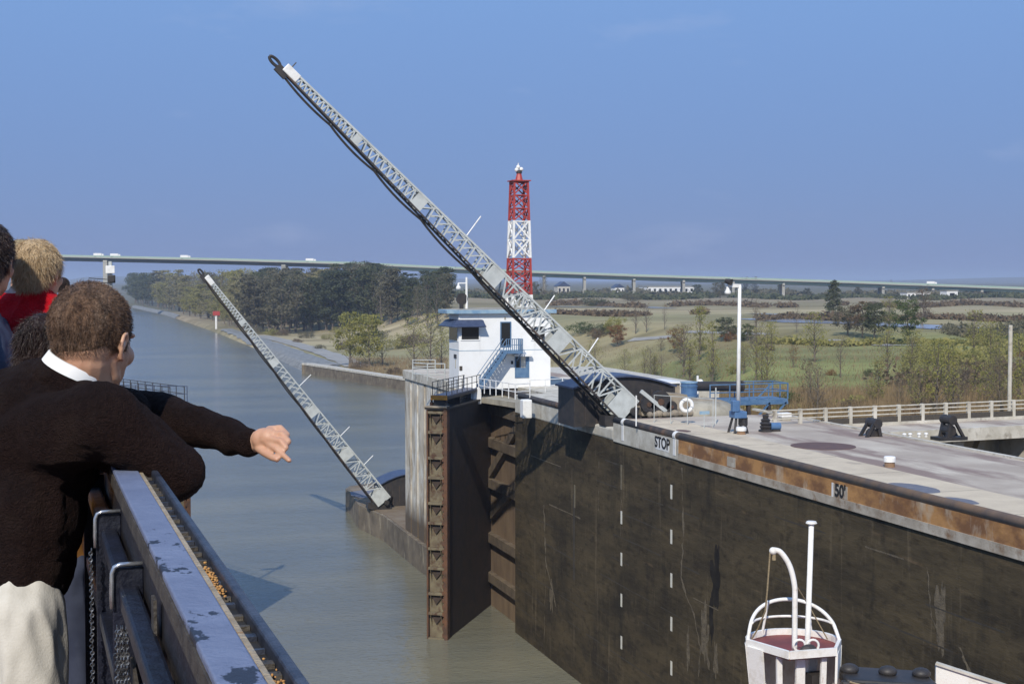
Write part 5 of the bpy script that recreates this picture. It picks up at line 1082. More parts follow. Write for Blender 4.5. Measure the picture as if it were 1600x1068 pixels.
# ================================================================== TREES
M['leaf_dark'] = leafmat('leaf_dark', (0.09, 0.105, 0.055), (0.15, 0.155, 0.08), 0.2)
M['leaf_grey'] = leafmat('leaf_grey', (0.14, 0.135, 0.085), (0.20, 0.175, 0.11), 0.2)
M['leaf_olive'] = leafmat('leaf_olive', (0.26, 0.25, 0.09), (0.36, 0.32, 0.115), 0.3)
M['leaf_yellow'] = leafmat('leaf_yellow', (0.33, 0.30, 0.085), (0.24, 0.24, 0.075), 0.5)
M['leaf_green'] = leafmat('leaf_green', (0.09, 0.12, 0.045), (0.14, 0.165, 0.065), 0.4)
M['leaf_rust'] = leafmat('leaf_rust', (0.27, 0.13, 0.055), (0.22, 0.14, 0.07), 0.5)
M['leaf_brown'] = leafmat('leaf_brown', (0.17, 0.125, 0.085), (0.22, 0.165, 0.10), 0.5)
M['leaf_tan'] = leafmat('leaf_tan', (0.32, 0.29, 0.15), (0.26, 0.23, 0.125), 0.2)
M['leaf_deep'] = leafmat('leaf_deep', (0.07, 0.086, 0.05), (0.115, 0.125, 0.072), 0.2)
def quads(mb_v, mb_f, cs, sz, rng):
    n_ = len(cs); a = rng.normal(size=(n_, 3)); a /= np.linalg.norm(a, axis=1)[:, None]; b_ = rng.normal(size=(n_, 3)); b_ -= a * (a * b_).sum(1)[:, None]; b_ /= np.linalg.norm(b_, axis=1)[:, None]
    s_ = (sz * rng.uniform(0.5, 1.25, n_))[:, None]; base = len(mb_v) * 1
    vs = np.stack([cs - a * s_ - b_ * s_ * 0.5, cs + a * s_ * 0.2 - b_ * s_ * 0.6, cs + a * s_, cs + b_ * s_ * 0.6], 1).reshape(-1, 3)
    return vs, (np.arange(n_ * 4).reshape(-1, 4))
def make_tree(kind, seed):
    """unit tree: height 1, base at origin -> (trunk mesh, crown mesh)"""
    rng = np.random.default_rng(seed); random.seed(seed)
    W_, c0_, n_, sz, ncl, bare = {'round': (0.30, 0.20, 2600, 0.020, 26, 0), 'poplar': (0.15, 0.12, 2400, 0.017, 24, 0), 'sparse': (0.24, 0.22, 1100, 0.013, 34, 1), 'sapling': (0.15, 0.10, 900, 0.014, 22, 1),
        'bare': (0.26, 0.25, 160, 0.010, 30, 2), 'bush': (0.62, 0.02, 2200, 0.032, 22, 0), 'evergreen': (0.24, 0.06, 2600, 0.022, 30, 0), 'bare_wood': (0.20, 0.15, 900, 0.013, 30, 2)}[kind]
    mb = MB(); tips = []
    lean_ = V((random.uniform(-.03, .03), random.uniform(-.03, .03), 0))
    def axis(t_): return V((lean_.x * math.sin(t_ * 3), lean_.y * math.sin(t_ * 4), t_))
    tr_ = 0.016 if kind not in ('bush',) else 0.012; hh = 0.92 if kind != 'bush' else 0.6
    mb.tube([axis(hh * i / 7) for i in range(8)], [tr_ * (1 - 0.88 * i / 7) + 0.001 for i in range(8)], 6)
    for i in range(ncl):
        t_ = c0_ + (hh - c0_) * ((i + random.random()) / ncl); a = i * 2.399 + random.uniform(-.5, .5)
        if kind == 'evergreen': rad = W_ * (1.05 - t_) * random.uniform(0.6, 1.1)
        elif kind == 'poplar' or kind == 'sapling': rad = W_ * (0.55 + 0.5 * math.sin(min(1, (t_ - c0_) / (1 - c0_) + 0.15) * math.pi)) * random.uniform(0.4, 1.05)
        else: rad = W_ * (0.35 + 0.75 * math.sin(min(1, (t_ - c0_) / (1 - c0_) * 0.85 + 0.18) * math.pi)) * random.uniform(0.45, 1.1)
        rise = random.uniform(0.05, 0.16) if kind != 'evergreen' else random.uniform(-0.04, 0.03)
        p = axis(max(0.02, t_ - 0.10)); q = axis(t_) + V((math.cos(a) * rad, math.sin(a) * rad, rise)); q.z = min(q.z, 0.985)
        m_ = p.lerp(q, 0.5) + V((0, 0, -0.02)); mb.tube([p, m_, q], [tr_ * 0.38 * (1.1 - t_) + 0.001, tr_ * 0.25 * (1.1 - t_) + 0.0008, 0.0007], 4, False)
        tips.append((q, rad)); 
        if bare:
            for j in range(5 if bare == 2 else 2):
                s0_ = p.lerp(q, random.uniform(0.35, 0.95)); e_ = s0_ + V((random.gauss(0, .045), random.gauss(0, .045), random.uniform(0.02, .11))); mb.tube([s0_, e_], [0.0014, 0.0005], 3, False); tips.append((e_, rad * 0.6))
    trunk_mesh = mb
    cl = []; per = max(1, n_ // len(tips))
    for q, rad in tips:
        cr_s = {'round': 0.075, 'poplar': 0.05, 'sparse': 0.05, 'sapling': 0.04, 'bare': 0.04, 'bush': 0.16, 'evergreen': 0.05, 'bare_wood': 0.06}[kind] * random.uniform(0.6, 1.35)
        k_ = int(per * random.uniform(0.4, 1.6)) + 1
        g_ = rng.normal(size=(k_, 3)) * np.array([cr_s, cr_s, cr_s * 0.75]) * 0.62 + np.array([q.x, q.y, q.z]); cl.append(g_)
    if not bare:
        k_ = n_ // 5; t_ = rng.uniform(c0_, 0.85, k_); a = rng.uniform(0, 6.28, k_); r_ = W_ * 0.55 * np.sqrt(rng.uniform(0, 1, k_)) * (1.1 - t_ if kind == 'evergreen' else 1); cl.append(np.stack([np.cos(a) * r_, np.sin(a) * r_, t_], 1))
    cs = np.concatenate(cl); cs = cs[(cs[:, 2] > 0.012) & (cs[:, 2] < 1.0)]
    vs, fs = quads([], [], cs, sz, rng)
    return trunk_mesh, vs, fs
PROTO = {}
def proto(kind, var):
    if (kind, var) not in PROTO:
        tm, vs, fs = make_tree(kind, hash_(kind) + var)
        a = bpy.data.meshes.new('trunk'); a.from_pydata([tuple(p) for p in tm.v], [], tm.f); a.materials.append(M['bark'])
        b_ = bpy.data.meshes.new('crown'); b_.from_pydata(vs.tolist(), [], fs.tolist()); b_.materials.append(M['leaf_dark'])
        PROTO[(kind, var)] = (a, b_)
    return PROTO[(kind, var)]
def hash_(s_): return sum(ord(c_) * (i + 3) for i, c_ in enumerate(s_)) % 9999
def plant(pos, H, kind, leaf, label, group=None, name='tree', cat='tree', var=None, wide=1.0, trunk='bark'):
    var = random.randrange(4) if var is None else var; a, b_ = proto(kind, var)
    o = bpy.data.objects.new(name, None); COL.objects.link(o); o.location = (pos[0], pos[1], pos[2] - 0.15); o.scale = (H * wide, H * wide, H); o.rotation_euler = (0, 0, random.uniform(0, 6.28))
    tag(o, label, cat, group, 'thing')
    for nm, me_, mm in (('trunk', a, M[trunk]), ('crown', b_, M[leaf])):
        c_ = bpy.data.objects.new(nm, me_); COL.objects.link(c_); c_.parent = o; c_.material_slots[0].link = 'OBJECT'; c_.material_slots[0].material = mm
    return o
def field(px, by, ty, kind, leaf, label, **kw):
    q = T(px, by); d = (q - CAM).dot(FW); return plant(q, (by - ty) * d / F, kind, leaf, label, **kw)
random.seed(11)
for px, by, ty, kind, leaf, lab, kw in [
    (1078, 602, 532, 'sapling', 'leaf_olive', 'pointed yellow-green sapling behind the blue drum, left of the lamp mast', dict(wide=1.5)),
    (1058, 552, 512, 'round', 'leaf_rust', 'small rust-red tree on the grass left of the lamp mast', {}),
    (1033, 549, 526, 'sparse', 'leaf_brown', 'small dark brown tree just left of the rust-red one', dict(wide=1.4)),
    (1134, 533, 496, 'round', 'leaf_dark', 'rounded dark green tree immediately left of the lamp mast', dict(wide=1.5)),
    (1168, 534, 506, 'round', 'leaf_green', 'rounded green tree immediately right of the lamp mast', dict(wide=1.5)),
    (965, 543, 508, 'round', 'leaf_rust', 'reddish tree on the grass right of the nearer boom', dict(wide=1.2)),
    (960, 522, 490, 'bush', 'leaf_yellow', 'yellow bush in the field above the nearer boom foot', dict(wide=0.8)),
    (915, 520, 500, 'bush', 'leaf_green', 'broad dark green thicket right beside the nearer boom', dict(wide=2.2)), (942, 521, 503, 'bush', 'leaf_dark', 'broad green thicket left of the reddish tree', dict(wide=2.0)),
    (993, 522, 470, 'bare', 'leaf_brown', 'bare thin tree in the field between the yellow bush and the pale path', {}), (1010, 520, 474, 'bare', 'leaf_brown', 'bare thin tree over the left end of the pale path', {}),
    (1038, 515, 472, 'bare', 'leaf_brown', 'slim bare tree above the small dark brown tree', dict(wide=0.6)), (1008, 598, 545, 'sparse', 'leaf_olive', 'thin olive sapling close behind the black winch house', dict(wide=0.9)), (975, 592, 545, 'sparse', 'leaf_olive', 'pale olive sapling just behind the top of the winch house', {}),
    (1112, 602, 500, 'sapling', 'leaf_olive', 'tall thin wispy tree rising just left of the lamp mast', dict(wide=0.8)), (1180, 512, 466, 'bare', 'leaf_brown', 'slim bare tree in the tan field right of the lamp mast', dict(wide=0.6)),
    (1197, 606, 502, 'sparse', 'leaf_olive', 'tall airy olive tree behind the blue gantry', dict(wide=0.8)), (1206, 548, 500, 'sparse', 'leaf_yellow', 'yellowish tree in the mid field behind the airy olive tree', {}),
    (1240, 575, 538, 'sparse', 'leaf_rust', 'small orange-leaved tree on the grass', dict(wide=1.2)), (1273, 566, 486, 'sparse', 'leaf_yellow', 'tall yellow-green tree standing on the middle of the grass', dict(wide=1.2)),
    (1314, 590, 520, 'bare', 'leaf_brown', 'bare upright tree on the grass right of the tall yellow-green tree', dict(wide=0.9)), (1303, 487, 434, 'evergreen', 'leaf_dark', 'dark tall tree breaking the skyline below the bridge', dict(wide=1.25)),
    (1245, 520, 478, 'bare', 'leaf_brown', 'slim bare tree left of the dark skyline tree', dict(wide=0.7)),
    (1325, 524, 478, 'round', 'leaf_grey', 'dark grey-green tree below and right of the skyline tree', dict(wide=1.4)), (1347, 528, 470, 'round', 'leaf_brown', 'brown rounded tree in the clump right of the skyline tree', dict(wide=1.2)), (1366, 530, 472, 'round', 'leaf_dark', 'dark olive tree in the middle of the right-hand clump', dict(wide=1.3)),
    (1388, 525, 462, 'sparse', 'leaf_yellow', 'pale yellow tree in the middle of the right-hand clump', {}), (1418, 538, 468, 'round', 'leaf_green', 'full green tree at the right of the clump', dict(wide=1.05)), (1440, 508, 448, 'bare_wood', 'leaf_brown', 'large bare brown tree spreading behind the full green tree', dict(wide=1.6)),
    (1392, 455, 436, 'bare', 'leaf_brown', 'tiny bare tree silhouetted against the bridge', {}),
    (1463, 655, 528, 'sparse', 'leaf_yellow', 'tall orange-yellow tree just behind the service bridge', dict(wide=1.1)), (1436, 655, 565, 'sparse', 'leaf_olive', 'shorter olive tree left of the tall orange-yellow one', dict(wide=1.0)), (1487, 650, 560, 'sparse', 'leaf_olive', 'olive tree right of the tall orange-yellow one', {}),
    (1405, 645, 585, 'bare', 'leaf_brown', 'bare dark tree left of the orange-yellow tree behind the service bridge', {}), (1276, 658, 570, 'bare', 'leaf_brown', 'bare reddish tree behind the far edge of the deck', dict(wide=1.2)), (1265, 640, 560, 'sparse', 'leaf_brown', 'hazy brown tree rising behind the far edge of the deck', {}),
    (1521, 560, 482, 'sparse', 'leaf_yellow', 'slender yellowish tree far right in the scrub', dict(wide=0.9)), (1508, 630, 560, 'bare_wood', 'leaf_brown', 'twiggy brown tree right of the orange-yellow tree', {}), (1545, 600, 500, 'sparse', 'leaf_olive', 'olive tree near the right edge of the scrub', {}), (1560, 650, 560, 'bare_wood', 'leaf_brown', 'twiggy brown tree beside the pale pole at far right', {}),
    (1590, 640, 520, 'sparse', 'leaf_yellow', 'yellow tree at the right edge of the view', {}), (1540, 540, 505, 'bush', 'leaf_olive', 'broad olive bush far right', {}),
    (1390, 500, 560 - 60 - 40, 'bare', 'leaf_brown', 'thin bare tree between the clump and the bridge', {}),
    (1232, 640, 606, 'bush', 'leaf_green', 'dark green shrub right of the blue gantry', dict(wide=1.1)), (1375, 626, 606, 'bush', 'leaf_dark', 'low dark green shrub on the brown bank', dict(wide=1.3)), (1360, 588, 572, 'bush', 'leaf_dark', 'small dark bush on the grass', dict(wide=1.1)),
    (1515, 604, 586, 'bush', 'leaf_dark', 'long dark green bush below the twiggy tree at right', dict(wide=1.8)), (1330, 645, 618, 'bush', 'leaf_brown', 'low brown shrub on the bank behind the deck', dict(wide=1.2)), (1430, 655, 630, 'bush', 'leaf_rust', 'rusty brown shrub at the foot of the olive tree', dict(wide=1.0)),
    (930, 478, 462, 'bush', 'leaf_dark', 'far dark bush beneath the bridge, left', dict(wide=2.0)), (850, 466, 428, 'bare_wood', 'leaf_grey', 'tall hazy tree right of the red tower', {}), (835, 468, 440, 'round', 'leaf_grey', 'grey-green tree just right of the red tower', {}), (1090, 462, 444, 'round', 'leaf_dark', 'dark rounded tree beneath the bridge left of the lamp mast', dict(wide=1.6)),
    (1125, 466, 440, 'round', 'leaf_grey', 'larger dark tree beneath the bridge at the lamp mast head', dict(wide=1.8)), (1165, 464, 432, 'bare_wood', 'leaf_grey', 'pair-topped bare tree crossing the bridge line right of the mast head', dict(wide=1.2)), (1180, 464, 432, 'bare_wood', 'leaf_grey', 'second bare tree crossing the bridge line right of the mast head', dict(wide=1.0)), (1220, 462, 444, 'round', 'leaf_dark', 'dark tree under the bridge midway to the skyline tree', dict(wide=1.3)),
    (1262, 464, 450, 'round', 'leaf_dark', 'small dark tree under the bridge left of the skyline tree', dict(wide=1.3)), (985, 470, 455, 'bush', 'leaf_grey', 'grey bush by a bridge pier left of the long white building', dict(wide=1.5)), (1340, 462, 443, 'round', 'leaf_grey', 'hazy tree under the bridge right of the skyline tree', {})]:
    field(px, by, ty, kind, leaf, lab, **kw)
# young yellow trees on the quay
for px, by, ty, kind, leaf, lab, kw in [(548, 572, 487, 'round', 'leaf_yellow', 'left yellow-green tree of the group on the grassy quay', dict(wide=0.95)), (577, 574, 490, 'round', 'leaf_yellow', 'right yellow-green tree of the group on the grassy quay', dict(wide=1.0)), (598, 572, 515, 'sparse', 'leaf_olive', 'smaller olive tree at the right of the yellow group on the quay', {}),
    (648, 580, 495, 'sparse', 'leaf_yellow', 'olive-yellow tree just left of the white control house', dict(wide=1.1)), (672, 585, 488, 'sparse', 'leaf_olive', 'thin olive tree touching the left side of the control house roof', dict(wide=1.1)), (690, 580, 505, 'sparse', 'leaf_yellow', 'yellowish tree partly behind the control house awning', {}),
    (560, 578, 563, 'bush', 'leaf_brown', 'low brown scrub under the yellow trees', dict(wide=1.3)), (615, 585, 570, 'bush', 'leaf_brown', 'low brown scrub on the quay left of the pier', dict(wide=1.6)), (660, 588, 565, 'bush', 'leaf_brown', 'brown scrub directly behind the pier railing', dict(wide=1.2))]:
    field(px, by, ty, kind, leaf, lab, **kw)
# the wood along the canal
base_l = [(200, 478), (210, 480), (260, 491), (300, 499), (340, 508), (380, 516), (430, 521), (480, 520), (520, 516), (560, 508), (620, 506), (700, 512), (900, 500)]
top_l = [(200, 432), (215, 428), (260, 424), (320, 424), (400, 420), (450, 419), (500, 420), (530, 412), (560, 404), (600, 410), (625, 426), (650, 430), (690, 414), (720, 432), (780, 440), (900, 450)]
def ip(tb, x):
    for (a, ya), (b_, yb) in zip(tb[:-1], tb[1:]):
        if a <= x <= b_: return ya + (yb - ya) * (x - a) / (b_ - a)
    return tb[-1][1]
GW = 'trees of the dense canal-side wood'
lab_w = {'leaf_dark': 'dark green tree within the dense canal-side wood', 'leaf_grey': 'grey-brown half-bare tree within the dense canal-side wood', 'leaf_olive': 'olive-yellow tree at the water-side front of the dense wood', 'leaf_green': 'green tree within the dense canal-side wood', 'leaf_brown': 'brown tree within the dense canal-side wood', 'leaf_yellow': 'bright yellow-green tree at the water-side front of the dense wood', 'leaf_tan': 'pale tan-leaved autumn tree within the dense canal-side wood', 'leaf_deep': 'darkest green tree within the dense canal-side wood'}
random.seed(5)
x = 208.0; cnt = 0
for layer in range(4):
    x = 207.0 + layer * 2
    while x < 700:
        by = ip(base_l, x); q0 = T(x, by); d = (q0 - CAM).dot(FW) * (1 + 0.07 * layer + random.uniform(-0.02, 0.03))
        q = CAM + ray(x, 438) * d; q.z = landz(q.x, q.y)
        ty = ip(top_l, x) + random.uniform(-3, 8) + (0 if layer > 1 else random.uniform(2, 14)); 
        ztop = 28 - (ty - 438) * d / F; H = ztop - q.z
        if side_dist(np.array([q.x]), np.array([q.y]))[0] > 9 and H > 4:
            if layer == 0 and 225 < x < 360: leaf = random.choice(['leaf_olive', 'leaf_olive', 'leaf_yellow']); kind = 'round'; H *= random.uniform(0.45, 0.68)
            elif layer == 1 and 245 < x < 420: leaf = random.choice(['leaf_olive', 'leaf_tan', 'leaf_tan']); kind = random.choice(['round', 'bare_wood', 'poplar']); H *= random.uniform(0.7, 0.88)
            elif x < 245: leaf = 'leaf_dark'; kind = 'round'
            elif 500 < x: leaf = random.choice(['leaf_deep', 'leaf_deep', 'leaf_dark', 'leaf_grey']); kind = random.choice(['poplar', 'poplar', 'poplar', 'bare_wood'])
            elif x > 395: leaf = random.choice(['leaf_deep', 'leaf_deep', 'leaf_dark', 'leaf_grey']) if x < 450 else random.choice(['leaf_tan', 'leaf_grey', 'leaf_deep', 'leaf_dark']); kind = random.choice(['poplar', 'bare_wood', 'poplar', 'round'])
            else: leaf = random.choice(['leaf_tan', 'leaf_tan', 'leaf_grey', 'leaf_olive']); kind = random.choice(['poplar', 'bare_wood', 'poplar'])
            lb = lab_w[leaf]; plant(q, H, kind, leaf, lb, group=GW + ', ' + leaf.split('_')[1], wide=random.uniform(0.9, 1.3) * (1.25 if kind == 'poplar' else 1.0)); cnt += 1
        x += (5.5 + 3.0 * random.random()) * (1.0 + (x - 200) / 420) * (1.0 if layer < 2 else 1.25)
print('WOOD', cnt)
for i, (px, by, ty) in enumerate(((440, 524, 512), (480, 528, 514), (510, 530, 520), (465, 535, 527), (400, 522, 508), (425, 524, 511), (540, 545, 530), (500, 545, 536), (620, 545, 520), (650, 540, 515), (590, 530, 512), (530, 522, 508))):
    field(px, by, ty, 'bush', ['leaf_brown', 'leaf_grey', 'leaf_olive'][i % 3], 'low scrubby bush on the slope between the dense wood and the canal path', group='scrub below the wood', name='bush', cat='bush', wide=1.5)
random.seed(77)
for i in range(44):
    px = random.uniform(900, 1600) if i % 3 else random.uniform(1380, 1600); by = random.uniform(585, 655) if px > 1190 else random.uniform(560, 604)
    kd = random.choice(['sparse', 'sapling', 'sparse', 'bare']); lf = random.choice(['leaf_olive', 'leaf_yellow', 'leaf_olive'])
    if kd == 'bare': lf = 'leaf_brown'
    field(px, by, by - random.uniform(38, 92), kd, lf, {'leaf_olive': 'wispy olive sapling among the rough ground beyond the deck', 'leaf_yellow': 'wispy yellow sapling among the rough ground beyond the deck', 'leaf_brown': 'leafless brown sapling among the rough ground beyond the deck'}[lf], group='wispy saplings beyond the deck, ' + lf[5:], wide=random.uniform(0.8, 1.3))
for i in range(26):
    px = random.uniform(880, 1600); by = random.uniform(530, 650) if px > 1190 else random.uniform(520, 590)
    lf = random.choice(['leaf_olive', 'leaf_brown', 'leaf_green', 'leaf_rust']); field(px, by, by - random.uniform(7, 20), 'bush', lf, 'small %s bush dotted on the rough meadow' % {'leaf_olive': 'olive', 'leaf_brown': 'brown', 'leaf_green': 'green', 'leaf_rust': 'rusty'}[lf], group='small meadow bushes, ' + lf[5:], name='bush', cat='bush')
# stuff: far hedgerows, bank scrub, reeds
def leafstuff(name, pts, m, sz, seed):
    rng = np.random.default_rng(seed); vs, fs = quads([], [], np.array(pts), sz, rng); me_ = bpy.data.meshes.new(name); me_.from_pydata(vs.tolist(), [], fs.tolist()); me_.materials.append(M[m])
    o = bpy.data.objects.new(name, me_); COL.objects.link(o); tag(o, kind='stuff'); return o
def hedge(name, x0, x1, y, hpx, m, seed, sz, dens=14, lab=None, yv=2.0, gaps=0.0):
    rng = np.random.default_rng(seed); pts = []; x = x0
    while x < x1:
        q = T(x, y + yv * math.sin(x * 0.03 + seed) + rng.uniform(-1, 1)); d = (q - CAM).dot(FW); hh = hpx * d / F * (0.55 + 0.7 * abs(noise.noise(V((x * 0.045, seed, 0))) * 2)); 
        if noise.noise(V((x * 0.02, seed * 3.1, 4))) > gaps - 0.5 + 0.0:
            k_ = dens; g_ = rng.normal(size=(k_, 3)) * np.array([hh * 0.7, hh * 0.9, hh * 0.33]) + np.array([q.x, q.y, q.z + hh * 0.45]); g_[:, 2] = np.maximum(g_[:, 2], q.z); pts += g_.tolist()
        x += rng.uniform(0.5, 1.5)
    o = leafstuff(name, pts, m, sz, seed)
    tag(o, lab, 'vegetation', None, 'stuff')
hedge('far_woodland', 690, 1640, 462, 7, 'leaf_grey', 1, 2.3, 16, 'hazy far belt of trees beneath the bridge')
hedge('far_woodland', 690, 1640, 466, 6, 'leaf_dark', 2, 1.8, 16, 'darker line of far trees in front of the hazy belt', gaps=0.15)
hedge('hedgerow', 860, 1640, 478, 6, 'leaf_brown', 3, 1.1, 12, 'broken brown hedgerow across the far field', gaps=0.45)
hedge('hedgerow', 870, 1100, 492, 8, 'leaf_brown', 4, 0.9, 14, 'brown scrub row in the tan field left of the mast', gaps=0.40)
hedge('hedgerow', 1190, 1640, 500, 9, 'leaf_brown', 5, 0.8, 14, 'brown scrub row in the field at right', gaps=0.30)
hedge('hedgerow', 1180, 1640, 538, 9, 'leaf_olive', 6, 0.5, 14, 'olive scrub line at the top of the grass', gaps=0.25)
hedge('scrub', 1440, 1640, 560, 24, 'leaf_olive', 7, 0.42, 26, 'loose olive scrub at right', 12.0)
hedge('scrub', 1410, 1640, 600, 22, 'leaf_brown', 8, 0.36, 22, 'loose brown scrub at right', 14.0)
hedge('scrub', 1480, 1640, 520, 16, 'leaf_grey', 12, 0.5, 24, 'grey scrub at far right', 8.0)
hedge('scrub', 860, 1640, 640, 9, 'leaf_olive', 9, 0.22, 26, 'rough olive scrub on the bank behind the deck', 6.0, gaps=0.2)
def reeds(name, x0, x1, y0, y1, n_, hm, m, seed, lab):
    rng = np.random.default_rng(seed); vs = []; fs = []
    for i in range(n_):
        q = T(rng.uniform(x0, x1), rng.uniform(y0, y1)); h_ = hm * rng.uniform(0.5, 1.3) * (0.6 + 0.8 * abs(noise.noise(q * 0.12) * 2)); a = rng.uniform(0, 6.28); w_ = 0.05; dx, dy = math.cos(a) * w_, math.sin(a) * w_; lx, ly = rng.normal() * 0.2, rng.normal() * 0.2
        b_ = len(vs); vs += [(q.x - dx, q.y - dy, q.z - 0.05), (q.x + dx, q.y + dy, q.z - 0.05), (q.x + lx, q.y + ly, q.z + h_)]; fs.append((b_, b_ + 1, b_ + 2))
    me_ = bpy.data.meshes.new(name); me_.from_pydata(vs, [], fs); me_.materials.append(M[m]); o = bpy.data.objects.new(name, me_); COL.objects.link(o); tag(o, lab, 'grass', None, 'stuff')
M['reed_tan'] = mat('reed_tan', (0.26, 0.19, 0.10), (0.17, 0.12, 0.065), scale=0.3, world=True)
reeds('dry_reeds', 860, 1640, 612, 662, 26000, 1.3, 'reed_tan', 1, 'dry tan reeds on the bank behind the deck')
reeds('dry_grass', 860, 1640, 540, 615, 9000, 0.5, 'reed_tan', 2, 'tufts of dry grass in the meadow')
reeds('dry_grass', 545, 700, 560, 592, 9000, 1.2, 'reed_tan', 3, 'dry tan grass on the quay')
# ================================================================== OBSERVATION DECK AND RAIL
FLZ = 28 - 1.62
RA = YAW - math.atan(765 / F); RD = V((math.sin(RA), math.cos(RA), 0)); RV = V((math.cos(RA), -math.sin(RA), 0))
def rp_(u_, v, h): return CAM + RD * u_ + RV * v - V((0, 0, h))
def rbox(u0, u1, v0, v1, h0, h1, nm, m, par, bev=0.0):
    return MB().frame(rp_((u0 + u1) / 2, (v0 + v1) / 2, (h0 + h1) / 2), RD * (u1 - u0) / 2, RV * (v1 - v0) / 2, V((0, 0, abs(h1 - h0) / 2))).build(nm, m, par, bevel=bev)
od = MB().frame(rp_(11, -3.0, 1.67), RD * 14, RV * 3.16, V((0, 0, 0.05))).build('deck_floor', M['red_wood']); tag(od, kind='structure')
rl = thing('ship_rail', 'steel parapet rail with chipped pale blue cap running beside the pointing man', 'rail', rp_(0, 0.2, 1.62))
rbox(0.25, 25, 0.186, 0.238, 0.42, 0.432, 'cap', M['cap_blue'], rl, 0.003)
rbox(0.25, 25, 0.184, 0.190, 0.4325, 0.462, 'cap_flange', M['side_brown'], rl)
rbox(0.25, 25, 0.2395, 0.2475, 0.424, 0.45, 'wood_strip', M['strip_wood'], rl, 0.001)
rbox(0.25, 25, 0.2480, 0.2640, 0.437, 0.50, 'channel', M['black_paint'], rl)
rbox(0.25, 25, 0.2643, 0.2785, 0.418, 0.46, 'outer_bar', M['bar_dark'], rl, 0.004)
random.seed(8)
u_ = 0.8
while u_ < 4.5:
    rbox(u_, u_ + 0.006 + random.random() * 0.012, 0.249, 0.2635, 0.431, 0.437, 'clip', M['side_brown'] if random.random() < 0.5 else M['bar_dark'], rl); u_ += random.uniform(0.035, 0.075)
for uu, n_ in ((2.05, 110), (1.47, 60)):
    mb = MB()
    for i in range(n_): mb.ell(rp_(uu + random.gauss(0, 0.05), random.uniform(0.246, 0.259), 0.428 + random.uniform(-0.003, 0.004)), (random.uniform(0.0012, 0.0032), random.uniform(0.0012, 0.0028), random.uniform(0.0008, 0.002)), seg=5, rings=4)
    o = mb.build('rust_crumbs', mat('rust_crumb', (0.55, 0.30, 0.09), (0.35, 0.16, 0.05), scale=80), rl); o['kind'] = 'stuff'
rbox(0.25, 25, 0.192, 0.198, 0.43, 1.75, 'bulwark_plate', mat('bulwark', (0.012, 0.012, 0.018), (0.022, 0.02, 0.022), scale=8, rough=0.5, bump=0.3, bscale=30), rl)
rbox(0.25, 25, 0.1985, 0.27, 0.50, 1.0, 'outer_plate', M['bar_dark'], rl)
for uu, hh in ((3.1, 0.487), (2.51, 0.487), (3.75, 0.487), (1.97, 0.55), (4.4, 0.487)):
    path_ = [rp_(uu, 0.190, hh), rp_(uu, 0.152, hh), rp_(uu, 0.143, hh + 0.004), rp_(uu, 0.139, hh + 0.014), rp_(uu, 0.138, hh + 0.05), rp_(uu, 0.139, hh + 0.075)]
    MB().tube(path_, 0.0042, 8).build('bracket_edge', M['chrome'], rl, smooth=True)
    rbox(uu + 0.005, uu + 0.012, 0.140, 0.1915, hh + 0.006, 1.6, 'bracket', M['navy_gloss'], rl, 0.002)
rbox(1.0, 4.4, 0.150, 0.183, 0.525, 0.56, 'shelf_bar', M['navy_gloss'], rl, 0.006)
rbox(1.0, 4.4, 0.145, 0.176, 0.70, 0.73, 'shelf_bar', M['navy_gloss'], rl, 0.006)
rbox(2.16, 2.20, 0.1785, 0.1835, 0.476, 1.6, 'stay', M['side_brown'], rl); rbox(1.0, 4.4, 0.1755, 0.1835, 0.60, 0.63, 'stay', M['side_brown'], rl)
MB().beam(rp_(2.5, 0.170, 0.66), rp_(1.7, 0.170, 0.80), 0.006, 0.03).build('stay', M['side_brown'], rl)
def chain(uu, v0, w_, h0, h1, seed):
    random.seed(seed); g = thing('hanging_chain', 'glinting small-link chain hanging inside the rail, ' + ('thin strand by the far bracket' if w_ < 0.012 else 'thick bunch by the near bracket'), 'chain', rp_(uu, v0, h1))
    k_ = 1 if w_ < 0.012 else 4
    for s_ in range(k_):
        mb = MB(); h = h0; i = 0
        while h < h1:
            sp_w = w_ * (0.5 + 1.2 * (h - h0)); c_ = rp_(uu + random.gauss(0, 0.002), v0 + sp_w * (s_ - (k_ - 1) / 2) / max(1, k_ - 1) * 2 + random.gauss(0, 0.0008), h)
            mb.torus(c_, 0.0036, 0.0014, RD if i % 2 else RV, 8, 5); h += 0.0065; i += 1
        a = rp_(uu, v0 + (w_ * (s_ - (k_ - 1) / 2) / max(1, k_ - 1) * 1.0), h0); b_ = rp_(uu, v0 + w_ * (0.5 + 1.2 * (h1 - h0)) * (s_ - (k_ - 1) / 2) / max(1, k_ - 1) * 2, h1); mb.tube([a, b_], 0.0008, 4)
        mb.build('strand', M['chain_metal'], g)
chain(3.06, 0.128, 0.006, 0.56, 1.2, 1); chain(2.44, 0.150, 0.014, 0.58, 1.1, 2)
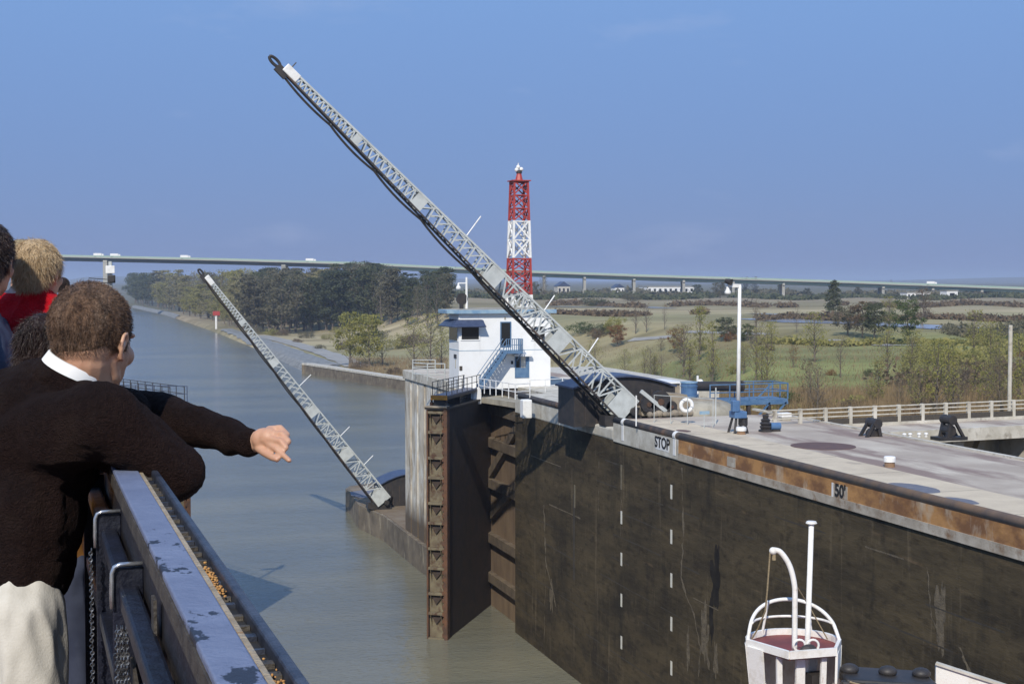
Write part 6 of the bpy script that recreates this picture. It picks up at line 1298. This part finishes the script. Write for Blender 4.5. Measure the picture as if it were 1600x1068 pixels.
# ================================================================== PEOPLE
FH = V((FW.x, FW.y, 0)).normalized()
def frame_of(phi, pitch=0.0, roll=0.0):
    f = RT * math.sin(phi) + FH * math.cos(phi); r = RT * math.cos(phi) - FH * math.sin(phi); u = V((0, 0, 1))
    f2 = f * math.cos(pitch) - u * math.sin(pitch); u2 = u * math.cos(pitch) + f * math.sin(pitch)
    r2 = r * math.cos(roll) + u2 * math.sin(roll); u3 = u2 * math.cos(roll) - r * math.sin(roll)
    return r2, f2, u3
def fm(r, f, u): return Matrix((r, f, u)).transposed()
def add_head(mb, c, fr, s=1.0):
    r, f, u = fr; R3 = fm(r, f, u)
    def q(a, b_, c_): return c + (r * a + f * b_ + u * c_) * s
    def e(a, b_, c_, ra, rb, rc): mb.ell(q(a, b_, c_), (ra * s, rb * s, rc * s), R3, 22, 14)
    e(0, -0.008, 0.025, 0.075, 0.095, 0.088); e(0, 0.02, -0.02, 0.068, 0.072, 0.085); e(0, 0.035, -0.062, 0.052, 0.052, 0.048); e(0, 0.070, -0.092, 0.024, 0.020, 0.018)
    e(0, -0.032, -0.022, 0.064, 0.058, 0.052)
    for k_ in (-1, 1):
        e(0.040 * k_, 0.062, -0.030, 0.022, 0.022, 0.024); e(0.030 * k_, 0.080, 0.016, 0.024, 0.013, 0.008)
        ear = [(0.071, 0.012, -0.018), (0.078, 0.012, 0.002), (0.083, 0.000, 0.012), (0.085, -0.012, 0.006), (0.084, -0.017, -0.010), (0.080, -0.012, -0.028), (0.075, -0.003, -0.042), (0.072, 0.006, -0.044)]
        for ea, eb in zip(ear[:-1], ear[1:]): mb.cap(q(ea[0] * k_, ea[1], ea[2]), q(eb[0] * k_, eb[1], eb[2]), 0.0048 * s, 0.0048 * s, 8)
        mb.cap(q(0.066 * k_, 0.004, -0.004), q(0.077 * k_, -0.007, -0.018), 0.012 * s, 0.009 * s); mb.cap(q(0.066 * k_, 0.006, -0.036), q(0.074 * k_, -0.001, -0.034), 0.009 * s, 0.006 * s)
        mb.cap(q(0.044 * k_, 0.000, -0.045), q(0.040 * k_, 0.022, -0.076), 0.020 * s, 0.017 * s); mb.cap(q(0.040 * k_, 0.022, -0.076), q(0.012 * k_, 0.068, -0.096), 0.017 * s, 0.014 * s)
    mb.cap(q(0, 0.086, 0.008), q(0, 0.108, -0.028), 0.009 * s, 0.013 * s); e(0, 0.098, -0.033, 0.016, 0.010, 0.009)
    mb.cap(q(-0.018, 0.082, -0.058), q(0.018, 0.082, -0.058), 0.006 * s, 0.006 * s); mb.cap(q(-0.014, 0.081, -0.068), q(0.014, 0.081, -0.068), 0.007 * s, 0.007 * s)
def eyes(c, fr, s, par):
    r, f, u = fr
    for k_ in (-1, 1):
        MB().ell(c + (r * 0.031 * k_ + f * 0.072 + u * 0.0) * s, 0.0125 * s, seg=12, rings=8).build('eye', M['shirt_white'], par, smooth=True)
        MB().cap(c + (r * 0.040 * k_ + f * 0.084 + u * 0.021) * s, c + (r * 0.018 * k_ + f * 0.090 + u * 0.023) * s, 0.0022 * s, 0.003 * s, 8).build('eyebrow', M['hair_dark'], par)
def fuzz(o, n_, ln, wd, m, seed, bias=(0, 0, 0), lie=0.5, up_only=False):
    """short hair strands rooted on the surface of o, joined into its mesh"""
    rng = random.Random(seed); me_ = o.data; polys = me_.polygons; vs = [tuple(v.co) for v in me_.vertices]; fs = [tuple(p.vertices) for p in polys]; bi = V(bias)
    for i in range(n_):
        p = polys[rng.randrange(len(polys))]; nn = p.normal.copy(); c_ = p.center + V((rng.gauss(0, .002), rng.gauss(0, .002), rng.gauss(0, .002)))
        d_ = (nn * (1 - lie) + bi * lie + V((rng.gauss(0, .25), rng.gauss(0, .25), rng.gauss(0, .25)))).normalized(); s_ = d_.cross(V((rng.gauss(0, 1), rng.gauss(0, 1), rng.gauss(0, 1)))).normalized() * wd
        l_ = ln * rng.uniform(0.5, 1.3); b_ = len(vs); mid = c_ + d_ * l_ * 0.55 ; tip_ = mid + (d_ + bi * 0.4).normalized() * l_ * 0.45
        vs += [tuple(c_ - s_), tuple(c_ + s_), tuple(mid + s_ * 0.7), tuple(mid - s_ * 0.7), tuple(tip_)]; fs += [(b_, b_ + 1, b_ + 2, b_ + 3), (b_ + 3, b_ + 2, b_ + 4)]
    nm_ = bpy.data.meshes.new(me_.name); nm_.from_pydata(vs, [], fs); nm_.materials.append(m); nm_.polygons.foreach_set('use_smooth', [True] * len(nm_.polygons)); o.data = nm_
def folds(amp, sc, dirn=(1, 1, 0.4), seed=0.0):
    def f(p, n_):
        q = V((p.x * dirn[0], p.y * dirn[1], p.z * dirn[2])) * sc + V((seed, seed, 0)); a = noise.noise(q); b_ = noise.noise(q * 2.3 + V((7, 3, 1)))
        return amp * ((1 - abs(a) * 2.4) + 0.45 * b_)
    return f
def finger(mb, pts, r0, r1):
    for i in range(len(pts) - 1):
        t0 = i / (len(pts) - 1); t1 = (i + 1) / (len(pts) - 1); mb.cap(pts[i], pts[i + 1], r0 + (r1 - r0) * t0, r0 + (r1 - r0) * t1, 12)
# ---- the pointing man
HC = P(145, 530, 3.36); HF = frame_of(R(18), 0.14, 0.02)
pm = thing('person', 'man with cropped brown hair and dark sweater leaning on the rail, arm outstretched', 'person', V((P(30, 700, 3.3).x, P(30, 700, 3.3).y, FLZ)))
NBk = P(124, 606, 3.37); CH1 = P(78, 690, 3.36); CH2 = P(48, 790, 3.34); HIP = P(18, 930, 3.33)
RS = P(160, 652, 3.16); RE = P(274, 737, 3.22); RW = P(228, 742, 3.50)
LS = P(95, 640, 3.56); LE = P(243, 650, 3.62); LW = P(392, 690, 3.42)
TF = frame_of(R(68), 0.0); T3 = fm(*TF)
# body: head, neck, torso, arms, hands, legs as one surface
mb = MB(); add_head(mb, HC, HF, 1.09)
mb.cap(HC - HF[1] * 0.026 - HF[2] * 0.050, NBk, 0.061, 0.068); mb.cap(HC - HF[1] * 0.01 - HF[2] * 0.07, NBk + TF[1] * 0.03, 0.052, 0.06)
mb.ell(CH1, (0.15, 0.09, 0.15), T3); mb.ell(CH2, (0.14, 0.09, 0.17), T3); mb.ell(HIP, (0.14, 0.10, 0.13), T3); mb.cap(NBk, CH1, 0.06, 0.08)
mb.cap(RS, RE, 0.045, 0.036); mb.cap(RE, RW, 0.036, 0.027); mb.cap(CH1, RS, 0.06, 0.05); mb.cap(CH1, LS, 0.06, 0.05); mb.cap(LS, LE, 0.045, 0.036); mb.cap(LE, LW, 0.036, 0.027); mb.cap(LW, P(401, 690, 3.405), 0.027, 0.026)
KR = P(55, 1235, 3.18); KL = P(45, 1235, 3.50); HR = P(28, 960, 3.24); HL = P(14, 960, 3.42)
AR = V((KR.x - 0.05, KR.y, FLZ + 0.08)); AL = V((KL.x - 0.05, KL.y, FLZ + 0.08))
for a, k_, e_ in ((HR, KR, AR), (HL, KL, AL)): mb.cap(a, k_, 0.075, 0.05); mb.cap(k_, e_, 0.05, 0.035)
# far hand, pointing down-right
hp = lambda x, y, d: P(x, y, d)
mb.ell(hp(413, 686, 3.385), (0.031, 0.020, 0.028), Matrix.Rotation(0.25, 3, 'Y'), 18, 12); mb.cap(hp(401, 689, 3.41), hp(420, 684, 3.38), 0.025, 0.026)
for (x0, y0, d0, x1, y1, d1_, x2, y2, d2_, x3, y3, d3_) in ((420, 670, 3.40, 438, 668, 3.38, 449, 679, 3.36, 444, 689, 3.35), (421, 678, 3.38, 441, 678, 3.355, 451, 689, 3.34, 445, 698, 3.335), (421, 686, 3.36, 439, 689, 3.335, 447, 699, 3.325, 440, 706, 3.33)):
    finger(mb, [hp(x0, y0, d0), hp(x1, y1, d1_), hp(x2, y2, d2_), hp(x3, y3, d3_)], 0.0085, 0.0068)
finger(mb, [hp(420, 694, 3.36), hp(433, 702, 3.33), hp(443, 711, 3.315), hp(452, 719, 3.30)], 0.0086, 0.0064)
finger(mb, [hp(404, 700, 3.38), hp(415, 708, 3.35), hp(425, 714, 3.33), hp(433, 717, 3.315)], 0.0105, 0.0078)
# near hand folded out of sight on the rail
mb.cap(RW, RW + FH * 0.06 - RT * 0.02, 0.026, 0.03)
for i in range(4): b_ = RW + FH * 0.08 + V((0, 0, 0.025 - 0.017 * i)) - RT * 0.02; finger(mb, [b_, b_ + FH * 0.035, b_ + FH * 0.045 - RT * 0.03], 0.009, 0.008)
finger(mb, [RW + FH * 0.04 + V((0, 0, 0.03)), RW + FH * 0.075 + V((0, 0, 0.05)), RW + FH * 0.09 + V((0, 0, 0.045)) - RT * 0.02], 0.011, 0.009)
organic(mb, 'body', M['skin'], pm, 0.0032, 4); eyes(HC, HF, 1.09, pm)
r_, f_, u_ = HF; R3 = fm(*HF); mb = MB(); q = lambda a, b_, c_: HC + (r_ * a + f_ * b_ + u_ * c_) * 1.09
mb.ell(q(0, -0.014, 0.032), (0.0805 * 1.09, 0.0945 * 1.09, 0.090 * 1.09), R3, 24, 16); mb.ell(q(0, -0.047, -0.006), (0.063 * 1.09, 0.050 * 1.09, 0.050 * 1.09), R3, 20, 12); mb.ell(q(0, 0.035, 0.060), (0.062, 0.052, 0.052), R3)
hr = organic(mb, 'hair', M['hair_brown'], pm, 0.004, 4, folds(0.0008, 30, (1, 1, 1), 3)); fuzz(hr, 42000, 0.0085, 0.00042, M['hair_brown'], 3, tuple(HF[1] * 0.35 - V((0, 0, 0.55))), 0.62)
bdy = [c_ for c_ in COL.objects if c_.parent == pm and c_.name.startswith('body')][0]; rng_ = random.Random(12); cand = []; bo = base_of(pm)
for p in bdy.data.polygons:
    w_ = (p.center + bo - HC) / 1.09; a_, b_, c_ = w_.dot(HF[0]), w_.dot(HF[1]), w_.dot(HF[2])
    if abs(a_) < 0.09 and -0.12 < b_ < 0.035 and -0.075 < c_ < 0.03 and not (abs(a_) > 0.070 and b_ > -0.02): cand.append((p.center.copy(), p.normal.copy(), min(1.0, max(0.0, (c_ + 0.055) / 0.05)) ** 2.0))
vs = []; fs = []
for i in range(36000):
    c_, n_, pr_ = cand[rng_.randrange(len(cand))]
    if rng_.random() > pr_: continue
    d_ = (n_ * 0.35 - V((0, 0, 1)) * 0.8 + V((rng_.gauss(0, .2), rng_.gauss(0, .2), rng_.gauss(0, .2)))).normalized(); s_ = d_.cross(n_).normalized() * 0.00028; c_ = c_ + V((rng_.gauss(0, .0015), rng_.gauss(0, .0015), rng_.gauss(0, .0015))) + n_ * 0.0006
    k = len(vs); vs += [tuple(c_ - s_), tuple(c_ + s_), tuple(c_ + d_ * rng_.uniform(0.003, 0.006))]; fs.append((k, k + 1, k + 2))
nm_ = bpy.data.meshes.new('neck_hair'); nm_.from_pydata(vs, [], fs); nm_.materials.append(M['hair_brown']); no_ = bpy.data.objects.new('neck_hair', nm_); COL.objects.link(no_); no_.parent = pm
for k_ in (1, -1): MB().cap(q(0.0745 * k_, 0.012, 0.0), q(0.073 * k_, 0.014, -0.022), 0.007, 0.004, 8).build('sideburn', M['hair_brown'], pm)
# collar
cc = P(124, 572, 3.365); cu = (HC - NBk).normalized(); cu = (cu + V((0, 0, 0.1)) - TF[1] * 0.05).normalized(); ca = cu.orthogonal().normalized(); cb_ = cu.cross(ca); vs = []; fs = []; n_ = 32
lowc = V(P(125, 564, 3.345))
slope = (P(165, 586, 3.33) - P(84, 541, 3.36)).normalized()          # the collar runs down towards the throat
cn = slope.cross(FH).normalized(); cn = cn if cn.z > 0 else -cn; cd_ = cn.cross(slope).normalized()
for i in range(n_):
    a = 2 * math.pi * i / n_; dv_ = slope * math.cos(a) * 0.072 + cd_ * math.sin(a) * 0.076
    for hh, sc in ((-0.03, 1.08), (-0.008, 0.97), (-0.002, 0.985), (-0.006, 1.03), (-0.03, 1.10)): vs.append(lowc + dv_ * sc + cn * hh)
for i in range(n_):
    for j in range(4): a = i * 5 + j; b_ = ((i + 1) % n_) * 5 + j; fs.append((a, b_, b_ + 1, a + 1))
mb = MB(); mb.add(vs, fs); mb.build('shirt_collar', M['shirt_white'], pm, smooth=True)
# sweater
mb = MB(); CL = lowc - cn * 0.040
mb.ell(CL - cn * 0.012, (0.090, 0.092, 0.038), fm(slope, cd_, cn)); mb.cap(CL - cn * 0.072, CH1, 0.085, 0.115)
mb.ell(CH1, (0.195, 0.118, 0.16), T3); mb.ell(CH2, (0.180, 0.122, 0.19), T3); mb.ell(P(33, 860, 3.34), (0.172, 0.122, 0.15), T3); mb.ell(P(24, 900, 3.33), (0.168, 0.124, 0.085), T3)
BK = P(30, 640, 3.36); mb.ell(BK + V((0, 0, 0.0)), (0.15, 0.10, 0.10), T3); mb.cap(P(60, 610, 3.38), P(15, 700, 3.36), 0.075, 0.11)
mb.cap(NBk - V((0, 0, 0.05)), RS - V((0, 0, 0.008)), 0.072, 0.079); mb.cap(NBk - V((0, 0, 0.04)), LS, 0.066, 0.075); mb.cap(P(60, 690, 3.28), RS, 0.11, 0.078)
mb.cap(RS, RE, 0.078, 0.061); mb.cap(P(190, 672, 3.18), RE, 0.072, 0.062); mb.cap(RE, RW, 0.062, 0.05); mb.ell(P(262, 748, 3.28), (0.075, 0.07, 0.048)); mb.cap(P(150, 665, 3.25), P(225, 745, 3.35), 0.06, 0.05)
mb.cap(LS, LE, 0.075, 0.062); mb.cap(LE, LW, 0.062, 0.034); mb.cap(LS, P(200, 640, 3.5), 0.07, 0.055)
mb.cap(P(385, 688, 3.428), P(390, 689.5, 3.422), 0.036, 0.037)
fo = folds(0.0085, 10, (1, 1, 0.55), 2.0); fo2 = folds(0.0015, 45, (1, 1, 1), 5.0)
organic(mb, 'sweater', M['sweater'], pm, 0.006, 9, lambda p, n_: fo(p, n_) * (0.6 + 0.4 * min(1, max(0, (27.72 - p.z) * 5))) + fo2(p, n_))
# trousers
mb = MB(); mb.ell(P(14, 945, 3.33), (0.158, 0.115, 0.13), T3); mb.ell(P(8, 985, 3.33), (0.160, 0.122, 0.12), T3); mb.cap(HR, KR, 0.105, 0.072); mb.cap(HL, KL, 0.105, 0.072); mb.cap(P(10, 985, 3.26), KR, 0.12, 0.07)
for k_, e_ in ((KR, AR), (KL, AL)): mb.cap(k_, e_ - V((0, 0, 0.02)), 0.072, 0.062)
fo3 = folds(0.009, 16, (1, 1, 0.3), 8.0); organic(mb, 'trousers', M['trousers'], pm, 0.0075, 6, fo3)
for e_ in (AR, AL):
    t_ = V((e_.x, e_.y, FLZ)); mb = MB(); mb.ell(t_ + TF[1] * 0.07 + V((0, 0, 0.045)), (0.048, 0.13, 0.042), T3); mb.ell(t_ - TF[1] * 0.02 + V((0, 0, 0.06)), (0.042, 0.05, 0.055), T3); organic(mb, 'shoe', M['shoe'], pm, 0.008, 4)
# ---- other onlookers
def person(hc, phi, label, hairm, topm, trm, s=1.0, hair='short', floor=True, lift=0.0, arms=None, pitch=0.0, hs_=1.0, bphi=None):
    fr = frame_of(phi, pitch); r, f, u = fr; bf = frame_of(phi if bphi is None else bphi); r0, f0, u0 = bf; B3 = fm(*bf); z = V((0, 0, 1))
    fz = FLZ if floor else hc.z - 1.5 * s; H = hc.z - fz
    g = thing('person', label, 'person', V((hc.x, hc.y, fz)))
    def q(a, b_, c_): return hc + (r0 * a + f0 * b_ + z * (c_ + (lift if c_ < -0.1 else 0))) * s
    hip = (H - 0.0) * 0.0; hipz = -(0.60 * s) - (H - 1.5 * s) * 0.3; kz = hc.z - fz
    def pt(a, b_, zz): return V((hc.x, hc.y, fz)) + (r0 * a + f0 * b_) * s + z * zz
    hz_ = H * 0.56; kn = H * 0.30
    mb = MB(); add_head(mb, hc, fr, s * hs_); mb.cap(q(0, -0.015, -0.06), q(0, -0.03, -0.20), 0.055 * s, 0.06 * s)
    mb.ell(q(0, -0.02, -0.34), (0.15 * s, 0.09 * s, 0.17 * s), B3); mb.ell(pt(0, -0.01, hz_ + 0.05), (0.14 * s, 0.10 * s, 0.15 * s), B3); mb.cap(q(0, -0.02, -0.34), pt(0, -0.01, hz_), 0.09 * s, 0.09 * s)
    for k_ in (-1, 1):
        sh_, el_, wr_ = q(0.17 * k_, -0.02, -0.235), q(0.23 * k_, 0.02, -0.50), q(0.14 * k_, 0.24, -0.55)
        mb.cap(sh_, el_, 0.042 * s, 0.034 * s); mb.cap(el_, wr_, 0.034 * s, 0.025 * s); mb.cap(q(0, -0.02, -0.24), sh_, 0.05 * s, 0.045 * s); mb.ell(wr_ + f0 * 0.04 * s, (0.035 * s, 0.05 * s, 0.02 * s), B3)
        for j in range(4): b_ = wr_ + (f0 * 0.075 + r0 * (0.02 - 0.015 * j)) * s; finger(mb, [b_, b_ + (f0 * 0.03 - z * 0.01) * s, b_ + (f0 * 0.04 - z * 0.035) * s], 0.0095 * s, 0.008 * s)
        finger(mb, [wr_ + (f0 * 0.03 - r0 * 0.03 * k_) * s, wr_ + (f0 * 0.07 - r0 * 0.055 * k_) * s], 0.011 * s, 0.009 * s)
        mb.cap(pt(0.08 * k_, 0, hz_), pt(0.09 * k_, 0.02, kn), 0.07 * s, 0.05 * s); mb.cap(pt(0.09 * k_, 0.02, kn), pt(0.09 * k_, -0.02, 0.08 * s), 0.048 * s, 0.034 * s)
    organic(mb, 'body', M['skin'], g, 0.0065, 3)
    eyes(hc, fr, s * hs_, g)
    R3 = fm(r, f, u); h_ = s * hs_; qq = lambda a, b_, c_: hc + (r * a + f * b_ + u * c_) * h_
    mb = MB(); mb.ell(qq(0, -0.016, 0.034), (0.083 * h_, 0.097 * h_, 0.092 * h_), R3, 22, 14); mb.ell(qq(0, -0.050, -0.02), (0.066 * h_, 0.052 * h_, 0.06 * h_), R3)
    if hair == 'long':
        mb.ell(qq(0, -0.02, 0.02), (0.105 * h_, 0.115 * h_, 0.105 * h_), R3); mb.ell(qq(0, -0.06, -0.08), (0.10 * h_, 0.07 * h_, 0.10 * h_), R3)
        for i in range(14): a = i * 2.4; mb.ell(qq(0.085 * math.cos(a), -0.05 + 0.05 * math.sin(a), 0.05 - 0.012 * i), 0.03 * h_)
    if hair == 'mop':
        mb.ell(qq(0, -0.015, 0.03), (0.09 * h_, 0.105 * h_, 0.098 * h_), R3)
    o = organic(mb, 'hair', M[hairm], g, 0.0055, 3, folds(0.005 if hair != 'short' else 0.0008, 26, (1, 1, 0.35), 4))
    fuzz(o, 16000, 0.035 if hair != 'short' else 0.022, 0.0006, M[hairm], 5, (0, 0, -0.9), 0.72)
    mb = MB(); mb.ell(q(0, -0.02, -0.33), (0.185 * s, 0.118 * s, 0.17 * s), B3); mb.cap(q(0, -0.025, -0.175), q(0, -0.02, -0.32), 0.068 * s, 0.11 * s); mb.ell(pt(0, -0.01, hz_ + 0.12), (0.165 * s, 0.12 * s, 0.22 * s), B3); mb.cap(q(0, -0.02, -0.34), pt(0, -0.01, hz_ + 0.08), 0.125 * s, 0.13 * s)
    for k_ in (-1, 1):
        sh_, el_, wr_ = q(0.17 * k_, -0.02, -0.235), q(0.23 * k_, 0.02, -0.50), q(0.14 * k_, 0.24, -0.55); mb.cap(q(0, -0.02, -0.21), sh_, 0.066 * s, 0.066 * s); mb.cap(sh_, el_, 0.064 * s, 0.052 * s); mb.cap(el_, wr_, 0.052 * s, 0.038 * s)
    organic(mb, 'jacket', M[topm], g, 0.008, 6, folds(0.006, 16, (1, 1, 0.5), 1))
    mb = MB(); mb.ell(pt(0, -0.01, hz_), (0.155 * s, 0.115 * s, 0.13 * s), B3)
    for k_ in (-1, 1): mb.cap(pt(0.08 * k_, 0, hz_), pt(0.09 * k_, 0.02, kn), 0.09 * s, 0.065 * s); mb.cap(pt(0.09 * k_, 0.02, kn), pt(0.09 * k_, -0.02, 0.07 * s), 0.065 * s, 0.055 * s)
    organic(mb, 'trousers', M[trm], g, 0.011, 5, folds(0.006, 14, (1, 1, 0.5), 2))
    for k_ in (-1, 1): mb = MB(); mb.ell(pt(0.09 * k_, 0.05, 0.045 * s), (0.045 * s, 0.12 * s, 0.045 * s), B3); organic(mb, 'shoe', M['shoe'], g, 0.011, 3)
    return g
person(P(60, 426, 4.6), R(14), 'blond child in a bright red sweater held up above the rail', 'hair_blond', 'red_knit', 'coat_blue', 0.80, 'short', floor=False, hs_=1.08, lift=0.075)
person(P(-22, 408, 4.35), R(2), 'dark-haired man in a blue-grey coat at the left edge beside the child', 'hair_dark', 'coat_blue', 'trousers', 1.0, bphi=R(80))
person(P(74, 535, 4.0), R(25), 'woman with wavy dark hair and orange top between the child and pointing man', 'hair_dark', 'cloth_orange', 'coat_blue', 0.88, 'long', hs_=0.72, lift=0.06)
person(P(36, 410, 7.6), R(10), 'grey-haired onlooker almost hidden between the dark-haired man and blond child', 'rope', 'coat_blue', 'trousers', 0.97)
person(P(99, 447, 19.0), R(40), 'distant onlooker with dark hair glimpsed right of the blond child', 'hair_dark', 'coat_blue', 'trousers', 0.95)

# ================================================================== HAZE
hzm = bpy.data.materials.new('haze'); hzm.use_nodes = True; t = hzm.node_tree
for n_ in list(t.nodes): t.nodes.remove(n_)
o_ = t.nodes.new('ShaderNodeOutputMaterial'); pv = t.nodes.new('ShaderNodeVolumePrincipled'); pv.inputs['Color'].default_value = (0.62, 0.74, 0.95, 1); pv.inputs['Density'].default_value = 0.00014; pv.inputs['Anisotropy'].default_value = 0.0
t.links.new(pv.outputs[0], o_.inputs['Volume'])
hb = MB().box(-41000, 41000, -41000, 41000, -8, 90).build('haze', hzm, origin=(0, 0, -8)); tag(hb, kind='stuff')
